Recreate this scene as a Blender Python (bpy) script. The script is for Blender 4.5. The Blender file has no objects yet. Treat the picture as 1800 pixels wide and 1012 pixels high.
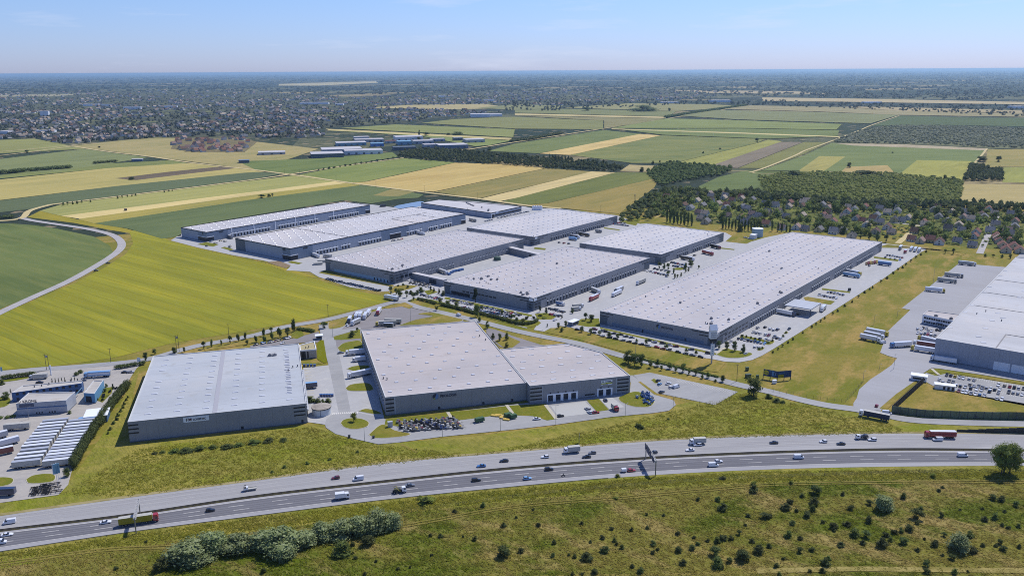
import bpy, math, random
import numpy as np
from mathutils import Vector, Matrix
rnd = random.Random(11)
nr = np.random.RandomState(5)
sc = bpy.context.scene
C = sc.collection
# ---------------------------------------------------------------- camera, sky, sun, exposure
CAMZ = 195.0
FPX = 1500.0                       # focal length in pixels of the 1800 px wide photograph
PITCH, ROLL = 0.248822, -0.005536
cp, sp, cr, sr = math.cos(PITCH), math.sin(PITCH), math.cos(ROLL), math.sin(ROLL)
FW = Vector((0, cp, -sp)); UP0 = Vector((0, sp, cp)); RT0 = Vector((1, 0, 0))
RT = cr * RT0 + sr * UP0; UPV = -sr * RT0 + cr * UP0
cam = bpy.data.cameras.new('camera'); co = bpy.data.objects.new('camera', cam); C.objects.link(co)
M4 = Matrix((RT, UPV, -FW)).transposed().to_4x4(); M4.translation = (0, 0, CAMZ); co.matrix_world = M4
cam.sensor_fit = 'HORIZONTAL'; cam.sensor_width = 36.0; cam.lens = FPX / 1800 * 36.0
cam.clip_start = 1.0; cam.clip_end = 120000.0
sc.camera = co
SUN_AZ, SUN_EL = math.radians(47), math.radians(55)      # azimuth counted from +X towards +Y
w = bpy.data.worlds.new('World'); sc.world = w; w.use_nodes = True
nt = w.node_tree; nt.nodes.clear()
def nn(t, k, **kw):
    n = t.nodes.new(k)
    for a, b in kw.items(): setattr(n, a, b)
    return n
sky = nn(nt, 'ShaderNodeTexSky', sky_type='NISHITA', sun_disc=False, sun_elevation=SUN_EL,
         sun_rotation=math.pi / 2 - SUN_AZ, altitude=200, air_density=1.0, dust_density=0.3, ozone_density=3.0)
tc = nn(nt, 'ShaderNodeTexCoord'); mp = nn(nt, 'ShaderNodeMapping'); mp.inputs['Scale'].default_value = (3.0, 3.0, 26.0)
nt.links.new(tc.outputs['Generated'], mp.inputs['Vector'])
cn = nn(nt, 'ShaderNodeTexNoise'); cn.inputs['Scale'].default_value = 1.6; cn.inputs['Detail'].default_value = 7; cn.inputs['Roughness'].default_value = .6
nt.links.new(mp.outputs[0], cn.inputs['Vector'])
crp = nn(nt, 'ShaderNodeValToRGB'); crp.color_ramp.elements[0].position = .55; crp.color_ramp.elements[1].position = .70
crp.color_ramp.elements[1].color = (.32, .32, .32, 1)
nt.links.new(cn.outputs['Fac'], crp.inputs[0])
tint = nn(nt, 'ShaderNodeMix', data_type='RGBA', blend_type='MULTIPLY'); tint.inputs[0].default_value = 1
nt.links.new(sky.outputs[0], tint.inputs[6]); 
sx = nn(nt, 'ShaderNodeSeparateXYZ'); nt.links.new(tc.outputs['Generated'], sx.inputs[0]); zr = nn(nt, 'ShaderNodeValToRGB')
zr.color_ramp.elements[0].color = (.615, .725, 1.30, 1); zr.color_ramp.elements[1].color = (.68, .81, 1.2, 1); zr.color_ramp.elements[1].position = .08
nt.links.new(sx.outputs[2], zr.inputs[0]); nt.links.new(zr.outputs[0], tint.inputs[7])
cl = nn(nt, 'ShaderNodeMix', data_type='RGBA'); cl.inputs[7].default_value = (6.4, 6.9, 8.4, 1)
nt.links.new(crp.outputs[0], cl.inputs[0]); nt.links.new(tint.outputs[2], cl.inputs[6])
bg = nn(nt, 'ShaderNodeBackground'); bg.inputs[1].default_value = 0.10
nt.links.new(cl.outputs[2], bg.inputs[0]); wo = nn(nt, 'ShaderNodeOutputWorld'); nt.links.new(bg.outputs[0], wo.inputs[0])
sl = bpy.data.lights.new('sun', 'SUN'); sl.energy = 3.7; sl.angle = math.radians(.5); sl.color = (1, .965, .9)
so = bpy.data.objects.new('sun', sl); C.objects.link(so)
SD = Vector((math.cos(SUN_AZ) * math.cos(SUN_EL), math.sin(SUN_AZ) * math.cos(SUN_EL), math.sin(SUN_EL)))
so.rotation_euler = SD.to_track_quat('Z', 'Y').to_euler(); so.location = (0, 0, 500)
sc.view_settings.view_transform = 'Standard'; sc.view_settings.look = 'None'
sc.view_settings.exposure = 0.2; sc.view_settings.gamma = 1.0; sc.view_settings.use_curve_mapping = False
sc.cycles.use_denoising = False; sc.cycles.filter_width = 1.0; sc.cycles.max_bounces = 5; sc.cycles.diffuse_bounces = 3; sc.cycles.volume_bounces = 0
# ---------------------------------------------------------------- helpers
def G(px, py, z=0.0):
    """point of the ground (height z) seen at a pixel of the 1800 x 1012 photograph"""
    d = RT * ((px - 900) / FPX) - UPV * ((py - 506) / FPX) + FW
    t = (z - CAMZ) / d.z
    return (d.x * t, d.y * t)
def mpp(px, py):
    x, y = G(px, py)
    return (Vector((x, y, -CAMZ)).dot(FW)) / FPX
def W(pts, z=0.0): return [G(a, b) for a, b in pts]
MATS = {}
def mat(name, col, rough=.8, spec=.3, metal=0, layers=(), bump=None, world=False, rand=0.0, trans=0.0, coat=0.0):
    """base colour mixed with layers (kind, scale, colour, lo, hi, amount, angle, stretch)"""
    if name in MATS: return MATS[name]
    m = bpy.data.materials.new(name); m.use_nodes = True; t = m.node_tree
    b = t.nodes['Principled BSDF']; b.inputs['Roughness'].default_value = rough
    b.inputs['Specular IOR Level'].default_value = spec; b.inputs['Metallic'].default_value = metal
    if coat: b.inputs['Coat Weight'].default_value = coat
    rgb = nn(t, 'ShaderNodeRGB'); rgb.outputs[0].default_value = (*col, 1); cur = rgb.outputs[0]
    if world: src = nn(t, 'ShaderNodeNewGeometry').outputs['Position']
    else: src = nn(t, 'ShaderNodeTexCoord').outputs['Object']
    for (kind, scale, c2, lo, hi, amt, ang, stretch) in layers:
        mpn = nn(t, 'ShaderNodeMapping'); mpn.inputs['Rotation'].default_value = (0, 0, -ang)
        r2 = nn(t, 'ShaderNodeMapping'); r2.inputs['Scale'].default_value = (1 / stretch, 1, 1)
        t.links.new(src, mpn.inputs['Vector']); t.links.new(mpn.outputs[0], r2.inputs['Vector'])
        if kind == 'noise':
            n = nn(t, 'ShaderNodeTexNoise'); n.inputs['Scale'].default_value = scale; n.inputs['Detail'].default_value = 5
            n.inputs['Roughness'].default_value = .65; out = n.outputs['Fac']
        elif kind == 'cells':
            n = nn(t, 'ShaderNodeTexVoronoi'); n.inputs['Scale'].default_value = scale; sep = nn(t, 'ShaderNodeSeparateColor')
            t.links.new(n.outputs['Color'], sep.inputs[0]); out = sep.outputs[0]
        elif kind == 'wave':
            n = nn(t, 'ShaderNodeTexWave', bands_direction='Y'); n.inputs['Scale'].default_value = scale
            n.inputs['Distortion'].default_value = 1.0; n.inputs['Detail'].default_value = 2; n.inputs['Detail Scale'].default_value = .4; out = n.outputs['Fac']
        elif kind == 'lines':
            n = nn(t, 'ShaderNodeTexWave', bands_direction='Y'); n.inputs['Scale'].default_value = scale; out = n.outputs['Fac']
        elif kind == 'dark':
            n = nn(t, 'ShaderNodeTexVoronoi', feature='SMOOTH_F1'); n.inputs['Scale'].default_value = scale; out = n.outputs['Distance']
        t.links.new(r2.outputs[0], n.inputs['Vector'])
        mr = nn(t, 'ShaderNodeMapRange'); mr.inputs['From Min'].default_value = lo; mr.inputs['From Max'].default_value = hi
        mr.inputs['To Max'].default_value = amt; t.links.new(out, mr.inputs['Value'])
        mx = nn(t, 'ShaderNodeMix', data_type='RGBA'); mx.inputs[7].default_value = (*c2, 1)
        t.links.new(mr.outputs[0], mx.inputs[0]); t.links.new(cur, mx.inputs[6]); cur = mx.outputs[2]
    if rand:
        oi = nn(t, 'ShaderNodeObjectInfo'); hs = nn(t, 'ShaderNodeHueSaturation')
        a = nn(t, 'ShaderNodeMapRange'); a.inputs['To Min'].default_value = 1 - rand; a.inputs['To Max'].default_value = 1 + rand
        h = nn(t, 'ShaderNodeMapRange'); h.inputs['To Min'].default_value = .5 - rand * .05; h.inputs['To Max'].default_value = .5 + rand * .06
        t.links.new(oi.outputs['Random'], a.inputs['Value']); t.links.new(oi.outputs['Random'], h.inputs['Value'])
        t.links.new(a.outputs[0], hs.inputs['Value']); t.links.new(h.outputs[0], hs.inputs['Hue']); t.links.new(cur, hs.inputs['Color']); cur = hs.outputs[0]
    t.links.new(cur, b.inputs['Base Color'])
    if bump:
        prev = None
        for (scale, strength, dist, ang, stretch) in bump:
            mpn = nn(t, 'ShaderNodeMapping'); mpn.inputs['Rotation'].default_value = (0, 0, -ang)
            r2 = nn(t, 'ShaderNodeMapping'); r2.inputs['Scale'].default_value = (1 / stretch, 1, 1)
            t.links.new(src, mpn.inputs['Vector']); t.links.new(mpn.outputs[0], r2.inputs['Vector'])
            n = nn(t, 'ShaderNodeTexNoise'); n.inputs['Scale'].default_value = scale; n.inputs['Detail'].default_value = 4
            t.links.new(r2.outputs[0], n.inputs['Vector'])
            bu = nn(t, 'ShaderNodeBump'); bu.inputs['Strength'].default_value = strength; bu.inputs['Distance'].default_value = dist
            t.links.new(n.outputs['Fac'], bu.inputs['Height'])
            if prev: t.links.new(prev, bu.inputs['Normal'])
            prev = bu.outputs[0]
        t.links.new(prev, b.inputs['Normal'])
    if trans:
        tr = nn(t, 'ShaderNodeBsdfTranslucent'); t.links.new(cur, tr.inputs[0]); ms = nn(t, 'ShaderNodeMixShader'); ms.inputs[0].default_value = trans
        t.links.new(b.outputs[0], ms.inputs[1]); t.links.new(tr.outputs[0], ms.inputs[2])
        t.links.new(ms.outputs[0], t.nodes['Material Output'].inputs[0])
    MATS[name] = m
    return m
class MB:
    def __init__(s): s.v = []; s.f = []; s.m = []
    def add(s, vs, fs, m=0):
        o = len(s.v); s.v += [tuple(v) for v in vs]
        for f in fs: s.f.append([i + o for i in f]); s.m.append(m)
        return s
    def box(s, x0, x1, y0, y1, z0, z1, m=0, yaw=0, at=(0, 0), taper=0, top=None):
        c, n = math.cos(yaw), math.sin(yaw); vs = []
        for z, k in ((z0, 0), (z1, taper)):
            for x, y in ((x0 + k, y0 + k), (x1 - k, y0 + k), (x1 - k, y1 - k), (x0 + k, y1 - k)):
                vs.append((at[0] + c * x - n * y, at[1] + n * x + c * y, z))
        s.add(vs, [(3, 2, 1, 0), (0, 1, 5, 4), (1, 2, 6, 5), (2, 3, 7, 6), (3, 0, 4, 7)], m)
        return s.add(vs[4:], [(0, 1, 2, 3)], m if top is None else top)
    def prism(s, pts, z0, z1, m=0, top=None, bottom=False):
        a = sum(p[0] * q[1] - q[0] * p[1] for p, q in zip(pts, pts[1:] + pts[:1]))
        if a < 0: pts = pts[::-1]
        n = len(pts); vs = [(x, y, z0) for x, y in pts] + [(x, y, z1) for x, y in pts]
        s.add(vs, [(i, (i + 1) % n, n + (i + 1) % n, n + i) for i in range(n)], m)
        s.add(vs[n:], [tuple(range(n))], m if top is None else top)
        if bottom: s.add(vs[:n], [tuple(range(n))[::-1]], m)
        return s
    def cyl(s, x, y, z0, z1, r0, r1, n=10, m=0, axis='z'):
        vs = []
        for z, r in ((z0, r0), (z1, r1)):
            for i in range(n):
                a = 2 * math.pi * i / n; p, q = r * math.cos(a), r * math.sin(a)
                vs.append((x + p, y + q, z) if axis == 'z' else ((x + p, z, y + q) if axis == 'y' else (z, x + p, y + q)))
        fs = [(i, (i + 1) % n, n + (i + 1) % n, n + i) for i in range(n)] + [tuple(range(n))[::-1], tuple(range(n, 2 * n))]
        if axis == 'y': fs = [f[::-1] for f in fs]
        return s.add(vs, fs, m)
    def tube(s, p, q, r, n=6, m=0):
        p, q = Vector(p), Vector(q); d = (q - p).normalized()
        a = d.orthogonal().normalized(); b = d.cross(a); vs = []
        for c in (p, q):
            for i in range(n): t = 2 * math.pi * i / n; vs.append(c + r * (math.cos(t) * a + math.sin(t) * b))
        return s.add(vs, [(i, (i + 1) % n, n + (i + 1) % n, n + i) for i in range(n)] + [tuple(range(n))[::-1], tuple(range(n, 2 * n))], m)
    def mesh(s, name, mats):
        me = bpy.data.meshes.new(name); me.from_pydata(s.v, [], s.f)
        for k in (mats if isinstance(mats, (list, tuple)) else [mats]): me.materials.append(k)
        me.polygons.foreach_set('material_index', s.m); me.update()
        return me
    def build(s, name, mats, parent=None, **k): return link(name, s.mesh(name, mats), parent, **k)
def link(name, data, parent=None, loc=None, rz=0, scale=None):
    o = bpy.data.objects.new(name, data); C.objects.link(o)
    if parent: o.parent = parent
    if loc is not None: o.location = loc
    if rz: o.rotation_euler = (0, 0, rz)
    if scale: o.scale = (scale, scale, scale) if not isinstance(scale, tuple) else scale
    return o
def tag(o, label, cat, group=None):
    o['label'] = label; o['category'] = cat
    if group: o['group'] = group
    return o
def thing(name, label, cat, loc=(0, 0, 0), rz=0, group=None):
    o = link(name, None, None, loc, rz); o.empty_display_size = .5
    return tag(o, label, cat, group)
def struct(o, kind='structure'): o['kind'] = kind; return o
def dup(root, loc, rz, label, group=None, scale=None, mats=None):
    r = root.copy(); C.objects.link(r); r.location = loc; r.rotation_euler = (0, 0, rz); r['label'] = label
    if scale: r.scale = (scale, scale, scale) if not isinstance(scale, tuple) else scale
    if group: r['group'] = group
    def rec(a, b):
        for ch in a.children:
            c = ch.copy(); C.objects.link(c); c.parent = b; rec(ch, c)
    rec(root, r)
    return r
def sheet(name, pts, z, m, px=True, kind='structure'):
    p = W(pts) if px else pts
    me = bpy.data.meshes.new(name); me.from_pydata([(x, y, z) for x, y in p], [], [tuple(range(len(p)))]); me.materials.append(m)
    if me.polygons[0].normal.z < 0: me.flip_normals()
    o = link(name, me)
    if kind: struct(o, kind)
    return o
def smooth(pts, n=8):
    """Catmull-Rom through world points"""
    P = [np.array(p, float) for p in pts]; P = [2 * P[0] - P[1]] + P + [2 * P[-1] - P[-2]]; out = []
    for i in range(1, len(P) - 2):
        a, b, c, d = P[i - 1:i + 3]
        for k in range(n):
            t = k / n; out.append(.5 * (2 * b + (c - a) * t + (2 * a - 5 * b + 4 * c - d) * t * t + (3 * b - a - 3 * c + d) * t ** 3))
    out.append(P[-2]); return np.array(out)
def offs(L, d):
    t = np.gradient(L, axis=0); t /= np.linalg.norm(t, axis=1)[:, None]
    return L + d * np.stack([-t[:, 1], t[:, 0]], 1)
def ribbon(name, A, B, z, m, kind='structure'):
    n = len(A); v = [(p[0], p[1], z) for p in A] + [(p[0], p[1], z) for p in B]
    me = bpy.data.meshes.new(name); me.from_pydata(v, [], [(i, i + 1, n + i + 1, n + i) for i in range(n - 1)]); me.materials.append(m)
    if me.polygons[0].normal.z < 0: me.flip_normals()
    return struct(link(name, me), kind)
def road(name, pts, width, z, m, px=True):
    L = smooth(W(pts) if px else pts); ribbon(name, offs(L, width / 2), offs(L, -width / 2), z, m); return L
def arc(L):
    s = np.r_[0, np.cumsum(np.linalg.norm(np.diff(L, axis=0), axis=1))]; return s
def at_s(L, s, q): return np.stack([np.interp(q, s, L[:, 0]), np.interp(q, s, L[:, 1])], -1)
def dashes(name, L, length, period, width, z, m, start=0):
    s = arc(L); mb = MB(); q = start
    while q + length < s[-1]:
        a, b = at_s(L, s, q), at_s(L, s, q + length); d = (b - a) / np.linalg.norm(b - a); n = np.array([-d[1], d[0]]) * width / 2
        mb.add([(*(a - n), z), (*(b - n), z), (*(b + n), z), (*(a + n), z)], [(0, 1, 2, 3)]); q += period
    return struct(mb.build(name, m))
ORD = 'first second third fourth fifth sixth seventh eighth ninth tenth eleventh twelfth'.split()
def nth(i): return ORD[i] if i < 12 else '%d%s' % (i + 1, {1: 'st', 2: 'nd', 3: 'rd'}.get((i + 1) % 10 if (i + 1) % 100 not in (11, 12, 13) else 0, 'th'))
def inside(p, poly):
    x, y = p; r = False; j = len(poly) - 1
    for i in range(len(poly)):
        a, b = poly[i], poly[j]
        if (a[1] > y) != (b[1] > y) and x < (b[0] - a[0]) * (y - a[1]) / (b[1] - a[1]) + a[0]: r = not r
        j = i
    return r
def scatter(poly_px, n, mind=0, avoid=(), seed=1):
    P = W(poly_px); r = random.Random(seed); xs = [p[0] for p in P]; ys = [p[1] for p in P]; out = []; k = 0
    cell = {}; g = max(mind, 1)
    while len(out) < n and k < n * 30:
        k += 1; p = (r.uniform(min(xs), max(xs)), r.uniform(min(ys), max(ys)))
        if not inside(p, P) or any(inside(p, a) for a in avoid): continue
        if mind:
            c = (int(p[0] // g), int(p[1] // g))
            if any((p[0] - q[0]) ** 2 + (p[1] - q[1]) ** 2 < mind * mind for i in (-1, 0, 1) for j in (-1, 0, 1) for q in cell.get((c[0] + i, c[1] + j), ())): continue
            cell.setdefault(c, []).append(p)
        out.append(p)
    return out
# leaves: many small quads spread over ellipsoid clumps
def leaf_arrays(cen, rad, nq, size, r, up=.3):
    """cen (k,3), rad (k,3): nq quads of about `size` on and inside every ellipsoid"""
    k = len(cen); d = r.normal(size=(k, nq, 3)); d /= np.linalg.norm(d, axis=2)[..., None]
    rr = r.uniform(.55, 1.06, size=(k, nq, 1)) ** .7
    c = (cen[:, None, :] + d * rr * rad[:, None, :]).reshape(-1, 3)
    nrm = (d + r.normal(scale=.55, size=d.shape) + np.array([0, 0, up])).reshape(-1, 3); nrm /= np.linalg.norm(nrm, axis=1)[:, None]
    t1 = np.cross(nrm, r.normal(size=nrm.shape)); t1 /= np.linalg.norm(t1, axis=1)[:, None] + 1e-9; t2 = np.cross(nrm, t1)
    sz = (size * r.uniform(.55, 1.3, size=(len(c), 1)))
    a = t1 * sz * .5; b = t2 * sz * .36
    return np.stack([c - a - b * .4, c + b, c + a - b * .3, c - b * 1.1], 1).reshape(-1, 3)
def quad_mesh(name, V, m, extra=None):
    n = len(V) // 4; me = bpy.data.meshes.new(name)
    v = V; f = np.arange(4 * n).reshape(-1, 4); ev, ef = (extra if extra else (np.zeros((0, 3)), []))
    fl = f.tolist() + [[i + 4 * n for i in q] for q in ef]
    me.from_pydata(np.concatenate([v, ev]).tolist() if len(ev) else v.tolist(), [], fl); me.materials.append(m); me.update(); return me
def core(cen, rad, k=.72):
    """small dark-inside bodies so that crowns do not read as hollow shells"""
    base = np.array([(1, 0, 0), (.5, .87, 0), (-.5, .87, 0), (-1, 0, 0), (-.5, -.87, 0), (.5, -.87, 0), (0, 0, 1), (0, 0, -1)]) * k
    V = (cen[:, None, :] + base[None] * rad[:, None, :]).reshape(-1, 3); F = []
    for i in range(len(cen)):
        for j in range(6): F.append([8 * i + j, 8 * i + (j + 1) % 6, 8 * i + 6]); F.append([8 * i + (j + 1) % 6, 8 * i + j, 8 * i + 7])
    return V, F
def crown_mesh(name, m, h0, h1, wid, blobs, nq, size, seed, shape='round'):
    r = np.random.RandomState(seed); H = h1 - h0; cen = []; rad = []
    for i in range(blobs):
        z = r.uniform(.12, .9); a = r.uniform(0, 6.283)
        if shape == 'round': pr = math.sqrt(max(.05, 1 - (2 * z - 1) ** 2))
        elif shape == 'cone': pr = 1.05 - z
        elif shape == 'column': pr = .75 if z < .7 else .55
        else: pr = math.sqrt(max(.12, 1 - z * z))      # dome
        q = r.uniform(.2, .68) * pr * wid / 2
        s = r.uniform(.2, .36) * wid * (.65 + .5 * pr) * (.75 if shape in ('cone', 'column') else 1)
        cen.append((q * math.cos(a), q * math.sin(a), h0 + z * H)); rad.append((s * r.uniform(.8, 1.15), s * r.uniform(.8, 1.15), min(s * r.uniform(.6, .95), H * .3) if shape != 'column' else s * 1.6))
    cen = np.array(cen); rad = np.array(rad)
    return quad_mesh(name, leaf_arrays(cen, rad, nq // blobs, size, r), m, core(cen, rad, .62))
def trunk_mesh(name, m, h, r0, r1, limbs=4, seed=1, spread=1.5):
    r = random.Random(seed); mb = MB(); mb.tube((0, 0, -.2), (0, 0, h), r0, 7)
    mb = MB(); mb.cyl(0, 0, -.2, h, r0, r1, 7)
    for i in range(limbs):
        a = r.uniform(0, 6.28); z = h * r.uniform(.55, .95); mb.tube((0, 0, z), (spread * math.cos(a), spread * math.sin(a), z + spread * 1.1), r1 * .6, 5)
    return mb.mesh(name, m)
# ---------------------------------------------------------------- ground, fields, roads and yards
def S(r, g, b, k=.9):
    f = lambda c: (c / 255 / 12.92 if c <= 10 else ((c / 255 + .055) / 1.055) ** 2.4) * k
    return (f(r) * 1.04, f(g), f(b) * (.86 if max(r, g, b) - min(r, g, b) < 36 else .76))
YA, YB = 0.9081, 0.9081 + math.pi / 2        # the two directions of the estate and of the fields
# the land to the horizon: woods, fields and hamlets as real patches of ground colour
land = mat('far_land', S(52, 62, 52), .95, .1, layers=[
    ('cells', 1 / 700, S(112, 114, 86), .66, .68, .7, .9, 2.2), ('cells', 1 / 520, S(170, 154, 124), .90, .92, .75, .7, 1.8),
    ('cells', 1 / 900, S(44, 60, 46), .62, .64, .8, .2, 2.5), ('noise', 1 / 260, S(46, 60, 44), .5, .66, .7, 0, 1),
    ('noise', 1 / 40, S(40, 54, 36), .5, .62, .6, 0, 1), ('cells', 1 / 16, S(168, 150, 132), .93, .95, .55, 0, 1)], world=True)
mb = MB(); rings = [0, 600, 1500, 3500, 9000, 20000, 45000, 90000]; ns = 72
vs = [(0, 0, 0)] + [(r * math.cos(2 * math.pi * i / ns), r * math.sin(2 * math.pi * i / ns), 0) for r in rings[1:] for i in range(ns)]
fs = [(0, 1 + i, 1 + (i + 1) % ns) for i in range(ns)]
for k in range(len(rings) - 2):
    a, b = 1 + k * ns, 1 + (k + 1) * ns
    fs += [(a + i, b + i, b + (i + 1) % ns, a + (i + 1) % ns) for i in range(ns)]
mb.add(vs, fs); struct(mb.build('ground', land))
GD = S(150, 137, 76); GG = S(118, 122, 42); GK = S(88, 98, 36)
mowed = mat('mown_grass', S(138, 128, 66), .95, .1, world=True, layers=[
    ('noise', 1 / 55, S(112, 118, 42), .44, .58, .9, .3, 1.6), ('noise', 1 / 18, S(166, 142, 92), .47, .62, .85, 1.0, 2.2),
    ('noise', 1 / 5, S(104, 104, 46), .5, .72, .6, .4, 1.5), ('noise', .9, S(96, 92, 40), .45, .75, .55, .7, 2)], bump=[(.5, .7, .5, .7, 2)])
rough_g = mat('rough_grass', S(134, 131, 66), .95, .1, world=True, layers=[
    ('noise', 1 / 38, S(158, 146, 82), .47, .6, .85, .2, 2.0), ('noise', 1 / 16, S(120, 130, 34), .46, .64, .85, .1, 2.6),
    ('noise', 1 / 7, S(92, 100, 32), .5, .7, .5, 1.2, 1.8), ('noise', 1 / 2.6, S(82, 90, 30), .48, .68, .5, 2.2, 2.4),
    ('noise', .9, S(156, 146, 88), .52, .74, .55, 2.3, 3.0)], bump=[(.22, .6, .7, 2.3, 2.0), (.9, .9, .6, 2.3, 2.5)])
meadow_m = mat('meadow_grass', S(118, 115, 54), .95, .1, world=True, layers=[
    ('noise', 1 / 48, S(84, 98, 22), .46, .56, .95, .2, 1.8), ('noise', 1 / 20, S(154, 136, 94), .5, .62, .85, 2.6, 2.2),
    ('noise', 1 / 8, S(92, 96, 38), .5, .68, .5, 1.0, 1.7), ('noise', 1 / 3.2, S(80, 84, 34), .48, .68, .45, 2.3, 2.6),
    ('noise', .8, S(168, 156, 108), .52, .74, .55, 2.4, 3.2)], bump=[(.18, .6, .8, 2.3, 2.0), (.8, .9, .7, 2.4, 2.6)])
lawn = mat('lawn', S(112, 118, 42), .95, .1, world=True, layers=[('noise', 1 / 9, S(134, 126, 62), .45, .65, .8, .4, 1), ('noise', .8, S(84, 92, 34), .45, .7, .6, 0, 1)], bump=[(.8, .6, .3, 0, 1)])
conc = mat('yard_concrete', S(174, 176, 188), .85, .2, world=True, layers=[
    ('noise', 1 / 22, S(166, 168, 178), .42, .66, .8, YA, 3.5), ('noise', 1 / 5, S(196, 196, 200), .5, .7, .5, YA, 1.5),
    ('lines', .05, S(170, 172, 182), .985, .995, .8, YA, 1), ('lines', .05, S(170, 172, 182), .985, .995, .8, YB, 1), ('noise', 1 / 3, S(150, 150, 158), .6, .78, .5, YB, 6)])
asph = mat('road_asphalt', S(158, 160, 170), .85, .2, world=True, layers=[('noise', 1 / 25, S(142, 144, 154), .42, .66, .8, .4, 4), ('noise', 1 / 3, S(170, 171, 180), .48, .7, .5, .4, 2)])
asph2 = mat('old_asphalt', S(140, 137, 146), .85, .2, world=True, layers=[('noise', 1 / 15, S(124, 122, 130), .42, .66, .8, .4, 3)])
yardL = mat('smooth_yard', S(160, 162, 176), .8, .25, world=True, layers=[('noise', 1 / 30, S(150, 151, 163), .42, .66, .9, 2.5, 3), ('lines', .04, S(140, 142, 154), .99, .997, .5, -.657, 1)])
kerb = mat('kerb_stone', S(186, 182, 176), .85, .2)
soil = mat('median_soil', S(70, 66, 58), .95, .1, world=True, layers=[('noise', .4, S(84, 84, 50), .4, .65, .9, 0, 1)])
white_line = mat('white_marking', S(214, 214, 220), .7, .2); faint_line = mat('worn_marking', S(186, 186, 192), .7, .2)
# near land
Tpx = [(-120, 926), (0, 907), (225, 875), (450, 845), (675, 815), (900, 795), (1125, 777), (1350, 766), (1575, 762), (1800, 764), (1950, 768)]
Mpx = [(-120, 950), (0, 933), (225, 906), (450, 873), (675, 847), (900, 823.5), (1125, 806.5), (1350, 796), (1575, 790.5), (1800, 792.5), (1950, 795)]
Bpx = [(-120, 989), (0, 970), (225, 936), (450, 907), (675, 879), (900, 856), (1125, 836.5), (1350, 825), (1575, 820), (1800, 818.5), (1950, 819)]
TW, MW, BW = (smooth(W(p), 12) for p in (Tpx, Mpx, Bpx))
mix = lambda A, B, t: A * (1 - t) + B * t
far_c = mat('motorway_concrete', S(160, 161, 172), .85, .2, world=True, layers=[('noise', 1 / 30, S(148, 149, 160), .42, .64, .9, .25, 12), ('noise', 1 / 4, S(172, 172, 180), .5, .7, .6, .25, 10), ('noise', .5, S(150, 150, 158), .5, .7, .5, .25, 6)])
near_c = mat('motorway_asphalt', S(110, 111, 124), .85, .2, world=True, layers=[('noise', 1 / 30, S(122, 123, 135), .42, .64, .9, .2, 12), ('noise', 1 / 4, S(98, 99, 112), .5, .7, .6, .2, 10)])
shoul = mat('motorway_shoulder', S(160, 161, 174), .85, .2, world=True, layers=[('noise', 1 / 20, S(148, 149, 162), .42, .64, .9, .2, 10)])
ng = [tuple(p) for p in TW[::6]]
sheet('near_grassland', ng + [(900, ng[-1][1]), (900, 1150), (600, 1280), (200, 1240), (-330, 1150), (-560, 1000), (-700, 700), (-700, ng[0][1])], .10, mowed, px=False)
sm = [tuple(p) for p in BW[::6]]
sheet('foreground_meadow', sm + [(sm[-1][0], 215), (sm[0][0], 215)], .10, meadow_m, px=False)
# rough verge on the north side, pale gravel line beside the carriageway
ribbon('north_verge', TW, offs(TW, 24), .14, rough_g); ribbon('gravel_shoulder', offs(TW, .2), offs(TW, 2.6), .18, mat('pale_gravel', S(158, 148, 120), .95, .1, world=True, layers=[('noise', .3, S(120, 112, 70), .45, .65, .8, .2, 3)]))
ribbon('south_verge', offs(BW, -14), BW, .14, rough_g)
ribbon('far_carriageway', TW, mix(TW, MW, .93), .20, far_c)
ribbon('median_strip', mix(TW, MW, .93), mix(MW, BW, .055), .20, soil)
ribbon('near_carriageway', mix(MW, BW, .055), BW, .20, shoul)
ribbon('lane_surface', mix(MW, BW, .15), mix(MW, BW, .80), .24, near_c)
for i, t in enumerate((.36, .575)): dashes('lane_dashes', mix(MW, BW, t), 7, 19.5, .24, .27, white_line, 3 + i)
tk1 = mat('tyre_worn_concrete', S(148, 148, 158), .85, .2, world=True, layers=[('noise', 1 / 9, S(158, 159, 169), .4, .66, .9, .25, 10)]); tk2 = mat('tyre_worn_asphalt', S(100, 101, 114), .85, .2, world=True, layers=[('noise', 1 / 9, S(108, 109, 121), .4, .66, .9, .25, 10)])
for A_, B_, cs, m_, z_ in ((TW, MW, (.15, .23, .36, .44, .56, .64), tk1, .212), (MW, BW, (.2, .29, .42, .51, .63, .72), tk2, .252)):
    for c_ in cs: ribbon('wheel_track', mix(A_, B_, c_ - .022), mix(A_, B_, c_ + .022), z_, m_)
for t in (.14, .79): ribbon('edge_line', mix(MW, BW, t), offs(mix(MW, BW, t), -.3), .27, white_line)
for i, t in enumerate((.30, .50, .70)): dashes('worn_lane_dashes', mix(TW, MW, t), 6, 19.5, .25, .23, faint_line, 5 + i)
ribbon('edge_line', mix(TW, MW, .10), offs(mix(TW, MW, .10), -.25), .23, faint_line)
steel = mat('galvanised_steel', S(150, 152, 160), .5, .5, .6); dark_steel = mat('dark_steel', (.05, .055, .065), .6, .4)
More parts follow.
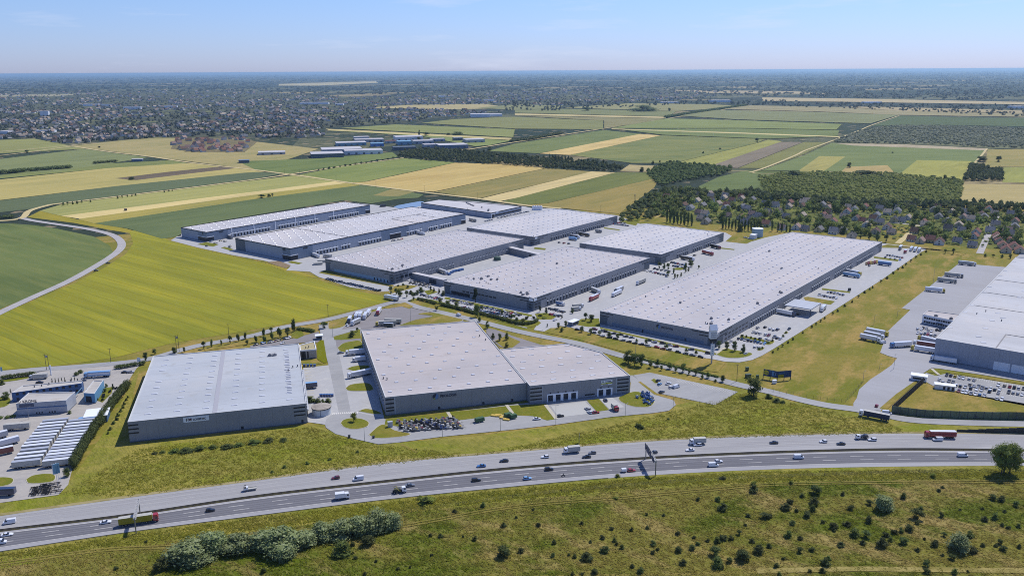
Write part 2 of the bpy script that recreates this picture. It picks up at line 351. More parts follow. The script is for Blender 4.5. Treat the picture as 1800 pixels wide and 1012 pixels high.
def rail(name, L, label, step=8, z=.45, h=.32, m=None):
    r = thing(name, label, 'guard rail'); n = len(L); o = offs(L, .06)
    v = [(p[0], p[1], z) for p in L] + [(p[0], p[1], z + h) for p in L] + [(p[0], p[1], z) for p in o] + [(p[0], p[1], z + h) for p in o]; f = []
    for i in range(n - 1): f += [(i, i + 1, n + i + 1, n + i), (2 * n + i, 3 * n + i, 3 * n + i + 1, 2 * n + i + 1), (n + i, n + i + 1, 3 * n + i + 1, 3 * n + i)]
    MB().add(v, f).build('rail', m or steel, r)
    mb = MB(); s = arc(L)
    for q in np.arange(2, s[-1], step): p = at_s(L, s, q); mb.box(p[0] - .06, p[0] + .06, p[1] - .06, p[1] + .06, .1, z + h - .02)
    o2 = mb.build('posts', dark_steel, r); o2['kind'] = 'stuff'
rust = mat('weathered_barrier', S(104, 98, 96), .8, .2)
rail('guard_rail', mix(TW, MW, .965), 'weathered steel guard rail on the far side of the motorway median', m=rust)
rail('guard_rail', mix(MW, BW, .022), 'weathered steel guard rail on the near side of the motorway median', m=rust)
rail('guard_rail', offs(BW, -.5)[:70], 'long steel guard rail between near motorway shoulder and the shrubby meadow')
# tracks in the meadow
tr_m = mat('worn_track', S(138, 126, 74), .95, .1, world=True, layers=[('noise', .25, S(112, 110, 52), .4, .65, .8, .2, 2)])
for dy in (0, 2.0):
    L = offs(smooth(W([(-60, 1000), (60, 985), (190, 968), (400, 958), (545, 935), (700, 927), (900, 893), (1100, 876), (1250, 862), (1400, 852), (1800, 848), (1900, 849)])), dy); ribbon('meadow_track', offs(L, .42), offs(L, -.42), .30, tr_m)
road('pale_path', [(1330, 1004), (1380, 1010)][:1] + [(1400, 1002), (1500, 1000), (1600, 1001), (1800, 1003), (1900, 1003)], 3.4, .30, mat('pale_path', S(158, 146, 100), .95, .1, world=True, layers=[('noise', .3, S(128, 120, 70), .42, .6, .9, 0, 2)]))
road('pale_path', [(-100, 1030), (1000, 1012), (1330, 1005), (1400, 1002)], 1.6, .125, tr_m)
# -------- fields
def field(name, pts, col, z, c2=None, ang=YA, st=9, ws=0.0, wc=None, sc2=14, amt=.8, c3=None):
    gy = .3 * col[0] + .6 * col[1] + .1 * col[2]; dk = lambda q: tuple((c * .86 + gy * .14) * f for c, f in zip((q[0], q[1], q[2] * .85), (1.07, 1.06, 1.06)))
    if z > .25: col = dk(col); c2 = dk(c2) if c2 else c2; c3 = dk(c3) if c3 else c3
    k = 'field_%d' % len(MATS); c2 = tuple(c * .92 for c in c2) if c2 else tuple(c * .76 for c in col); c3 = c3 or (col[0] * 1.3, col[1] * 1.22, col[2] * 1.2)
    lay = [('noise', 1 / 90, c2, .44, .62, amt, ang, 2.5), ('noise', 1 / sc2, c3, .46, .66, .55, ang, st), ('noise', 1 / 5, tuple(c * .8 for c in col), .5, .72, .5, ang, st * .6)]
    if ws: lay += [('lines', ws * 2.2, wc or tuple(c * .55 for c in col), .965, .985, .38, ang, 1), ('wave', ws * .8, tuple(c * .72 for c in col), .35, .95, .42, ang, 1)]
    return sheet(name, pts, z, mat(k, col, .95, .1, layers=lay, world=True, bump=[(.35, .6, .5, ang, 3)] if z < .35 else None))
field('yellow_green_field', [(-80, 590), (0, 552), (60, 528), (130, 498), (185, 470), (222, 446), (234, 428), (228, 408), (250, 400), (300, 424), (346, 437), (410, 452), (461, 462), (505, 478), (560, 492), (615, 510), (668, 519), (690, 528), (640, 541), (560, 559), (430, 582), (300, 604), (200, 629), (100, 643), (0, 650), (-120, 655)],
      S(144, 144, 52), .20, S(122, 128, 46), YB, 16, .011, S(104, 102, 30), 10, c3=S(170, 160, 50))
field('green_field', [(-160, 393), (20, 393), (60, 396), (100, 402), (165, 416), (193, 432), (199, 444), (188, 457), (150, 478), (80, 511), (0, 543), (-160, 600)], S(106, 120, 76), .20, S(92, 108, 66), YB, 10, 0, None, 16, c3=S(128, 132, 84))
field('verge_field', [(48, 382), (70, 371), (165, 392), (222, 402), (286, 420), (322, 428), (420, 452), (500, 470), (560, 488), (400, 475), (250, 430), (228, 410), (190, 404), (130, 392)], S(150, 140, 56), .17, S(132, 130, 50), YB)
field('blue_green_field', [(165, 393), (450, 350), (640, 325), (745, 342), (735, 348), (700, 350), (652, 358), (605, 352), (318, 400), (318, 415), (285, 420), (225, 402)], S(98, 114, 76), .30, S(86, 104, 66), YA, 14, c3=S(112, 124, 84))
field('tan_field_corner', [(655, 344), (690, 332), (730, 337), (700, 346)], S(138, 130, 82), .34, S(120, 124, 76), YA)
field('yellow_green_strip', [(138, 386), (165, 393), (450, 350), (640, 325), (613, 322), (450, 342.5), (142, 384)], S(160, 148, 62), .34, S(138, 136, 62), YA, 20)
field('pale_wheat_strip', [(108, 380), (450, 337), (590, 319), (613, 322), (450, 342.5), (140, 385)], S(204, 186, 136), .38, None, YA, 20)
field('pale_green_strip', [(70, 371), (110, 359), (250, 341.5), (450, 317), (530, 307), (600, 317), (592, 319), (450, 337), (108, 380)], S(154, 154, 90), .36, S(140, 146, 82), YA, 16)
field('blue_green_strip', [(-40, 358), (0, 353), (200, 328), (430, 304), (455, 303), (500, 305), (450, 314.5), (250, 339), (110, 356.5), (55, 368), (-40, 378)], S(94, 108, 78), .38, S(84, 98, 70), YA, 16)
field('wheat_field', [(-40, 320), (0, 316), (190, 296), (330, 287), (400, 293), (470, 302), (430, 304), (200, 328), (-40, 357)], S(172, 160, 98), .36, S(156, 150, 86), YA, 14)
field('green_margin', [(-40, 318), (-40, 306), (0, 308), (190, 288), (300, 282), (330, 287), (190, 296)], S(120, 130, 72), .38)
field('ploughed_strip', [(202, 314), (240, 317), (330, 306), (420, 295.5), (395, 292.5), (300, 302)], S(108, 96, 84), .44, None, YA, 14)
field('grey_green_field', [(-40, 290), (0, 280), (150, 262), (190, 268), (262, 277), (235, 281), (100, 302), (-40, 306)], S(122, 132, 88), .40, S(112, 124, 84), YA, 10)
field('pale_olive_field', [(-40, 272), (0, 270), (150, 262), (125, 257), (60, 244), (-40, 248)], S(138, 142, 84), .42)
field('dry_wasteland', [(125, 257), (260, 242), (300, 243), (420, 246), (560, 262), (520, 276), (450, 299), (262, 275)], S(160, 148, 104), .42, S(140, 138, 84), YA, 2)
field('dark_green_field', [(420, 284), (560, 279), (690, 268), (700, 276), (600, 292), (500, 307), (450, 299), (430, 290)], S(106, 122, 66), .46, S(86, 108, 54), YA, 12)
field('light_green_field', [(530, 306.5), (600, 293.5), (712, 278.5), (800, 286), (640, 320), (612, 321.5)], S(124, 136, 70), .44, S(110, 128, 62), YA, 12)
field('golden_wheat_field', [(616, 322), (645, 320), (800, 286.5), (905, 290), (960, 296), (762, 337.5), (735, 336)], S(186, 164, 104), .46, S(178, 152, 86), YA, 12)
field('olive_field', [(764, 338), (962, 296), (1040, 302), (842, 349.5)], S(142, 130, 76), .48, S(118, 120, 60), YA, 12)
field('pale_stubble_strip', [(844, 350), (1040, 302), (1083, 303.5), (905, 349), (880, 354)], S(198, 180, 136), .50, None, YA, 18)
field('green_crop_strip', [(884, 354.5), (1084, 303.5), (1168, 304), (1160, 312), (960, 358), (925, 360)], S(108, 116, 54), .46, S(92, 104, 48), YA, 14)
field('golden_field', [(928, 360.5), (962, 358), (1160, 312), (1150, 330), (1122, 352), (1088, 376), (985, 366)], S(146, 130, 68), .46, S(128, 124, 60), YA, 12)
field('green_upland_field', [(858, 266), (905, 253), (1060, 229), (1128, 236), (948, 270)], S(112, 124, 70), .6, S(94, 112, 62), YA, 10)
field('wheat_strip', [(948, 270.5), (1125, 236), (1162, 238.5), (1002, 273)], S(200, 176, 120), .64)
field('mixed_green_field', [(1003, 273), (1163, 238.5), (1345, 245), (1330, 252), (1185, 287), (1110, 287)], S(120, 128, 72), .62, S(96, 114, 62), 0.2, 6, c3=S(158, 148, 92))
field('yellow_crop_strip', [(1187, 287), (1332, 252), (1350, 246), (1375, 249), (1252, 291)], S(146, 148, 74), .64)
field('ploughed_field', [(1246, 293), (1372, 250), (1412, 250), (1296, 296)], S(128, 118, 108), .66, None, YA, 10)
field('olive_crop_field', [(1298, 296), (1414, 250), (1456, 251), (1412, 272), (1345, 296)], S(124, 126, 72), .64)
field('broad_green_field', [(1338, 300), (1415, 273), (1462, 251.5), (1735, 263), (1728, 275), (1690, 319), (1560, 303)], S(112, 126, 76), .62, S(98, 116, 66), 0.1, 8)
field('bright_crop_patch', [(1402, 302), (1440, 275), (1486, 276), (1446, 303)], S(156, 150, 82), .68)
field('bright_crop_patch', [(1572, 314), (1612, 282), (1708, 284), (1690, 318)], S(152, 152, 70), .68)
field('stubble_patch', [(1472, 308), (1488, 294), (1560, 291), (1572, 304)], S(170, 150, 100), .66)
field('bare_earth_strip', [(1468, 252.5), (1580, 254), (1735, 261.5), (1732, 265), (1500, 256.5)], S(168, 156, 138), .70)
field('pale_fallow', [(1090, 301), (1106, 290), (1158, 292), (1140, 302)], S(170, 156, 120), .5)
field('scrub_floor', [(1235, 335), (1262, 312), (1310, 300), (1450, 303), (1560, 305), (1692, 318), (1687, 362), (1500, 360), (1330, 340), (1300, 336)], S(84, 100, 48), .48, S(110, 116, 62), 0, 1)
field('green_paddock', [(1228, 328), (1262, 312), (1310, 300), (1352, 306), (1350, 313), (1328, 331), (1236, 337)], S(100, 116, 66), .52, S(86, 104, 58), .1, 6)
field('pink_fallow', [(1692, 324), (1800, 325), (1900, 325), (1900, 368), (1800, 366), (1686, 360)], S(166, 152, 106), .52, S(150, 140, 104), 0, 4)
field('dry_paddock', [(1736, 263), (1900, 262), (1900, 293), (1764, 293), (1730, 300)], S(150, 138, 80), .6, S(128, 130, 70), 0, 3)
field('green_paddock', [(1764, 294), (1900, 294), (1900, 324), (1762, 321)], S(142, 146, 68), .58)
field('orchard_floor', [(1460, 250), (1510, 230), (1570, 221), (1640, 221), (1800, 226), (1900, 229), (1900, 264), (1740, 261), (1640, 255)], S(104, 110, 84), .64)
field('vineyard', [(1532, 222), (1582, 204), (1690, 207), (1900, 209), (1900, 226), (1800, 223), (1650, 220)], S(84, 102, 66), .9, None, .1, 3, .02, S(140, 138, 96))
for nm, pts, c in [
    ('pale_field_strip', [(572, 227), (900, 243.5), (898, 247), (580, 230.5)], (190, 176, 128)),
    ('green_field_strip', [(598, 226), (695, 219.5), (905, 228), (902, 242)], (130, 138, 80)),
    ('green_field_strip', [(556, 229), (620, 232), (900, 248), (862, 256), (835, 258), (740, 240)], (124, 138, 78)),
    ('green_field_strip', [(740, 217), (800, 210), (905, 206), (1060, 213), (1060, 228), (905, 227)], (128, 132, 82)),
    ('tan_field_strip', [(905, 200), (1172, 206), (1170, 208.5), (905, 203)], (190, 176, 134)),
    ('olive_field_strip', [(905, 204), (1168, 209), (1112, 219.5), (1062, 226), (1062, 213)], (134, 130, 92)),
    ('green_field_strip', [(905, 194), (990, 192), (1190, 196), (1174, 205.5), (905, 199)], (122, 128, 84)),
    ('olive_field_strip', [(990, 190), (1110, 182), (1250, 184), (1300, 187), (1240, 193), (1192, 196)], (140, 138, 96)),
    ('green_field_strip', [(1075, 226), (1172, 209), (1290, 212), (1480, 219), (1470, 229), (1300, 226)], (126, 138, 78)),
    ('green_field_strip', [(1085, 228), (1300, 227), (1475, 230), (1472, 240), (1350, 245), (1165, 238)], (112, 126, 72)),
    ('wheat_lane', [(1075, 227), (1300, 234), (1478, 241), (1476, 242.5), (1300, 236), (1075, 228.3)], (196, 184, 140)),
    ('olive_field_strip', [(1190, 204), (1260, 194), (1440, 198), (1580, 203), (1530, 218), (1300, 211)], (124, 130, 92)),
    ('heath_strip', [(1260, 192), (1320, 186), (1480, 189), (1580, 196), (1900, 203), (1900, 208), (1580, 203), (1440, 197)], (150, 142, 112)),
    ('pale_field_strip', [(1480, 188), (1570, 189), (1900, 198), (1900, 202), (1580, 196)], (164, 150, 124)),
    ('runway_heath', [(1340, 172), (1500, 174), (1900, 182), (1900, 186), (1500, 180), (1340, 178)], (176, 162, 138)),
    ('heath_strip', [(1160, 158), (1400, 161), (1460, 166), (1250, 164)], (168, 154, 132)),
    ('pale_field_strip', [(490, 148), (660, 143), (665, 146), (560, 151), (490, 151)], (176, 166, 140)),
    ('pale_field_strip', [(-40, 168), (0, 167), (170, 165), (90, 170), (-40, 171)], (150, 146, 124)),
    ('dry_field_strip', [(640, 190), (720, 185), (850, 183), (900, 190), (800, 193)], (170, 158, 120)),
    ('green_field_strip', [(840, 190), (905, 184), (990, 186), (985, 191), (900, 194)], (126, 130, 92))]:
    field(nm, pts, S(*c), 1.0 + .05 * len(MATS) % 1.0, None, .15, 8)
# -------- country roads
path_m = mat('dirt_track', S(196, 182, 150), .95, .1); croad = mat('country_road', S(176, 174, 182), .85, .2, world=True, layers=[('noise', .2, S(160, 158, 166), .4, .65, .8, 0, 3)])
LR = road('country_road', [(-60, 580), (0, 550), (60, 522), (120, 495), (168, 468.5), (203, 446), (214, 432), (208, 420), (190, 411), (150, 402), (100, 394.5), (60, 388.5), (38, 383.5)], 9.0, .42, croad)
road('field_road', [(-60, 387), (0, 388.5), (38, 383.5), (52, 371), (84, 361.5), (110, 357.5), (250, 340.5), (450, 315.5), (600, 293), (712, 277.5)], 9.0, .50, path_m)
for d in (3.9, -3.9): ribbon('edge_line', offs(LR, d + .12), offs(LR, d - .12), .46, faint_line)
dashes('centre_dashes', LR, 4, 10, .2, .46, white_line)
road('field_track', [(125, 257), (190, 267), (262, 275.5), (340, 287), (450, 299.5), (530, 310), (612, 321.5), (745, 338.5), (842, 350), (925, 361.5), (985, 367)], 9, .72, path_m)
road('field_track', [(-60, 277), (0, 274), (125, 258)], 8, .7, path_m); road('field_track', [(-60, 269), (0, 267), (110, 257.5), (160, 252)], 8, .7, path_m)
road('straight_country_road', [(820, 264), (900, 251.3), (1045, 229), (1170, 209.5), (1260, 195), (1322, 186)], 10, 1.1, path_m)
road('field_track', [(1320, 304), (1352, 293), (1400, 273), (1416, 265), (1458, 250), (1510, 230), (1534, 220), (1580, 204)], 6, 1.15, path_m)
road('field_track', [(1700, 300), (1720, 280), (1735, 262)], 5, .9, path_m)
road('field_track', [(1085, 302), (1160, 303), (1300, 301), (1345, 306), (1500, 303), (1690, 319.5), (1900, 325)], 4, .8, path_m)
# -------- estate pavements
PARK = [(300, 423), (316, 413), (330, 405), (605, 355), (655, 360), (700, 366), (740, 360), (771, 352), (830, 354), (920, 363), (940, 367), (973, 366), (1085, 379), (1125, 394), (1137, 393), (1275, 409), (1311, 428), (1345, 418), (1393, 408), (1551, 428), (1632, 437), (1620, 443), (1550, 492), (1475, 540), (1410, 582), (1362, 612), (1340, 625), (1322, 633), (1300, 637), (1275, 636), (1250, 631), (1235, 629), (1150, 610), (1075, 595), (1004, 576), (985, 573), (962, 584), (938, 580), (945, 570), (925, 577), (900, 570), (840, 553), (787, 537), (728, 524), (712, 532), (700, 530), (683, 512), (668, 513), (615, 505), (560, 487), (545, 478), (514, 476), (503, 476), (510, 469), (461, 458), (410, 449), (346, 435)]
sheet('estate_yard', PARK, .30, conc)
R1 = road('access_road', [(-60, 657), (0, 655.5), (60, 650), (132, 645), (250, 633.5), (320, 615), (358, 606), (445, 590), (500, 575), (575, 562), (650, 543), (700, 531), (738, 541), (800, 555), (850, 567), (900, 580), (950, 591), (1012, 603), (1060, 616), (1095, 626), (1137, 636), (1175, 646), (1225, 658), (1300, 677), (1350, 688), (1400, 701), (1450, 712), (1500, 719), (1545, 727), (1600, 738), (1700, 743), (1800, 745), (1900, 746)], 8.5, .34, asph)
sheet('old_road', [(855, 577), (872, 580), (905, 592), (950, 606), (985, 612), (940, 618), (880, 610), (855, 590)], .27, asph2)
sheet('truck_park', [(560, 590), (585, 575), (640, 553), (700, 536), (738, 545), (800, 559), (818, 566), (707, 574), (634, 586), (590, 600), (578, 598)], .30, asph2)
sheet('gate_road', [(560, 572), (590, 566), (612, 568), (600, 580), (634, 576), (634, 590), (590, 600), (600, 640), (617, 726), (596, 727), (577, 640), (566, 598)], .32, asph)
sheet('gate_road', [(590, 597), (634, 595), (634, 601), (605, 604), (592, 612)], .325, asph2)
sheet('west_dock_yard', [(533, 647), (578, 642), (588, 690), (597, 727), (575, 747), (540, 742), (536, 690)], .31, conc)
sheet('office_forecourt', [(440, 608), (470, 604), (520, 594), (560, 583), (566, 596), (558, 602), (528, 603), (440, 614)], .31, asph2)
sheet('east_dock_yard', [(592, 606), (640, 601), (648, 626), (664, 690), (676, 738), (655, 735), (617, 727), (603, 660)], .30, conc)
sheet('loop_road', [(573, 752), (571, 745), (574, 737), (583, 730), (598, 726), (632, 726), (660, 732), (680, 738), (930, 708), (1107, 690), (1110, 662), (1125, 670), (1157, 692), (1170, 697), (1185, 705), (1188, 712), (1176, 722), (1150, 726), (1075, 733), (975, 747), (900, 755.5), (775, 768), (700, 778), (665, 781), (625, 772), (590, 763)], .318, asph)
sheet('side_road', [(1107, 660), (1108, 672), (1130, 690), (1158, 694), (1125, 670), (1112, 660)], .315, asph)
sheet('visitor_parking', [(1113, 660), (1142, 655), (1282, 685), (1297, 689), (1257, 712), (1155, 691), (1126, 671)], .30, asph)
sheet('eastern_yard', [(1686, 463), (1768, 470), (1800, 440), (1950, 450), (1950, 700), (1800, 671), (1720, 658), (1650, 648), (1637, 647), (1625, 655), (1607, 671), (1575, 693), (1548, 722), (1500, 716), (1500, 709), (1506, 700), (1510, 685), (1530, 667), (1550, 654), (1567, 642), (1577, 630), (1562, 626), (1547, 620), (1561, 582), (1600, 545), (1585, 542)], .30, yardL)
sheet('staff_parking', [(1627, 655), (1645, 661), (1662, 657), (1725, 666), (1800, 678), (1950, 700), (1950, 740), (1800, 711), (1725, 697), (1675, 686), (1645, 681), (1627, 671)], .29, asph)
sheet('trailer_yard', [(-60, 660), (60, 654), (250, 639), (240, 648), (232, 660), (218, 684), (178, 742), (128, 822), (120, 852), (103, 870), (0, 884), (-60, 892)], .30, mat('trailer_yard', S(172, 169, 172), .85, .2, world=True, layers=[('noise', 1 / 12, S(154, 152, 158), .42, .66, .9, .3, 2), ('noise', 1 / 2, S(186, 183, 184), .5, .7, .5, 0, 1)]))
sheet('retention_pond', [(692, 364), (700, 361), (738, 354), (745, 355), (742, 362), (725, 366), (700, 367)], .33, mat('sky_coloured_water', S(120, 140, 178), .15, .6))  # light blue base colour holds the reflection of the sky
ped = [0]
def island(name, pts, z=.30, m=None, h=.12, edge=True):
    P = smooth(W(pts + pts[:1]), 4)[:-1]; c = P.mean(0); ar = .5 * abs(np.sum(P[:, 0] * np.roll(P[:, 1], -1) - P[:, 1] * np.roll(P[:, 0], -1)))
    k = 1 - .35 / max(2, math.sqrt(ar) / 2); Q = c + (P - c) * k; mb = MB()
    if edge: mb.prism([tuple(p) for p in P], z - .1, z + h, 0)
    mb.prism([tuple(p) for p in Q], z, z + h + .05, 1)
    return struct(mb.build(name, [kerb, m or lawn]))
def sharp(name, pts, z, m): return sheet(name, pts, z, m)
sharp('lawn_strip', [(678, 738), (780, 726), (900, 713), (960, 710), (978, 737), (962, 739.5), (937, 732), (900, 730), (880, 729), (855, 733), (800, 740), (740, 744), (700, 750), (676, 747)], .38, lawn)
island('lawn_island', [(647, 765), (667, 748), (680, 748), (694, 757), (722, 763), (707, 768), (662, 771)], .31, mowed)
island('roundabout_island', [(598, 744), (604, 738), (620, 735), (638, 737), (649, 743), (646, 750), (634, 754), (618, 755), (604, 751)], .31)
island('lawn_island', [(629, 723), (642, 719), (660, 722), (672, 728), (655, 728)], .31)
island('lawn_island', [(593, 612), (603, 604), (620, 600), (634, 600), (642, 616), (626, 620), (600, 619)], .31)
island('lawn_island', [(609, 649), (622, 644), (648, 643), (652, 652), (625, 653)], .31)
island('lawn_island', [(607, 683), (618, 676), (648, 674), (656, 686), (628, 688), (612, 687)], .31)
sharp('lawn_strip', [(557, 606), (563, 599), (569, 598), (575.5, 637), (570, 639), (558, 632)], .36, mat('fresh_lawn', S(112, 116, 12), .95, .1, world=True, layers=[('noise', .5, S(96, 100, 20), .4, .7, .7, 0, 1)]))
sharp('lawn_strip', [(528, 640), (540, 637), (568, 639), (548, 642)], .34, lawn)
island('lawn_island', [(577, 567), (592, 562), (611, 561), (606, 573), (590, 578), (578, 578)], .31, mowed)
sharp('lawn_strip', [(586, 592), (633, 579), (634, 595), (600, 598), (588, 598)], .36, lawn)
island('lawn_island', [(700, 573), (729, 563), (762, 556), (735, 552.5), (757, 549.5), (785, 555), (815, 564), (770, 569)], .31, mowed)
sharp('lawn_strip', [(672, 540), (712, 532), (727, 539), (720, 543), (706, 539), (680, 543)], .40, mowed)
sharp('lawn_strip', [(514, 583), (530, 581), (535, 590), (522, 596), (512, 594)], .36, lawn)
sharp('lawn_strip', [(360, 612), (440, 598), (512, 584), (512, 592), (440, 605), (360, 617)], .36, mowed)
island('lawn_island', [(1087, 699), (1105, 691), (1122, 689), (1145, 698), (1151, 707), (1140, 716), (1112, 715), (1090, 706)], .33)
sharp('lawn_strip', [(1031, 704), (1052, 701), (1071, 721), (1049, 724)], .38, lawn)
sharp('lawn_strip', [(870, 600), (890, 590), (915, 601), (900, 612), (884, 610)], .36, mowed)
sharp('lawn_strip', [(1122, 672), (1126, 671), (1155, 692), (1185, 700), (1182, 703), (1150, 694)], .36, mowed)
island('lawn_island', [(1144, 668), (1150, 666), (1158, 672), (1152, 675)], .31)
dockl = mat('dock_apron', S(178, 180, 188), .85, .2)
sharp('dock_apron', [(968, 714), (1028, 706), (1047, 724), (1040, 727), (982, 734)], .36, dockl); sharp('dock_apron', [(1054, 702), (1076, 699), (1098, 716), (1072, 720)], .365, dockl)
# estate greens
sharp('lawn_strip', [(955, 584), (968, 577), (1004, 577), (1075, 596.5), (1150, 612), (1235, 631), (1250, 633), (1275, 638), (1262, 655), (1225, 650), (1100, 620), (1012, 596)], .36, mowed)
sharp('lawn_strip', [(1005, 570), (1022, 561), (1053, 560), (1055, 575), (1034, 575)], .36, lawn)
sharp('lawn_strip', [(1055, 575.5), (1150, 597), (1260, 621.5), (1258, 624.5), (1150, 600), (1055, 578.5)], .36, lawn)
island('lawn_island', [(1258, 624), (1275, 613), (1286, 615), (1305, 618), (1323, 622), (1315, 627), (1296, 630), (1275, 629)], .31)
island('planted_island', [(1297, 594), (1308, 591), (1340, 597), (1362, 600), (1352, 607), (1330, 601)], .31)
island('planted_island', [(1337, 613), (1345, 610.5), (1340, 616), (1330, 617)], .31); island('planted_island', [(1377, 586), (1382, 583), (1386, 585), (1380, 588)], .31)
sharp('lawn_strip', [(1412, 523), (1420, 522), (1468, 530), (1460, 536), (1416, 529)], .36, mowed); sharp('lawn_strip', [(1536, 451), (1580, 457), (1578, 460), (1536, 454)], .36, lawn)
sharp('lawn_strip', [(1445, 507), (1495, 513), (1494, 515.5), (1445, 510)], .36, lawn)
sharp('lawn_strip', [(784, 522.5), (826, 531), (882, 543), (936, 554), (934, 557), (880, 546.5), (820, 534), (780, 525.5)], .36, lawn)
sharp('lawn_strip', [(734, 524), (760, 527), (840, 547), (900, 561), (925, 563), (946, 564), (951, 568), (945, 573), (928, 576), (903, 571), (840, 555), (787, 539)], .36, lawn)
sharp('lawn_strip', [(745, 512), (760, 509), (770, 514), (752, 519)], .36, lawn); sharp('lawn_strip', [(940, 552), (960, 550), (978, 557), (970, 562), (945, 562)], .36, lawn)
sharp('lawn_strip', [(683, 512), (694, 503), (712, 501), (735, 503), (722, 508), (700, 513), (690, 516)], .36, mowed)
sharp('lawn_strip', [(560, 480), (572, 475), (694, 502), (690, 505)], .36, mowed)
sharp('dry_earth', [(470, 461), (490, 459), (512, 467), (503, 472), (485, 467)], .36, mat('bare_soil', S(140, 122, 108), .95, .1, world=True, layers=[('noise', .3, S(118, 110, 70), .45, .65, .8, 0, 1)]))
sharp('lawn_strip', [(505, 462), (512, 459), (532, 463), (525, 465)], .36, lawn); sharp('lawn_strip', [(346, 430), (362, 426), (385, 430), (375, 434)], .36, lawn); sharp('lawn_strip', [(388, 436), (395, 434), (412, 439), (405, 441)], .36, lawn)
sharp('lawn_strip', [(1086, 391), (1130, 381), (1120, 394), (1118, 397)], .36, lawn); sharp('lawn_strip', [(1062, 400), (1090, 404), (1088, 405.5), (1061, 402)], .36, lawn)
sharp('lawn_strip', [(940, 435), (960, 437), (958, 440), (938, 438)], .36, lawn); sharp('lawn_strip', [(1262, 435), (1292, 438.5), (1290, 440), (1261, 437)], .36, lawn)
sharp('lawn_strip', [(1275, 425), (1290, 412), (1320, 402), (1340, 408), (1330, 421), (1312, 429)], .36, mowed)
island('lawn_island', [(1181, 473), (1190, 471), (1204, 472), (1198, 475), (1186, 475)], .31)
sharp('lawn_strip', [(1632, 437), (1550, 436), (1551, 432), (1560, 430), (1700, 445), (1690, 450)], .36, mowed)
# south and east plots
sharp('lawn_plot', [(1570, 718), (1625, 673), (1645, 683), (1725, 698), (1800, 713), (1950, 743), (1950, 735), (1800, 724), (1620, 726)], .33, mowed)
sharp('lawn_strip', [(1660, 655), (1668, 653), (1725, 662), (1800, 673), (1800, 676), (1725, 665)], .35, mowed); sharp('lawn_strip', [(1627, 655), (1637, 648), (1648, 657)], .36, mowed)
sharp('lawn_strip', [(1546, 718), (1575, 693), (1607, 671), (1612, 672), (1570, 710), (1556, 722)], .36, mowed)
sharp('rough_verge', [(1188, 712), (1297, 689), (1310, 686), (1350, 694), (1400, 708), (1450, 720), (1500, 727), (1560, 742), (1640, 750), (1640, 760), (1350, 763), (1125, 774), (900, 791), (840, 797), (780, 774), (900, 758), (975, 749), (1075, 735), (1150, 728), (1177, 724)], .15, rough_g)
sharp('rough_verge', [(105, 871), (135, 830), (200, 735), (232, 668), (245, 650), (222, 742), (205, 785), (228, 782), (545, 746), (573, 754), (625, 775), (665, 784), (780, 774), (840, 797), (675, 812), (450, 842), (225, 872), (60, 898)], .15, rough_g)
island('lawn_island', [(45, 843), (58, 836), (80, 833), (97, 835), (95, 846), (70, 850), (50, 850)], .31); island('lawn_island', [(-20, 842), (5, 839), (24, 842), (18, 852), (-10, 856)], .31)
island('lawn_island', [(-30, 702), (10, 698), (20, 705), (8, 716), (-30, 718)], .31); sharp('lawn_strip', [(170, 690), (178, 683), (200, 680), (196, 692), (180, 708), (172, 705)], .36, lawn)
sharp('lawn_strip', [(0, 668), (60, 660), (66, 662), (30, 669), (0, 673)], .36, lawn)
road('footpath', [(787, 725), (797, 740)], 2.0, .44, kerb); road('footpath', [(890, 712), (902, 728)], 2.0, .44, kerb); road('footpath', [(959, 712), (978, 737)], 2.2, .44, kerb); road('footpath', [(1274, 612), (1260, 622)], 2.2, .46, kerb)
road('footpath', [(1637, 648), (1650, 659)], 2, .42, kerb)
road('field_track', [(705, 781), (733, 795), (740, 800)][:2] + [(640, 775)][:0], 1.6, .2, tr_m)
# crosswalk and parking bay lines
cw = MB(); L = smooth(W([(584, 727.5), (632, 725.5)])); s = arc(L)
for q in np.arange(.4, s[-1] - .4, 1.1): p = at_s(L, s, q); cw.box(p[0] - .28, p[0] + .28, p[1] - 1.3, p[1] + 1.3, .36, .375)
struct(cw.build('zebra_crossing', white_line))
def bays(p0, p1, n, depth, z=.33, side=1):
    a, b = np.array(G(*p0)), np.array(G(*p1)); d = (b - a) / np.linalg.norm(b - a); nrm = np.array([-d[1], d[0]]) * side; mb = MB(); yaw = math.atan2(d[1], d[0])
    for i in range(n + 1):
        p = a + (b - a) * i / n; mb.box(-.06, .06, min(0, depth * side), max(0, depth * side), z, z + .008, 0, yaw, p)
    return struct(mb.build('parking_lines', white_line))
for a in [((1033, 573), (1250, 621), 60, 5), ((1060, 591), (1240, 631), 50, 4.6), ((1190, 672), (1286, 694), 26, 5), ((1150, 662), (1282, 690), 36, 5), ((1300, 598), (1350, 608), 14, 5), ((1662, 660), (1800, 683), 34, 5), ((1675, 677), (1800, 701), 34, 5), ((793, 529), (925, 558), 46, 5), ((573, 492), (668, 515), 36, 5)]:
    bays(*a)
mb = MB()
for i in range(15):
    a, b = np.array(G(535.5 + i * .9, 651 + i * 5.2)), np.array(G(546 + i * .75, 650 + i * 5.2)); d = b - a; mb.box(0, np.linalg.norm(d), -.12, .12, .34, .348, 0, math.atan2(d[1], d[0]), a)
struct(mb.build('dock_lines', mat('yellow_marking', S(208, 190, 130), .8, .2)))
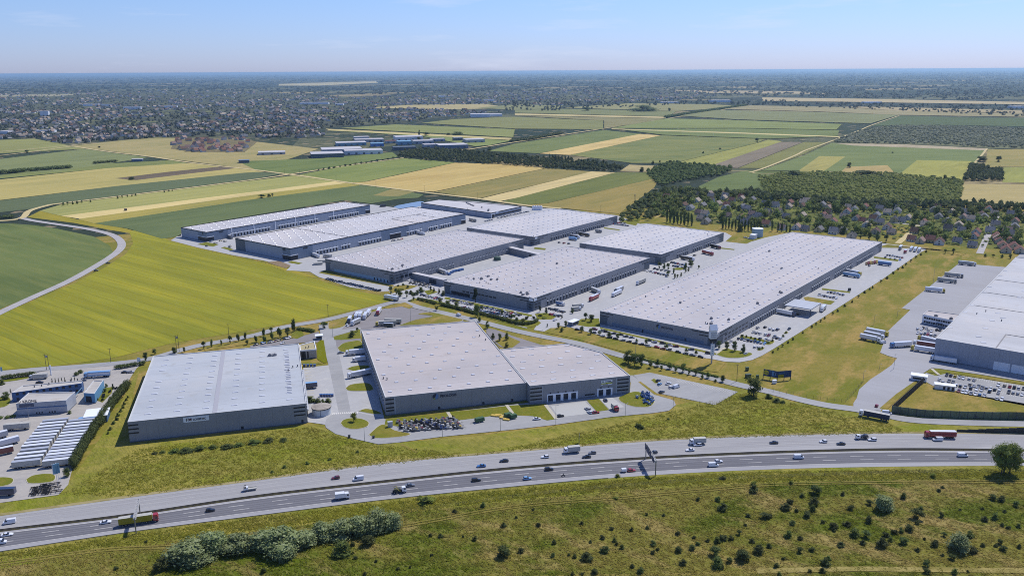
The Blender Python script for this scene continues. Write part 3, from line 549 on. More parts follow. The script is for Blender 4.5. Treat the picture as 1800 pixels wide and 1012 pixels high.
# ---------------------------------------------------------------- warehouses and other buildings
def cladding(name, col, ribs=2.2):
    return mat(name, col, .55, .35, layers=[('noise', .06, tuple(c * .9 for c in col), .4, .65, .8, 0, 1), ('noise', .5, tuple(c * 1.06 for c in col), .5, .7, .5, 0, 1), ('lines', .052, tuple(c * .72 for c in col), .988, .997, .6, 0, 1), ('lines', .052, tuple(c * .72 for c in col), .988, .997, .6, math.pi / 2, 1)])
clad = cladding('grey_cladding', (.275, .28, .30)); clad_d = cladding('dark_cladding', (.10, .12, .15)); clad_l = cladding('pale_cladding', (.40, .42, .46)); clad_b = cladding('blue_grey_cladding', (.17, .22, .30))
clad_w = cladding('white_cladding', (.78, .79, .82))
def roof_mat(name, col, ang=0.0, seam=.012):
    return mat(name, col, .7, .3, layers=[('noise', .03, tuple(c * .82 for c in col), .42, .64, .8, 0, 3), ('noise', .012, (col[0] * 1.06, col[1] * 1.0, col[2] * .93), .5, .62, .7, 0, 1.5),
        ('noise', .25, tuple(c * .93 for c in col), .5, .7, .6, 0, 4), ('noise', .11, (col[0] * .82, col[1] * .77, col[2] * .70), .57, .72, .75, 0, 1),
        ('lines', seam, tuple(c * .74 for c in col), .9965, .9985, .7, 0, 1), ('lines', .16, tuple(c * .95 for c in col), .93, .97, .5, 0, 1)])
roof_a = roof_mat('pale_blue_roof', S(180, 187, 216)); roof_b = roof_mat('warm_grey_roof', S(184, 180, 190)); roof_h = roof_mat('grey_white_roof', S(186, 184, 197)); roof_d = roof_mat('bright_roof', S(196, 196, 210))
flash = mat('roof_flashing', S(205, 208, 220), .5, .4); dark_trim = mat('black_trim', (.025, .03, .04), .6, .4); glass_d = mat('dark_glazing', (.012, .016, .028), .35, .3)
door_d = mat('dark_dock_door', (.02, .025, .04), .6, .3); door_p = mat('pale_dock_door', S(150, 154, 168), .6, .3); dome = mat('skylight_dome', (.62, .63, .67), .35, .5); curb_m = mat('skylight_kerb', (.48, .48, .52), .7, .3)
white_p = mat('white_frame', (.78, .80, .84), .5, .4); red_p = mat('red_letter', (.35, .02, .03), .5, .4); navy = mat('navy_letter', (.012, .018, .05), .5, .4); sky_p = mat('light_blue_paint', S(120, 165, 215), .5, .4); lime_p = mat('lime_paint', S(150, 160, 50), .5, .4)
def bmesh_door(wd, hd, surround):
    mb = MB(); mb.box(-wd / 2, wd / 2, -.10, 0, .2, hd, 0)
    mb.box(-wd / 2 - .25, -wd / 2, -.55, 0, .0, hd + .3, 1); mb.box(wd / 2, wd / 2 + .25, -.55, 0, .0, hd + .3, 1); mb.box(-wd / 2 - .25, wd / 2 + .25, -.6, 0, hd + .3, hd + .55, 1)
    return mb
DM = {}
for k, (a, b) in dict(dark=(door_d, door_d), grey=(door_d, clad_l), white=(door_d, white_p), pale=(door_p, clad_l)).items(): DM[k] = bmesh_door(2.7, 3.4, 0).mesh('dock_door', [a, b])
SK = {}
for k, (a, b, h) in dict(small=(2.2, 1.5, .55), long=(3.4, 1.2, .4)).items():
    mb = MB(); mb.box(-a / 2, a / 2, -b / 2, b / 2, -.05, h * .6, 1, taper=0); mb.box(-a / 2 + .05, a / 2 - .05, -b / 2 + .05, b / 2 - .05, h * .6, h, 0, taper=.25); SK[k] = mb.mesh('skylight', [dome, curb_m])
mb = MB(); mb.box(-1.2, 1.2, -.9, .9, 0, 1.3, 0); mb.cyl(0, 0, 1.3, 1.55, .55, .55, 10, 1); VENT = mb.mesh('roof_unit', [mat('unit_grey', (.20, .20, .22), .6, .3), dark_trim])
mb = MB(); mb.cyl(0, 0, 0, 1.1, .3, .3, 8, 0); mb.cyl(0, 0, 1.1, 1.4, .5, .2, 8, 0); PIPE = mb.mesh('exhaust_pipe', [mat('pipe_grey', (.10, .10, .11), .6, .3)])
def face(p, f, u, d=0.0, w=None, l=None):
    """local x,y and rotation of a point u metres along face f (0: y=0 side, 1: x=0 side, 2: far side, 3: x=w side)"""
    if f == 0: return (u, -d, 0.0)
    if f == 1: return (-d, u, -math.pi / 2)
    if f == 2: return (u, l + d, math.pi)
    return (w + d, u, math.pi / 2)
class Hall:
    def __init__(s, name, label, at, yaw, w, l, h, wall=clad, roof=roof_h, trim=None, poly=None, cat='warehouse'):
        s.w, s.l, s.h = w, l, h; s.t = thing(name, label, cat, (at[0], at[1], 0), yaw); s.yaw = yaw; s.at = at
        P = poly or [(0, 0), (w, 0), (w, l), (0, l)]; s.P = P; n = len(P); T = .45
        a = np.array(P, float); cen = a.mean(0); inn = []
        for i in range(n):
            p0, p1, p2 = a[i - 1], a[i], a[(i + 1) % n]; d1 = (p1 - p0) / np.linalg.norm(p1 - p0); d2 = (p2 - p1) / np.linalg.norm(p2 - p1)
            n1 = np.array([-d1[1], d1[0]]); n2 = np.array([-d2[1], d2[0]]); k = (n1 + n2); inn.append(tuple(p1 + T * k / (k @ n1)))
        vs = [(x, y, 0) for x, y in P] + [(x, y, h) for x, y in P] + [(x, y, h) for x, y in inn] + [(x, y, h - .5) for x, y in inn]; fs = []; ms = []
        for i in range(n):
            j = (i + 1) % n; fs += [(i, j, n + j, n + i), (n + i, n + j, 2 * n + j, 2 * n + i), (2 * n + i, 2 * n + j, 3 * n + j, 3 * n + i)]; ms += [0, 1, 1]
        mb = MB()
        for f, m in zip(fs, ms): mb.add([vs[q] for q in f], [(0, 1, 2, 3)], m)
        mb.build('wall', [wall, trim or flash], s.t)
        mb = MB(); mb.add([(x, y, h - .48) for x, y in inn], [tuple(range(n))]); mb.build('roof', roof, s.t)
        # plinth
        mb = MB()
        for i in range(n):
            p, q = P[i], P[(i + 1) % n]; L = math.hypot(q[0] - p[0], q[1] - p[1]); mb.box(.02, L - .02, -.06, -.003, .0, .7, 0, math.atan2(q[1] - p[1], q[0] - p[0]), p)
        mb.build('plinth', mat('plinth', (.12, .13, .16), .8, .2), s.t)
        if trim:
            mb = MB()
            for i in range(n):
                p, q = P[i], P[(i + 1) % n]; L = math.hypot(q[0] - p[0], q[1] - p[1]); mb.box(-.1, L + .1, -.12, -.004, h - .9, h + .08, 0, math.atan2(q[1] - p[1], q[0] - p[0]), p)
            mb.build('roof_edge_trim', trim, s.t)
    def lp(s, x, y):
        c, n = math.cos(s.yaw), math.sin(s.yaw); return (s.at[0] + c * x - n * y, s.at[1] + n * x + c * y)
    def panel(s, name, f, u0, u1, z0, z1, m, d=.05, parent=None):
        L = s.w if f in (0, 2) else s.l
        if f == 1: mb = MB().box(-d, -.004, u0, u1, z0, z1)
        elif f == 0: mb = MB().box(u0, u1, -d, -.004, z0, z1)
        elif f == 3: mb = MB().box(s.w + .004, s.w + d, u0, u1, z0, z1)
        else: mb = MB().box(u0, u1, s.l + .004, s.l + d, z0, z1)
        return mb.build(name, m, parent or s.t)
    def doors(s, f, us, kind='dark', z=1.0, lamps=True):
        for u in us:
            x, y, r = face(None, f, u, .004, s.w, s.l); link('dock_door', DM[kind], s.t, (x, y, z), r)
        if lamps:
            mb = MB()
            for u in us:
                x, y, r = face(None, f, u, .0, s.w, s.l); mb.box(-.35, .35, -.35, -.01, z + 5.2, z + 5.7, 0, r, (x, y))
            mb.build('dock_lamps', dark_trim, s.t)['kind'] = 'stuff'
    def skylights(s, nx, ny, kind='small', mx=6, my=6, jit=.4, rot=0, skip=.0, seed=1, group=None):
        r = random.Random(seed); pts = []
        for i in range(nx):
            for j in range(ny):
                if r.random() < skip: continue
                x = mx + (s.w - 2 * mx) * (i + (.25 if j % 2 else -.25) * jit * 2) / max(1, nx - 1); y = my + (s.l - 2 * my) * j / max(1, ny - 1)
                if inside((x, y), s.P) and 3 < y < s.l - 3: pts.append((x, y))
        pts.sort(key=lambda p: Vector((*s.lp(*p), 0)).length); z = s.h - .48
        for p in pts[:98]: link('skylight', SK[kind], s.t, (p[0], p[1], z), rot)
        if len(pts) > 98:
            mb = MB(); me = SK[kind]; V = [tuple(v.co) for v in me.vertices]; Fc = [(tuple(q.vertices), q.material_index) for q in me.polygons]
            for p in pts[98:]:
                c, n = math.cos(rot), math.sin(rot); o = len(mb.v); mb.v += [(p[0] + c * v[0] - n * v[1], p[1] + n * v[0] + c * v[1], v[2] + z) for v in V]
                for q, mi in Fc: mb.f.append([k + o for k in q]); mb.m.append(mi)
            mb.build('skylights', [dome, curb_m], s.t)['kind'] = 'stuff'
    def units(s, pts, me=None):
        for k, (x, y) in enumerate(pts): link('roof_unit' if (me or VENT) is VENT else 'exhaust_pipe', me or VENT, s.t, (x, y, s.h - .48), .3 * (k % 3))
    def text(s, txt, f, u, z, size, m, d=.12, name='lettering', extr=.06):
        cu = bpy.data.curves.new(name, 'FONT'); cu.body = txt; cu.size = size; cu.extrude = extr; cu.offset = .05; cu.materials.append(m)
        tmp = bpy.data.objects.new('tmp', cu); C.objects.link(tmp); me = bpy.data.meshes.new_from_object(tmp.evaluated_get(bpy.context.evaluated_depsgraph_get())); me.name = name; bpy.data.objects.remove(tmp); bpy.data.curves.remove(cu)
        x, y, r = face(None, f, u, d, s.w, s.l); o = link(name, me, s.t, (x, y, z)); o.rotation_euler = (math.pi / 2, 0, r); return o
    def emblem(s, f, u, z, R):
        """globe emblem: dark crescent on the left, blue leaf on the right, green tip below"""
        x, y, r = face(None, f, u, .08, s.w, s.l)
        for nm, m, a0, a1, r0, r1, dx, dz in (('emblem_crescent', navy, 70, 215, R, R * .45, 0, 0), ('emblem_leaf', mat('mid_blue_paint', (.10, .20, .42), .5, .4), -95, 80, R, .0, R * .06, .1), ('emblem_tip', lime_p, 215, 265, R * 1.0, R * .6, 0, -.05)):
            mb = MB(); vs = []; n = 14
            for i in range(n + 1):
                t = math.radians(a0 + (a1 - a0) * i / n); vs.append((dx + r0 * math.cos(t), 0, dz + r0 * math.sin(t)))
            for i in range(n, -1, -1):
                t = math.radians(a0 + (a1 - a0) * i / n); q = r1 * (1 if nm != 'emblem_crescent' else .55 + .45 * abs(2 * i / n - 1)); vs.append((dx + q * math.cos(t) + (.25 * R if nm == 'emblem_crescent' else 0), 0, dz + q * math.sin(t)))
            mb.add(vs, [(i, i + 1, 2 * n - i, 2 * n + 1 - i) for i in range(n)])
            o = mb.build(nm, m, s.t); o.location = (x, y, z); o.rotation_euler = (0, 0, r)
def strips(h, f, near, length, n=2, z0=None, step=2.0, th=.7, m=None, d=.06, short=.7, end=1):
    L = h.w if f in (0, 2) else h.l
    for i in range(n):
        ln = length * (short ** i); a = near if end > 0 else L - near - ln
        h.panel('window_strip', f, a, a + ln, (z0 or h.h - 1.4) - i * step - th, (z0 or h.h - 1.4) - i * step, m or glass_d, d)
# A - pale blue roof, sign board
A = Hall('warehouse', 'low wide warehouse with pale blue roof and white sign board, nearest on the left', (-208.6, 430.21), .2738, 94.48, 115.07, 12.12, clad, roof_a)
A.skylights(6, 10, 'long', 9, 10, 0, 0, .02, 3)
MB().box(43.5, 46, .6, 114.4, 11.65, 11.78).build('roof_walkway', mat('walkway_grey', S(166, 168, 186), .8, .2), A.t)
for z in (9.6, 7.3, 5.0): A.panel('window_strip', 0, .0, 5.2, z, z + .75, glass_d, .07); A.panel('window_strip', 0, 87.2, 93.6, z, z + .75, glass_d, .07)
sg = A.panel('sign_board', 0, 28.2, 41.6, 8.3, 11.2, white_p, .12)
A.text('F', 0, 29.5, 9.0, 2.3, navy, .14); A.text('M', 0, 30.8, 9.0, 2.3, mat('dark_red_letter', (.10, .012, .03)), .14); A.text('LOGISTIC', 0, 33.2, 9.05, 1.6, navy, .14)
A.panel('door', 0, 58, 59.4, 0, 2.4, door_d, .05); A.panel('door', 0, 91, 92.2, 0, 2.3, door_d, .05)
A.doors(3, [8 + 4.6 * i for i in range(16)], 'dark')
for i in range(24): MB().box(84.5, 87.2, 0, .5, 11.63, 12.0).build('roof_hatch', curb_m, A.t).location = (0, 22 + 3.3 * i, 0)
A.units([(75, 94), (78, 94)]); A.units([(86, 60), (89, 66), (92, 67)], PIPE); A.panel('loading_canopy', 3, 8, 80, 4.6, 4.9, clad_l, 1.4)
# B - warm grey roof with globe emblem
Bh = Hall('warehouse', 'tall grey warehouse with seamed warm grey roof and dark globe emblem on its front wall', (-74.17, 465.47), .2669, 85.73, 138.25, 11.68, clad, roof_b)
Bh.skylights(7, 9, 'small', 7, 9, .5, 0, .05, 5)
for z in (9.6, 7.0, 4.4, 2.6): Bh.panel('window_strip', 0, .1, 5.0, z, z + .85, glass_d, .07)
Bh.panel('corner_pilaster', 0, 5.2, 5.9, .7, 11.2, clad_l, .1)
Bh.emblem(0, 29.6, 8.8, 1.75); Bh.text('PRO', 0, 32.4, 8.1, 2.1, navy, .1); Bh.text('LOGIS', 0, 36.5, 8.1, 2.1, mat('deep_blue_letter', (.018, .028, .07), .5, .4), .1)
for u in (31, 58, 76): Bh.panel('door', 0, u, u + 1.3, 0, 2.3, door_d, .05)
Bh.doors(1, [9 + 5.2 * i for i in range(23)], 'grey'); Bh.units([(3, 32), (5, 30)], PIPE); Bh.units([(80, 100), (82, 90)], PIPE)
# C - chamfered hall with dock doors on the front
ux = lambda px, py, z, h: None
def loc_of(at, yaw, px, py, z):
    x, y = G(px, py, z); dx, dy = x - at[0], y - at[1]; return (math.cos(yaw) * dx + math.sin(yaw) * dy, -math.sin(yaw) * dx + math.cos(yaw) * dy)
atC = (10.04, 482.04); q1 = loc_of(atC, .2669, 1056.9, 618.4, 11.89); q2 = loc_of(atC, .2669, 996.8, 603.1, 11.89); q3 = loc_of(atC, .2669, 880, 613.3, 11.89)
CP = [(.4, 0), (65.25, 0), q1, q2, (.4, q3[1])]
Ch = Hall('warehouse', 'grey warehouse with slanted back corner and six dark loading doors in white frames', atC, .2669, 65.25, 112, 11.89, clad, roof_b, None, CP)
Ch.skylights(5, 9, 'long', 7, 8, .3, 0, .04, 8)
for z in (9.4, 7.0, 4.6, 2.4): Ch.panel('window_strip', 0, .6, 8.0, z, z + .8, glass_d, .07); Ch.panel('window_strip', 0, 56.8, 64.3, z, z + .8, glass_d, .07)
Ch.panel('corner_pilaster', 0, 8.2, 8.8, .7, 11.3, clad_l, .1); Ch.panel('corner_pilaster', 0, 55.8, 56.4, .7, 11.3, clad_l, .1)
for (a, b, hgt, us) in ((11.2, 31, 5.3, (13.4, 18.3, 23.2, 28.2)), (43.5, 53.6, 5.3, (46.0, 51.0))):
    mb = MB(); u0 = a
    for u in us: mb.box(u0, u - 1.55, -.2, -.004, .2, hgt, 0); u0 = u + 1.55; mb.box(u - 1.55, u + 1.55, -.2, -.004, 4.5, hgt, 0)
    mb.box(u0, b, -.2, -.004, .2, hgt, 0); mb.build('door_frame', white_p, Ch.t)
    for u in us: Ch.panel('dock_door', 0, u - 1.5, u + 1.5, .9, 4.45, door_d, .04); Ch.panel('door_lamp', 0, u - .35, u + .35, 5.5, 6.1, dark_trim, .3)
Ch.panel('window_strip', 0, 35.5, 42, 1.7, 2.6, glass_d, .06)
bn = Ch.panel('sign_board', 0, 46.2, 53.4, 7.4, 10.4, white_p, .14)
Ch.panel('sign_stripe', 0, 46.2, 53.4, 8.0, 8.7, mat('olive_sign', S(176, 178, 40), .5, .4), .17); Ch.panel('sign_stripe', 0, 49.0, 53.4, 8.7, 9.0, mat('green_sign', (.03, .09, .03), .5, .4), .17); Ch.panel('sign_mark', 0, 46.8, 47.7, 9.2, 10.0, mat('green_sign', (.03, .09, .03)), .17)
Ch.panel('sign_mark', 0, 48.3, 52.6, 9.35, 9.8, navy, .17); Ch.panel('sign_mark', 0, 47.2, 50.4, 7.5, 7.85, navy, .17)
MB().box(.6, 1.0, .6, 111, 11.42, 11.7).build('roof_joint', dark_trim, Ch.t)
# the estate halls
def estate(name, label, at, w, l, h, roof, nsk, sk='small', trim=None, doors=None, f1=True, yaw=YA, seed=1, wall=clad, far=True):
    H = Hall(name, label, at, yaw, w, l, h, wall, roof, trim)
    H.skylights(*nsk, sk, 6, 6, .5, 0, .05, seed)
    if not trim:
        for f in (0, 1):
            strips(H, f, .0, 26 if f == 0 else 20, 2, h - 1.0, 2.2, .7)
            strips(H, f, .0, 22 if f == 0 else 12, 2, h - 1.0, 2.2, .7, end=-1)
        H.panel('corner_panel', 0, 0, 11, .7, h - 4.2, clad_d, .05); H.panel('corner_panel', 1, 0, 7, .7, h - 4.2, clad_d, .05)
        H.panel('corner_panel', 0, w - 11, w, .7, h - 4.2, clad_d, .05); H.panel('corner_panel', 1, l - 7, l, .7, h - 4.2, clad_d, .05)
        for f, u in ((0, 2), (0, 6), (1, 2)): H.panel('window', f, u, u + 3, 2.6, 3.6, glass_d, .08); H.panel('window', f, u, u + 3, 5.0, 6.0, glass_d, .08) if h > 11.5 else None
    return H
HH = estate('warehouse', 'longest warehouse, huge grey-white roof beside dry grass, emblem on its front', (147.78, 588.38), 421.58, 99.3, 11.01, roof_h, (42, 9), seed=2)
ud = [u for u in np.arange(62, 385, 4.6) if not (118 < u < 128 or 150 < u < 158 or 176 < u < 196 or 250 < u < 262 or 318 < u < 332)]
HH.doors(0, ud[:58], 'grey')
HH.emblem(1, 47.5, 7.6, 1.7); HH.text('PRO', 1, 45.0, 6.7, 2.1, navy, .1); HH.text('LOGIS', 1, 40.9, 6.7, 2.1, mat('deep_blue_letter', (.018, .028, .07)), .1)
HH.panel('cladding_band', 1, 10, 88, .72, 3.4, clad_b, .03); HH.panel('door', 1, 24, 25.3, .2, 2.6, door_d, .06); HH.panel('door', 1, 60, 61.3, .2, 2.6, door_d, .06)
for i in range(7): HH.panel('window', 0, 14 + 6.3 * i, 18 + 6.3 * i, 2.4, 3.5, glass_d, .08); HH.panel('window', 0, 14 + 6.3 * i, 18 + 6.3 * i, 5.6, 6.5, glass_d, .08)
HH.panel('wall_board', 1, 0, 4, 7.8, 10.4, clad_l, .3); HH.panel('wall_board', 0, 0, 3.6, 7.8, 10.4, clad_l, .3)
HH.units([(20, 14), (38, 8), (96, 9), (140, 6), (60, 60), (230, 40), (300, 80), (142, 8), (33, 20)]); HH.units([(60, 92), (100, 92), (160, 93), (18, 16), (19, 18), (250, 12), (12, 10)], PIPE)
Gh = estate('warehouse', 'squarish warehouse in front of the poplar row with red lorry in its yard', (154.38, 861.94), 151.88, 101.01, 10.89, roof_d, (15, 9), seed=3)
Gh.doors(0, [u for u in np.arange(36, 128, 4.7) if not (62 < u < 70 or 95 < u < 100)], 'grey'); Gh.units([(8, 6), (130, 10), (12, 30)], PIPE)
Fh = estate('warehouse', 'central warehouse behind the hedged car park, stained roof with plant near its edge', (17.82, 686.99), 197.48, 100.31, 11.58, roof_h, (19, 9), seed=4)
Fh.doors(0, [u for u in np.arange(20, 176, 4.8) if not (66 < u < 72 or 118 < u < 124)][:30], 'grey')
Fh.units([(8, 12), (11, 15), (9, 20), (4, 14), (30, 70), (34, 66), (26, 78), (28, 80), (22, 84), (38, 80), (120, 60)]); Fh.units([(16, 62), (18, 66), (14, 70), (20, 88), (22, 92), (150, 30), (90, 20), (178, 88)], PIPE)
for i in range(9): Fh.panel('window', 1, 40 + 4.4 * i, 43.4 + 4.4 * i, 4.9, 6.0, glass_d, .08)
Fh.panel('entrance_glazing', 1, 70, 92, 1.0, 4.0, glass_d, .08); Fh.panel('wall_board', 1, .4, 4.5, 8.7, 10.7, white_p, .2); Fh.panel('wall_board', 0, .4, 4.5, 8.7, 10.7, white_p, .2)
Eh = estate('warehouse', 'warehouse beside the car row and yellow-green field, light band low on its end wall', (-110.79, 783.22), 201.72, 99.01, 12.28, roof_h, (20, 10), seed=5)
Eh.doors(0, [u for u in np.arange(38, 178, 4.9) if not (84 < u < 92)], 'pale'); Eh.panel('cladding_band', 1, 9, 86, .72, 3.6, mat('pale_blue_band', S(150, 178, 220), .5, .4), .03)
for i in range(5): Eh.panel('door', 1, 9 + 4.5 * i, 10.4 + 4.5 * i, .2, 3.0, door_d, .06)
for i in range(4): Eh.panel('window', 0, 8 + 5.5 * i, 12 + 5.5 * i, 4.4, 7.2, glass_d, .08)
Eh.units([(6, 8), (9, 12), (5, 14), (12, 7), (20, 9), (22, 12)], PIPE); Eh.units([(7, 10), (25, 14)])
Kh = estate('warehouse', 'warehouse with dark lorries docked at its yard side, below the golden field', (26.0, 962.58), 183.37, 102.45, 10.58, roof_d, (17, 9), seed=6)
Kh.doors(0, [u for u in np.arange(34, 152, 4.8) if not (80 < u < 86)], 'grey'); Kh.panel('wall_board', 0, 1.4, 5.5, 7.7, 9.7, white_p, .2); Kh.units([(4, 4), (150, 60)], PIPE)
def modern(label, at, w, l, h, nsk, groups, seed, mids=()):
    H = estate('warehouse', label, at, w, l, h, roof_d, nsk, trim=dark_trim, seed=seed, wall=cladding('bluish_cladding', (.30, .34, .42)))
    H.panel('corner_panel', 0, 0, 30, .7, h - .95, clad_b, .04); H.panel('corner_panel', 1, 0, 13 if l > 60 else 18, .7, h - .95, clad_b, .04)
    H.panel('corner_panel', 0, w - 26, w, .7, h - .95, clad_b, .04)
    if l > 60: H.panel('corner_panel', 1, l - 18, l, .7, h - .95, clad_d, .04)
    for f, b in ((0, 9.5), (1, 14 if l > 60 else 18)):
        H.panel('entrance_glazing', f, 0, b, .8, 5.4, glass_d, .07); H.panel('entrance_frame', f, -.3, b + .3, 5.4, 6.0, white_p, .45)
    H.panel('entrance_glazing', 0, w - 9, w, .8, 5.4, glass_d, .07); H.panel('entrance_frame', 0, w - 9.3, w + .3, 5.4, 6.0, white_p, .45)
    for a, b in mids: H.panel('corner_panel', 0, a - 14, b + 14, .7, h - .95, clad_b, .04); H.panel('entrance_glazing', 0, a, b, .9, 6.4, glass_d, .08); H.panel('entrance_frame', 0, a - .3, b + .3, 6.4, 7.0, white_p, .5)
    H.panel('wall_board', 1, 8 if l > 60 else 6, 13 if l > 60 else 9, h - 3.6, h - 1.4, dark_trim, .12); H.panel('wall_board', 0, 17, 23, h - 3.4, h - 1.6, dark_trim, .12)
    us = [a + 4.5 * i for a, n in groups for i in range(n)]; H.doors(0, us, 'white', .9)
    for a, n in groups: H.panel('door_fascia', 0, a - 2.4, a + 4.5 * (n - 1) + 2.4, 5.0, 5.4, white_p, .9)
    return H
Dh = modern('long bright-roofed warehouse with black roof edge and glazed blue corner, left of centre', (-235.45, 889.05), 284.08, 97.88, 13.67, (24, 9), [(36, 7), (72, 3), (98, 8), (176, 6), (214, 4), (236, 5)], 7, [(146, 164)])
for x0, x1, y0, y1 in ((82, 82.5, .6, 94), (196, 196.5, .6, 48), (196.5, 262, 48, 48.5), (240, 240.5, 15, 48)): MB().box(x0, x1, y0, y1, 13.2, 13.5).build('roof_joint', dark_trim, Dh.t)
Ih = modern('narrow bright-roofed warehouse with black roof edge beside the dark green field, farthest left', (-361.76, 995.98), 261.53, 53.88, 12.08, (24, 4), [(34, 13), (104, 7), (138, 7), (188, 12)], 8)
for i in range(6): MB().box(34 + 32 * i, 35 + 32 * i, -.3, .1, 0, 11.8).build('downpipe', white_p, Ih.t)
# J - measured corners
zJ = 8.0; jp = [G(863.4, 374.1, zJ), G(916.7, 362.5, zJ), G(771.5, 350.5, zJ), G(740.2, 356.3, zJ)]
yJ = math.atan2(jp[1][1] - jp[0][1], jp[1][0] - jp[0][0]); PJ = []
for p in jp: dx, dy = p[0] - jp[0][0], p[1] - jp[0][1]; PJ.append((math.cos(yJ) * dx + math.sin(yJ) * dy, -math.sin(yJ) * dx + math.cos(yJ) * dy))
Jh = Hall('warehouse', 'low flat warehouse with dark roof edge and white entrance frame, farthest of the estate', jp[0], yJ, PJ[1][0], 150, zJ, cladding('bluish_cladding', (.3, .34, .42)), roof_d, dark_trim, PJ)
Jh.panel('window_band', 0, 8, PJ[1][0] - 1, 2.2, 4.4, glass_d, .06); Jh.panel('entrance_frame', 0, 0, 8, .2, 6.2, white_p, .5); Jh.panel('entrance_glazing', 0, .8, 7.2, .3, 5.4, glass_d, .55); Jh.panel('wall_board', 0, 11, 16, 6.2, 8.6, white_p, .3)
Jh.units([(20, 20), (30, 40), (12, 14), (14, 16)]); Jh.units([(36 + 3 * i, 60 + 5 * i) for i in range(6)]); Jh.units([(10, 50), (8, 90)], PIPE)
# L - the big hall at the right edge
Lh = Hall('warehouse', 'big pale hall cut by the right edge with large roller doors on its front', (291.61, 560.31), -.6662, 230, 329.5, 15.42, cladding('plain_cladding', (.33, .35, .41)), roof_mat('stained_roof', S(184, 187, 202), seam=.02))
Lh.skylights(9, 26, 'long', 12, 10, .8, .5, .45, 21)
for (x0, x1, y0, y1) in ((36, 36.7, .6, 40), (36.7, 120, 39.4, 40), (52, 52.6, 70, 84), (52.6, 150, 83.4, 84), (52.6, 150, 70, 70.6), (.6, 140, 110, 110.4), (.6, 140, 160, 160.4), (.6, 150, 215, 215.4)): MB().box(x0, x1, y0, y1, 14.95, 15.2).build('roof_joint', mat('joint_grey', S(142, 142, 152), .8, .2), Lh.t)
Lh.units([(14, 96), (10, 84), (48, 92), (54, 96), (58, 92), (80, 104), (92, 106), (62, 42), (28, 75)], PIPE); Lh.units([(50, 94), (62, 44), (90, 100)])
for u in (36.5, 47): Lh.panel('roller_door', 0, u, u + 9.6, .2, 6.4, clad_w, .06)
Lh.panel('gateway_shade_panel', 0, 58.5, 120, .2, 7.0, door_d, .05)  # solid dark panel, painted as the shade inside an open gateway
Lh.doors(1, [6 + 4.6 * i for i in range(8)], 'grey'); Lh.doors(1, [70 + 4.8 * i for i in range(48)], 'grey')
# office block of the right hall
def block(name, label, cat, pts_px, h, z_ref, wall, roof, floors=0, nwin=0, trim=None, cornice=None):
    P = [G(a, b, z_ref) for a, b in pts_px]; o = P[0]; yaw = math.atan2(P[1][1] - o[1], P[1][0] - o[0]); Q = []
    for p in P: dx, dy = p[0] - o[0], p[1] - o[1]; Q.append((math.cos(yaw) * dx + math.sin(yaw) * dy, -math.sin(yaw) * dx + math.cos(yaw) * dy))
    H = Hall(name, label, o, yaw, Q[1][0], max(q[1] for q in Q), h, wall, roof, trim, Q, cat)
    for f in range(floors):
        for i in range(nwin):
            u = 1.2 + (Q[1][0] - 2.4) * (i + .5) / nwin
            fr = H.panel('window', 0, u - .75, u + .75, 1.2 + 3.2 * f, 2.7 + 3.2 * f, glass_d, .05)
    return H
Of = block('office_building', 'two storey white office block with rows of small windows attached to the right hall', 'office', [(1622, 552), (1682, 564), (1692, 553), (1631, 545)], 7.6, 7.6, clad_w, roof_b, 2, 13)
Of.units([(9, 3), (20, 4)]); Of.panel('canopy', 0, 11, 16, 2.9, 3.2, clad_d, 1.4)
So = block('office_building', 'small white office with gravel roof at the back corner of the pale blue roofed warehouse', 'office', [(527.5, 615.5), (556, 613.2), (552.6, 599), (526.5, 606)], 6.8, 6.8, mat('ribbed_white', S(170, 172, 184), .5, .3), mat('gravel_roof', S(176, 168, 142), .95, .1, layers=[('noise', .6, S(150, 142, 118), .45, .65, .8, 0, 1)]), 0, 0, white_p)
So.panel('entrance_glazing', 0, .6, 3.6, .2, 5.6, glass_d, .06); So.panel('window', 0, 4.6, 5.6, .8, 5.4, glass_d, .06); So.units([(4, 5), (6, 6)], PIPE)
# krone-like service centre
kb_w = mat('service_white', S(170, 178, 200), .5, .3, layers=[('noise', .2, S(150, 158, 180), .4, .65, .8, 0, 1)]); kb_b = mat('service_blue', (.05, .12, .27), .5, .35); kroof = roof_mat('worn_flat_roof', S(186, 184, 188))
K2 = block('service_building', 'low flat-roofed blue office wing behind the lettered service hall, left edge', 'service centre', [(20, 690), (143, 673), (146, 668), (40, 677)], 6.5, 6.5, kb_b, kroof, 2, 10)
K2.units([(12, 6), (16, 6), (20, 7), (32, 8), (36, 8)], PIPE); K2.units([(40, 5), (46, 7)])
K1 = block('service_building', 'white service hall with blue band and dark raised lettering on its roof edge', 'service centre', [(28, 709), (116, 703), (132, 688), (50, 690)], 8.0, 8.0, kb_w, kroof)
K1.panel('blue_band', 0, 0, K1.w, 4.3, 5.0, kb_b, .05); K1.panel('window_band', 0, 1.5, 9.5, 5.4, 7.4, mat('blue_glazing', (.03, .06, .13), .2, .6), .05); K1.panel('blue_band', 3, 0, 30, 4.3, 5.0, sky_p, .05)
for i in range(3): K1.panel('window', 0, 10 + 1.5 * i, 10.8 + 1.5 * i, .9, 1.8, glass_d, .05); K1.panel('window', 0, 17 + 1.5 * i, 17.8 + 1.5 * i, .9, 1.8, glass_d, .05)
K1.text('KRONE', 0, 3.6, 8.1, 2.3, navy, .02, extr=.12)
mb = MB(); n = 18
for i in range(n):
    a, b = 2 * math.pi * i / n, 2 * math.pi * (i + 1) / n; mb.add([(1.7 + 1.05 * math.cos(t) * k, -.1, 9.0 + 1.05 * math.sin(t) * k) for t in (a, b) for k in (1, .78)], [(0, 2, 3, 1)])
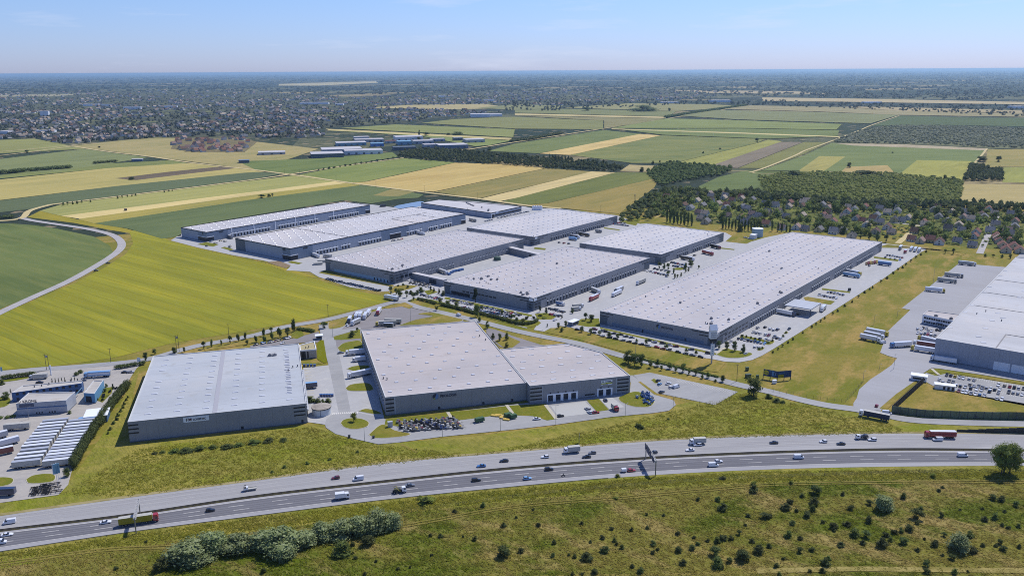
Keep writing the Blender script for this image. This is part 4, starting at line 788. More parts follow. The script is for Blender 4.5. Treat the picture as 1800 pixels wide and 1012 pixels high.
mb.box(1.58, 1.82, -.12, -.06, 8.4, 9.6); mb.box(1.2, 2.2, -.12, -.06, 8.55, 8.75); mb.build('emblem_ring', navy, K1.t)
K3 = block('service_building', 'light blue workshop wing with pale roof at the right of the service hall', 'service centre', [(147, 690), (166, 691.5), (182, 667.5), (164, 669)], 6.5, 6.5, mat('service_light_blue', S(96, 150, 214), .5, .35), kroof)
K3.panel('roller_door', 0, 1.0, 5.0, .2, 4.5, door_d, .05)
for i in range(4): K3.panel('window', 3, 6 + 6 * i, 9 + 6 * i, 2.0, 3.4, glass_d, .05)
# small structures
def hut(name, label, cat, px, py, wx, wy, h, yaw, wall, roof, over=.3, z=.3):
    x, y = G(px, py); t = thing(name, label, cat, (x, y, z), yaw); MB().box(-wx / 2, wx / 2, -wy / 2, wy / 2, 0, h).build('wall', wall, t)
    MB().box(-wx / 2 - over, wx / 2 + over, -wy / 2 - over, wy / 2 + over, h, h + .35).build('roof', roof, t); return t
t = hut('gatehouse', 'white-roofed gatehouse at the entrance beside the green lawn strip', 'gatehouse', 561, 596, 4.2, 3.4, 2.8, .26, clad_b, white_p, .8); MB().box(-1.9, 1.9, -1.76, -1.7, 1.0, 2.2).build('window', glass_d, t)
t = hut('gatehouse', 'flat white gatehouse on the entrance road of the estate', 'gatehouse', 1008, 571, 9, 4, 3.0, .9, clad_b, white_p, .6); MB().box(-3.6, 3.6, -2.06, -2.0, 1.0, 2.2).build('window', glass_d, t)
t = hut('gatehouse', 'white gatehouse at the head of the black noise barrier', 'gatehouse', 1615, 668, 9, 5, 3.2, -.5, clad_w, white_p, .5); MB().box(-3.6, 3.6, -2.56, -2.5, 1.0, 2.2).build('window', glass_d, t)
t = hut('storage_shed', 'white-roofed dark blue open shed beside the tall hedge', 'shed', 172, 737, 12, 12, 4.0, .3, kb_b, white_p, .4); MB().box(-5, 5, -6.05, -6.0, .2, 3.4).build('opening_shade_panel', door_d, t)  # dark sheet on the front wall stands for the shaded inside
t = hut('bike_shelter', 'long white shelter at the edge of the staff car park', 'shelter', 1660, 684, 32 * mpp(1660, 684), 4.2, 2.8, -.40, clad_w, white_p, .3)
for i in range(3): MB().box(-1 + 2.4 * i, .3 + 2.4 * i, -2.14, -2.1, .2, 2.3).build('door', door_d, t)
t = thing('loading_canopy', 'flat white canopy on posts jutting from the longest warehouse', 'canopy', (*G(1410, 549), .3), YA); MB().box(-12, 12, -11, 11, 6.2, 7.0).build('roof', clad_l, t)
for sx in (-11.5, 11.5):
    for sy in (-10.5, 10.5): MB().box(sx - .25, sx + .25, sy - .25, sy + .25, 0, 6.2).build('post', dark_steel, t)
for nm, a, b, w_, h_, lb in (('link_corridor', (698, 484), (783, 503), 5, 6.0, 'low grey corridor building linking two warehouses behind the parked cars'), ('link_corridor', (893, 444), (950, 458), 6, 6.5, 'low white-roofed corridor building between two warehouse yards')):
    p, q = np.array(G(*a)), np.array(G(*b)); d = q - p; t = thing(nm, lb, 'corridor', (p[0], p[1], .3), math.atan2(d[1], d[0])); Ln = np.linalg.norm(d)
    MB().box(0, Ln, -w_ / 2, w_ / 2, 0, h_).build('wall', clad, t); MB().box(-.2, Ln + .2, -w_ / 2 - .2, w_ / 2 + .2, h_, h_ + .3).build('roof', roof_d, t); MB().box(Ln * .72, Ln * .86, -w_ / 2 - .06, -w_ / 2, .2, 4.6).build('door', door_d, t)
# round tanks
x, y = G(563.3, 731); r_ = 17.6 * mpp(563, 735); t = thing('water_tank', 'squat round white water tank with grey conical roof beside the roundabout', 'tank', (x, y + 3.5, .3)); hh = 3.9
MB().cyl(0, 0, 0, hh, r_ * .93, r_ * .93, 40).build('tank_wall', mat('tank_white', S(196, 206, 226), .5, .3), t)
mb = MB(); mb.cyl(0, 0, hh, hh + .5, r_, r_, 40, 1); mb.cyl(0, 0, hh + .5, hh + 1.6, r_ * .99, .6, 40, 0); mb.build('tank_roof', [mat('tank_roof', S(164, 158, 158), .8, .2, layers=[('noise', .5, S(132, 128, 128), .45, .65, .8, 0, 1)]), dark_trim], t)
MB().tube((r_ * .1, -r_ * .95, 0), (r_ * .1, -r_ * .95, hh), .08).build('pipe', dark_steel, t)
t = thing('water_tank', 'tall light blue cylindrical tank with small white pump house behind the longest warehouse', 'tank', (*G(1331, 416), .2)); MB().cyl(0, 0, 0, 10, 6.6, 6.6, 32).build('tank_wall', mat('tank_blue', S(150, 176, 210), .5, .3), t); MB().cyl(0, 0, 10, 10.8, 6.7, .5, 32).build('tank_roof', clad_w, t)
hut('pump_house', 'small white pump house beside the tall light blue tank', 'pump house', 1324, 420, 8, 6, 5, YA, clad_w, white_p)
# noise barriers
def barrier(name, label, pts, h0, h1, m, step=4.0, cap=None):
    L = [np.array(G(*p)) for p in pts]; t = thing(name, label, 'noise barrier'); mb = MB(); pb = MB(); tot = sum(np.linalg.norm(b - a) for a, b in zip(L, L[1:])); acc = 0
    for a, b in zip(L, L[1:]):
        d = b - a; n = max(1, int(np.linalg.norm(d) / step)); yaw = math.atan2(d[1], d[0]); ln = np.linalg.norm(d) / n
        for i in range(n): h = h0 + (h1 - h0) * (acc + ln * i) / tot; p = a + d * i / n; mb.box(.08, ln - .08, -.08, .08, .1, h, 0, yaw, p); pb.box(-.14, .14, -.16, .16, 0, h + .1, 0, yaw, p)
        acc += np.linalg.norm(d)
    mb.build('panel', m, t); pb.build('posts', dark_steel, t)['kind'] = 'stuff'
green_w = mat('mossy_barrier', S(112, 124, 108), .85, .2, layers=[('cells', .12, S(92, 98, 94), .8, .82, .9, 0, 1), ('noise', .3, S(92, 104, 78), .45, .65, .8, 0, 1)])
barrier('noise_barrier', 'long grey-green noise barrier along the lane beside the staff car park', [(1567, 726), (1625, 733), (1700, 736), (1800, 738), (1900, 739)], 4.6, 4.6, green_w)
barrier('noise_barrier', 'black noise barrier running away from the lane to the gatehouse', [(1567.5, 725), (1623, 674)], 4.6, 4.6, mat('black_barrier', (.03, .032, .04), .7, .2))
barrier('noise_barrier', 'dark brown stepped noise barrier on the far motorway verge at right edge', [(1682, 759), (1720, 760), (1800, 761.5), (1900, 763)], 1.5, 5.5, mat('brown_barrier', (.045, .045, .04), .8, .2))
# ---------------------------------------------------------------- vehicles
def paint(name, col, rough=.25): return mat('paint_' + name, col, rough, .5, 0, coat=.6)
PAINTS = dict(white=(.70, .71, .74), silver=(.42, .43, .46), grey=(.16, .165, .18), black=(.012, .013, .016), navy=(.02, .035, .09), blue=(.05, .16, .38), red=(.33, .02, .025), maroon=(.14, .015, .02), green=(.03, .09, .05), beige=(.42, .38, .30), yellow=(.55, .42, .03), sky=(.20, .38, .62))
PM = {k: paint(k, v) for k, v in PAINTS.items()}
tyre = mat('tyre_rubber', (.012, .012, .013), .9, .2); rim_m = mat('wheel_rim', (.30, .30, .32), .4, .5, .5); glass = mat('car_glass', (.012, .016, .022), .08, .7); lampw = mat('headlight', (.6, .6, .62), .2, .6); lampr = mat('tail_light', (.30, .01, .01), .3, .5); chassis = mat('chassis_black', (.02, .02, .022), .8, .2)
def loft(mb, secs, m=0, caps=True):
    """secs: list of (x, [(y,z)...]) closed rings of equal length, half profile mirrored"""
    o = len(mb.v); n = len(secs[0][1])
    for x, ring in secs: mb.v += [(x, y, z) for y, z in ring]
    for k in range(len(secs) - 1):
        for i in range(n): j = (i + 1) % n; mb.f.append([o + k * n + i, o + k * n + j, o + (k + 1) * n + j, o + (k + 1) * n + i]); mb.m.append(m)
    if caps: mb.f.append([o + i for i in range(n)][::-1]); mb.m.append(m); mb.f.append([o + (len(secs) - 1) * n + i for i in range(n)]); mb.m.append(m)
def ring(hw, z0, z1, ch=.10):
    return [(-hw + ch, z0), (hw - ch, z0), (hw, z0 + ch), (hw, z1 - ch * 1.3), (hw - ch * 1.6, z1), (-hw + ch * 1.6, z1), (-hw, z1 - ch * 1.3), (-hw, z0 + ch)]
KIND = dict(hatch=dict(L=4.15, w=.88, hood=.92, belt=.98, roof=1.48, c0=.60, c1=-1.98, r0=-.05, r1=-1.55, tail=.98),
            saloon=dict(L=4.65, w=.90, hood=.90, belt=.96, roof=1.44, c0=.75, c1=-1.65, r0=.0, r1=-1.0, tail=1.0),
            estate=dict(L=4.6, w=.92, hood=1.0, belt=1.06, roof=1.62, c0=.75, c1=-2.2, r0=.1, r1=-1.9, tail=1.06),
            van=dict(L=5.2, w=1.0, hood=1.15, belt=1.3, roof=2.15, c0=1.75, c1=-2.58, r0=1.0, r1=-2.54, tail=1.3))
def car_parts(k):
    d = KIND[k]; L = d['L'] / 2; w = d['w']; body = MB(); gl = MB(); z0 = .24
    loft(body, [(-L, ring(w * .88, .38, d['tail'] - .12)), (-L + .15, ring(w * .97, z0, d['tail'])), (d['c1'] + .2, ring(w, z0, d['belt'])), (d['c0'], ring(w, z0, d['belt'] - .02)), (L - .7, ring(w * .98, z0, d['hood'] - .08)), (L - .12, ring(w * .90, z0 + .02, d['hood'] - .2)), (L, ring(w * .80, .34, d['hood'] - .32))])
    def cab(x, hw, z): return [(-hw, d['belt'] - .1), (hw, d['belt'] - .1), (hw * (1 - .16 * (z - d['belt'])), z), (-hw * (1 - .16 * (z - d['belt'])), z)]
    g = MB() if k != 'van' else None
    tgt = gl if k != 'van' else body
    loft(tgt, [(d['c1'], cab(0, w * .90, d['belt'])), (d['r1'], cab(0, w * .92, d['roof'] - .05)), (d['r0'], cab(0, w * .92, d['roof'] - .05)), (d['c0'] + .05, cab(0, w * .90, d['belt']))])
    body.box(d['r1'] - .05, d['r0'] + .05, -w * .80, w * .80, d['roof'] - .07, d['roof'], taper=.06)
    if k == 'van':
        gl.box(.75, 1.6, -w * 1.005, w * 1.005, 1.32, 1.85); p = d['c0']
        gl.add([(d['c0'] + .06, -.8, 1.36), (d['c0'] + .06, .8, 1.36), (1.06, .74, 2.04), (1.06, -.74, 2.04)], [(0, 1, 2, 3)])
    else:
        for s in (-1, 1): body.box((d['c1'] + d['c0']) / 2 - .06, (d['c1'] + d['c0']) / 2 + .06, s * w * .895 - .03, s * w * .895 + .03, d['belt'] - .05, d['roof'] - .1)
    lf = MB(); lr = MB()
    for s in (-1, 1): lf.box(L - .22, L - .03, s * w * .62 - .16, s * w * .62 + .16, d['hood'] - .42, d['hood'] - .24); lr.box(-L - .01, -L + .12, s * w * .70 - .12, s * w * .70 + .12, d['tail'] - .36, d['tail'] - .14)
    return body, gl, lf, lr, L
def wheel_mb(r=.32, wd=.2): mb = MB(); mb.cyl(0, 0, -wd / 2, wd / 2, r, r, 12, 0, 'y'); mb.cyl(0, 0, -wd / 2 - .01, wd / 2 + .01, r * .6, r * .6, 10, 1, 'y'); return mb
WHEEL = wheel_mb().mesh('wheel', [tyre, rim_m]); WHEEL_T = wheel_mb(.5, .34).mesh('wheel', [tyre, rim_m])
CP_ = {}
def car_data(k):
    if k not in CP_:
        b, g, lf, lr, L = car_parts(k); CP_[k] = (b, g, lf.mesh('headlights', lampw), lr.mesh('tail_lights', lampr), g.mesh('window', glass), L)
    return CP_[k]
CB = {}
def car(name, label, cat, xy, rz, kind, col, z=.24, group=None):
    b, g, lf, lr, gm, L = car_data(kind); t = thing(name, label, cat, (xy[0], xy[1], z), rz, group)
    if (kind, col) not in CB: CB[kind, col] = b.mesh('body', PM[col])
    link('body', CB[kind, col], t); link('window', gm, t); link('headlight', lf, t); link('tail_light', lr, t)
    for sx in (L * .62, -L * .6):
        for sy in (-1, 1): link('wheel', WHEEL, t, (sx, sy * KIND[kind]['w'] * .88, .32))
    return t
PC = {}
def parked_mesh(kind, col):
    if (kind, col) not in PC:
        b, g, lf, lr, L = car_parts(kind); mb = MB(); mats = [PM[col], glass, lampw, lampr, tyre, rim_m]
        for src, mi in ((b, 0), (g, 1), (lf, 2), (lr, 3)): mb.add(src.v, src.f, mi)
        for sx in (L * .62, -L * .6):
            for sy in (-1, 1): wv = wheel_mb(); mb.add([(v[0] + sx, v[1] + sy * KIND[kind]['w'] * .88, v[2] + .32) for v in wv.v], wv.f, 4)
        PC[kind, col] = mb.mesh('parked_car', mats)
    return PC[kind, col]
NCAR = [0]
def parked(label, xy, rz, kind, col, z=.34, group=None):
    o = link('parked_car', parked_mesh(kind, col), None, (xy[0], xy[1], z), rz); tag(o, label, 'van' if kind == 'van' else 'car', group); NCAR[0] += 1; return o
PAL = ['white', 'white', 'silver', 'silver', 'grey', 'grey', 'black', 'black', 'navy', 'navy', 'blue', 'red', 'beige', 'white', 'silver', 'black']
KL = dict(hatch='hatchback', saloon='saloon', estate='estate', van='van')
CN = dict(white='white', silver='silver', grey='grey', black='black', navy='navy', blue='blue', red='red', maroon='maroon', green='green', beige='beige', yellow='yellow', sky='pale blue')
def rowcars(pts, where, heading, cols=None, kinds=None, z=.34, seed=1, group=None):
    """pts: pixel list (or (p0, p1, n)); heading: world angle or function"""
    r = random.Random(seed)
    if len(pts) == 3 and isinstance(pts[2], int): (a, b, n) = pts; pts = [(a[0] + (b[0] - a[0]) * i / max(1, n - 1), a[1] + (b[1] - a[1]) * i / max(1, n - 1)) for i in range(n)]
    for i, p in enumerate(pts):
        k = (kinds[i % len(kinds)] if kinds else r.choice(['hatch', 'hatch', 'saloon', 'estate'])); c = cols[i % len(cols)] if cols else r.choice(PAL)
        lb = '%s %s, %s from the left %s' % (CN[c], KL[k], nth(i), where)
        h = heading + (math.pi if r.random() < .4 else 0) + r.uniform(-.04, .04); parked(lb, G(p[0], p[1], .3), h, k, c, z, group)
# heading of the motorway at a pixel
def mdir(L, xy): d = np.linalg.norm(L - np.array(xy), axis=1); i = min(max(1, int(d.argmin())), len(L) - 2); t = L[i + 1] - L[i - 1]; return math.atan2(t[1], t[0])
WEST = [(590, 841, 'hatch', 'maroon', 'maroon hatchback heading left ahead of the white van on the far carriageway'), (846, 820, 'saloon', 'blue', 'blue saloon heading left next to the median, behind the white van'),
        (886, 811, 'saloon', 'black', 'dark saloon on the far carriageway to the right of the blue one'), (958, 804, 'hatch', 'white', 'white hatchback heading left in front of the left-hand box lorry'),
        (1031, 804, 'saloon', 'black', 'black saloon behind the left-hand box lorry, nearer the median'), (1041, 797, 'hatch', 'grey', 'dark grey hatchback just beyond the black saloon behind the box lorry'),
        (1149, 796, 'hatch', 'grey', 'grey hatchback half hidden behind the sign gantry'), (1213, 792, 'saloon', 'white', 'white saloon heading left below the right-hand box lorry'),
        (1226, 783, 'estate', 'white', 'white estate car overlapping the right-hand box lorry'), (1360, 779, 'saloon', 'black', 'lone black saloon on the far carriageway right of the box lorries'),
        (1447, 777, 'hatch', 'white', 'white hatchback heading left near the far verge before the recovery truck'), (1478, 781, 'saloon', 'black', 'black saloon just behind the white hatchback on the far carriageway'), (1533, 774, 'estate', 'white', 'white estate car beside the recovery truck')]
for px, py, k, c, lb in WEST: p = G(px, py, .2); car('motorway_car', lb, 'car', p, mdir(TW, p) + math.pi, k, c, .21)
EAST = [(13, 941, 'saloon', 'white', 'white saloon on the near carriageway at the left edge'), (186, 919, 'saloon', 'white', 'white saloon following behind the yellow lorry'), (370, 898, 'hatch', 'black', 'black hatchback ahead of the yellow lorry'),
        (721, 854, 'saloon', 'grey', 'dark grey saloon beside the skip lorry'), (837, 845, 'estate', 'black', 'black estate car alone left of the pale blue hatchback'), (965, 826, 'estate', 'black', 'black estate car near the median above the pale blue hatchback'),
        (927, 842, 'hatch', 'sky', 'pale blue hatchback in front of the motorcycle'), (1110, 828, 'hatch', 'red', 'red hatchback towing a small white trailer under the gantry'), (1263, 812, 'hatch', 'white', 'white hatchback beside the small white van on the near carriageway')]
for px, py, k, c, lb in EAST: p = G(px, py, .2); car('motorway_car', lb, 'car', p, mdir(BW, p), k, c, .25)
for px, py, L, rev, lb, c in [(17, 919, TW, 1, 'white van heading left at the left edge of the far carriageway', 'white'), (630, 843, TW, 1, 'white panel van behind the maroon hatchback', 'white'), (1648, 774, TW, 1, 'white van in front of the red lorry', 'white'),
                              (1254, 819, BW, 0, 'small white van on the near carriageway right of the gantry', 'white'), (1404, 805, BW, 0, 'white van by itself in the middle of the near carriageway', 'white'), (1692, 802, BW, 0, 'white panel van near the single big tree', 'white'), (0, 955, BW, 0, 'white van cut by the left edge on the near carriageway', 'white')]:
    p = G(px, py, .2); car('motorway_van', lb, 'van', p, mdir(L, p) + math.pi * rev, 'van', c, .25)
# lorries
def wheels(t, xs, w, r=.5, me=None):
    for x in xs:
        for s in (-1, 1): link('wheel', me or WHEEL_T, t, (x, s * w, r))
def tractor(t, x0, cab, h=3.7, w=1.24, parent=None):
    mb = MB(); loft(mb, [(x0 - 2.1, ring(w, .9, h, .12)), (x0 - .35, ring(w, .55, h - .05, .12)), (x0 - .05, ring(w * .97, .5, h - .9, .12)), (x0, ring(w * .93, .5, 2.2, .12))]); c = mb.build('cab', PM.get(cab, None) or cab, t)
    g = MB(); g.add([(x0 + .01, -w * .86, 1.75), (x0 + .01, w * .86, 1.75), (x0 - .2, w * .86, 2.75), (x0 - .2, -w * .86, 2.75)], [(0, 1, 2, 3)])
    for s in (-1, 1): g.box(x0 - 1.2, x0 - .35, s * w - .015, s * w + .015, 1.75, 2.55)
    g.build('windscreen', glass, c); MB().box(x0 - .02, x0 + .06, -w * .8, w * .8, .45, .75).build('bumper', chassis, c)
    for s in (-1, 1): MB().box(x0 - .05, x0 + .06, s * .85 - .2, s * .85 + .2, .8, 1.05).build('headlight', lampw, c)
    return c
curtain = {}
def cargo(t, x0, x1, side, roofc='white', z0=1.15, z1=4.0, w=1.26, stripe=None):
    mb = MB(); mb.box(x0, x1, -w, w, z0, z1, 0, top=1); tr = mb.build('trailer_body', [PM.get(side) or side, PM.get(roofc) or roofc], t)
    MB().box(x0 + .1, x1 - .6, -.9, .9, .8, z0).build('chassis', chassis, t)
    m2 = MB(); m2.box(x0 - .03, x0, -w + .08, w - .08, z0 + .05, z1 - .12); m2.build('rear_door', mat('trailer_door', (.30, .31, .33), .5, .4), tr)
    if stripe: MB().box(x0 + .4, x1 - .4, -w - .012, w + .012, z0 + .9, z1 - .8).build('side_print', PM.get(stripe) or stripe, tr)
    return tr
def semi(name, label, rear, front, cab='white', side='white', roofc='white', z=.34, stripe=None, L=16.4, xy=None, rz=None, cabless=False, cat='lorry', group=None):
    a, b = np.array(G(*rear, .3)), np.array(G(*front, .3)); d = b - a; c = (a + b) / 2; yaw = math.atan2(d[1], d[0]) if rz is None else rz
    t = thing(name, label, cat, (c[0], c[1], z), yaw, group)
    if cabless: cargo(t, -L / 2, L / 2, side, roofc, stripe=stripe); wheels(t, (-L / 2 + 1.4, -L / 2 + 2.7, -L / 2 + 4.0), 1.05); MB().box(L / 2 - 3, L / 2 - 2.7, -.9, .9, 0, 1.1).build('support_leg', chassis, t); return t
    h = L / 2; tractor(t, h, cab); cargo(t, -h, h - 2.6, side, roofc, stripe=stripe); MB().box(h - 5.6, h - .8, -.5, .5, .55, .95).build('tractor_frame', chassis, t)
    wheels(t, (h - 1.4, h - 5.0), 1.05); wheels(t, (-h + 1.6, -h + 2.9, -h + 4.2), 1.05); return t
def rigid(name, label, px, L, yaw, cab='white', side='white', roofc='white', z=.25, cat='lorry', z1=3.6):
    x, y = G(px[0], px[1], .2); t = thing(name, label, cat, (x, y, z), yaw); h = L / 2; tractor(t, h, cab, 3.0, 1.18); cargo(t, -h, h - 2.2, side, roofc, 1.0, z1, 1.24); wheels(t, (h - 1.3, -h + 1.6), 1.0); return t
silv = mat('grey_tarpaulin', S(184, 185, 190), .6, .3, layers=[('noise', .6, S(164, 165, 170), .45, .65, .8, 0, 1)]); gold = mat('yellow_tarpaulin', S(150, 140, 36), .6, .3)
def on(L, px, py): p = G(px, py, .2); return mdir(L, p)
rigid('box_lorry', 'grey box lorry with white cab heading left, left of the sign gantry', (1005, 795), 8.6, on(TW, 1005, 795) + math.pi, 'white', silv, silv)
rigid('box_lorry', 'grey box lorry with white cab heading left, right of the sign gantry', (1226, 780), 8.8, on(TW, 1226, 780) + math.pi, 'white', silv, silv)
rigid('box_lorry', 'small white box lorry on the near carriageway above the willow thicket', (602, 876), 6.6, on(BW, 602, 876), 'white', 'white', 'white', z1=3.2)
t = semi('articulated_lorry', 'yellow curtain-sided lorry with red cab passing the left gantry', (210, 924), (279, 914), 'red', gold, silv, z=.25); MB()
semi('articulated_lorry', 'red articulated lorry with white roof on the far carriageway by the stepped barrier', (1680, 769), (1624, 768), 'red', 'red', 'white', z=.21, stripe=mat('maroon_print', (.20, .03, .035), .5, .3))
# skip lorry
x, y = G(702, 865, .2); t = thing('skip_lorry', 'dark skip lorry with raised arms on the near carriageway', 'lorry', (x, y, .25), on(BW, 702, 865)); tractor(t, 3.3, 'white', 2.9, 1.15); MB().box(-3.2, 1.2, -.9, .9, .6, 1.0).build('chassis', chassis, t); wheels(t, (2.2, -1.2, -2.4), 1.0)
mb = MB(); mb.box(-2.4, .6, -1.0, 1.0, 1.1, 2.2, taper=.0); mb.build('skip', mat('skip_paint', (.05, .06, .05), .7, .3), t); mb = MB()
for s in (-1, 1): mb.tube((.4, s * 1.1, 1.0), (-1.6, s * 1.1, 3.1), .14); mb.tube((-1.6, s * 1.1, 3.1), (-2.6, s * 1.1, 2.3), .12)
mb.build('lifting_arm', PM['yellow'], t)
# recovery truck with a car on its bed, pickup, motorcycle, small trailer
x, y = G(1515, 771, .2); yw = on(TW, 1515, 771) + math.pi; t = thing('recovery_truck', 'white recovery truck with flat bed on the far carriageway', 'lorry', (x, y, .21), yw); tractor(t, 3.4, 'white', 2.6, 1.1); MB().box(-3.6, 1.4, -1.15, 1.15, .9, 1.12).build('flat_bed', dark_steel, t); wheels(t, (2.3, -2.0), .95, .4)
dx = np.array([math.cos(yw), math.sin(yw)]) * -1.1; car('carried_car', 'dark car standing on the bed of the recovery truck', 'car', (x + dx[0], y + dx[1]), yw, 'hatch', 'black', 1.33)
x, y = G(440, 861, .2); yw = on(TW, 440, 861) + math.pi; t = thing('pickup_truck', 'white flatbed pickup heading left on the far carriageway', 'pickup', (x, y, .21), yw); tractor(t, 3.0, 'white', 2.1, 1.0); mb = MB(); mb.box(-3.0, 1.0, -1.05, 1.05, .75, .9); mb.box(-3.0, 1.0, -1.05, -1.0, .9, 1.2); mb.box(-3.0, 1.0, 1.0, 1.05, .9, 1.2); mb.build('flat_bed', silv, t); wheels(t, (2.0, -1.8), .85, .36, WHEEL)
x, y = G(1097, 829, .2); t = thing('car_trailer', 'small white box trailer coupled behind the red hatchback', 'trailer', (x, y, .25), on(BW, 1097, 829)); MB().box(-1.3, 1.1, -.8, .8, .5, 1.9).build('trailer_body', PM['white'], t); MB().tube((1.1, 0, .45), (2.3, 0, .45), .06).build('drawbar', chassis, t); wheels(t, (-.2,), .8, .32, WHEEL)
x, y = G(990, 837, .2); t = thing('motorcycle', 'dark motorcycle with rider in the lane below the black estate car', 'motorcycle', (x, y, .25), on(BW, 990, 837)); mb = MB(); mb.box(-.6, .5, -.14, .14, .45, .85, taper=.03); mb.tube((.5, 0, .8), (.75, 0, .35), .05); mb.tube((.45, -.35, 1.0), (.45, .35, 1.0), .03); mb.build('motorcycle_frame', PM['black'], t); WM = wheel_mb(.32, .12).mesh('wheel', [tyre, rim_m]); link('wheel', WM, t, (.75, 0, .32)); link('wheel', WM, t, (-.7, 0, .32))
def skin_person(name, label, loc, rz, pts, edges, radii, m):
    me = bpy.data.meshes.new(name); me.from_pydata(pts, edges, []); o = link(name, me, None, loc, rz); sk = o.modifiers.new('skin', 'SKIN')
    for i, v in enumerate(me.skin_vertices[0].data): v.radius = (radii[i], radii[i]); v.use_root = i == 0
    o.modifiers.new('sub', 'SUBSURF').levels = 1; o.modifiers['sub'].render_levels = 1; me.materials.append(m); return tag(o, label, 'person')
skin_person('person', 'person in dark clothes riding the motorcycle', (x, y, .25), on(BW, 990, 837), [(-.15, 0, .85), (-.05, 0, 1.2), (.05, 0, 1.45), (.12, 0, 1.58), (.16, 0, 1.72), (.1, .2, 1.42), (.3, .3, 1.2), (.45, .3, 1.02), (.1, -.2, 1.42), (.3, -.3, 1.2), (.45, -.3, 1.02), (.25, .2, .75), (-.05, .22, .4), (.25, -.2, .75), (-.05, -.22, .4)],
            [(0, 1), (1, 2), (2, 3), (3, 4), (2, 5), (5, 6), (6, 7), (2, 8), (8, 9), (9, 10), (0, 11), (11, 12), (0, 13), (13, 14)], [.17, .17, .17, .07, .13, .08, .06, .05, .08, .06, .05, .1, .07, .1, .07], mat('rider_clothes', (.02, .02, .025), .7, .3))
# docked and parked lorries
semi('articulated_lorry', 'white lorry backed to the near warehouse, the upper of its side docks', (645, 621.5), (611, 624.5)); rigid('box_lorry', 'small white lorry docked between the two longer white lorries', (631, 635), 9, math.pi + .26, 'white', 'white')
semi('articulated_lorry', 'white lorry with faint lettering docked on the shaded side of the near warehouse', (656, 656.5), (608, 666), stripe=mat('pale_print', (.55, .56, .60), .5, .3))
parked('dark car by the kerb above the docked white lorries', G(599, 621, .3), .25, 'saloon', 'grey')
semi('parked_trailer', 'blue trailer at the dock of the pale blue roofed warehouse', (536, 683), (559, 681), side='navy', roofc='sky', cabless=True, L=7.6, cat='trailer')
for i, (r_, f_, cb, sd, lb) in enumerate([((618, 560), (611.5, 572), 'navy', 'white', 'white lorry with dark blue cab at the left end of the truck park'), ((634, 566), (617, 573.5), 'white', silv, 'pale grey lorry parked across the front of the truck park group'),
        ((631, 553), (623, 564), 'white', 'white', 'white lorry in the truck park, second from the left end'), ((637, 552), (630, 564), 'white', 'white', 'white lorry in the truck park with a rounded roof, third from the left end'), ((646, 552), (638, 566), 'white', silv, 'silver lorry in the middle of the truck park group'),
        ((652, 548), (644, 559), 'white', 'white', 'white lorry at the right end of the tight truck park group'), ((671, 543), (661, 559), 'red', 'white', 'white trailer with red and black cab standing apart in the truck park')]):
    semi('articulated_lorry', lb, r_, f_, cb, sd, L=11 if i < 6 else 14)
rigid('red_lorry', 'red lorry cab peeping out behind the truck park group', (627, 557), 7, 2.2, 'red', 'red'); parked('white car in front of the truck park lorries', G(611, 573, .3), -1.2, 'hatch', 'white')
semi('articulated_lorry', 'grey trailer with yellow cab along the back of the seamed roof', (696, 571.5), (661, 573), 'yellow', silv, silv); semi('parked_trailer', 'grey trailer parked behind the yellow-cabbed lorry', (706, 568.5), (676, 568), side=silv, roofc=silv, cabless=True, L=13.6, cat='trailer')
semi('parked_trailer', 'short dark blue trailer in front of the yellow-cabbed lorry', (691, 576.5), (675, 576), side='navy', roofc='silver', cabless=True, L=7.5, cat='trailer')
semi('articulated_lorry', 'white lorry turning at the corner of the yellow-green field', (699, 529), (677, 524.5)); car('white_van', 'white van driving on the access road behind the near warehouse', 'van', G(806, 555, .3), math.atan2(*[G(812, 557)[1] - G(800, 553)[1], G(812, 557)[0] - G(800, 553)[0]]) + math.pi, 'van', 'white', .36)
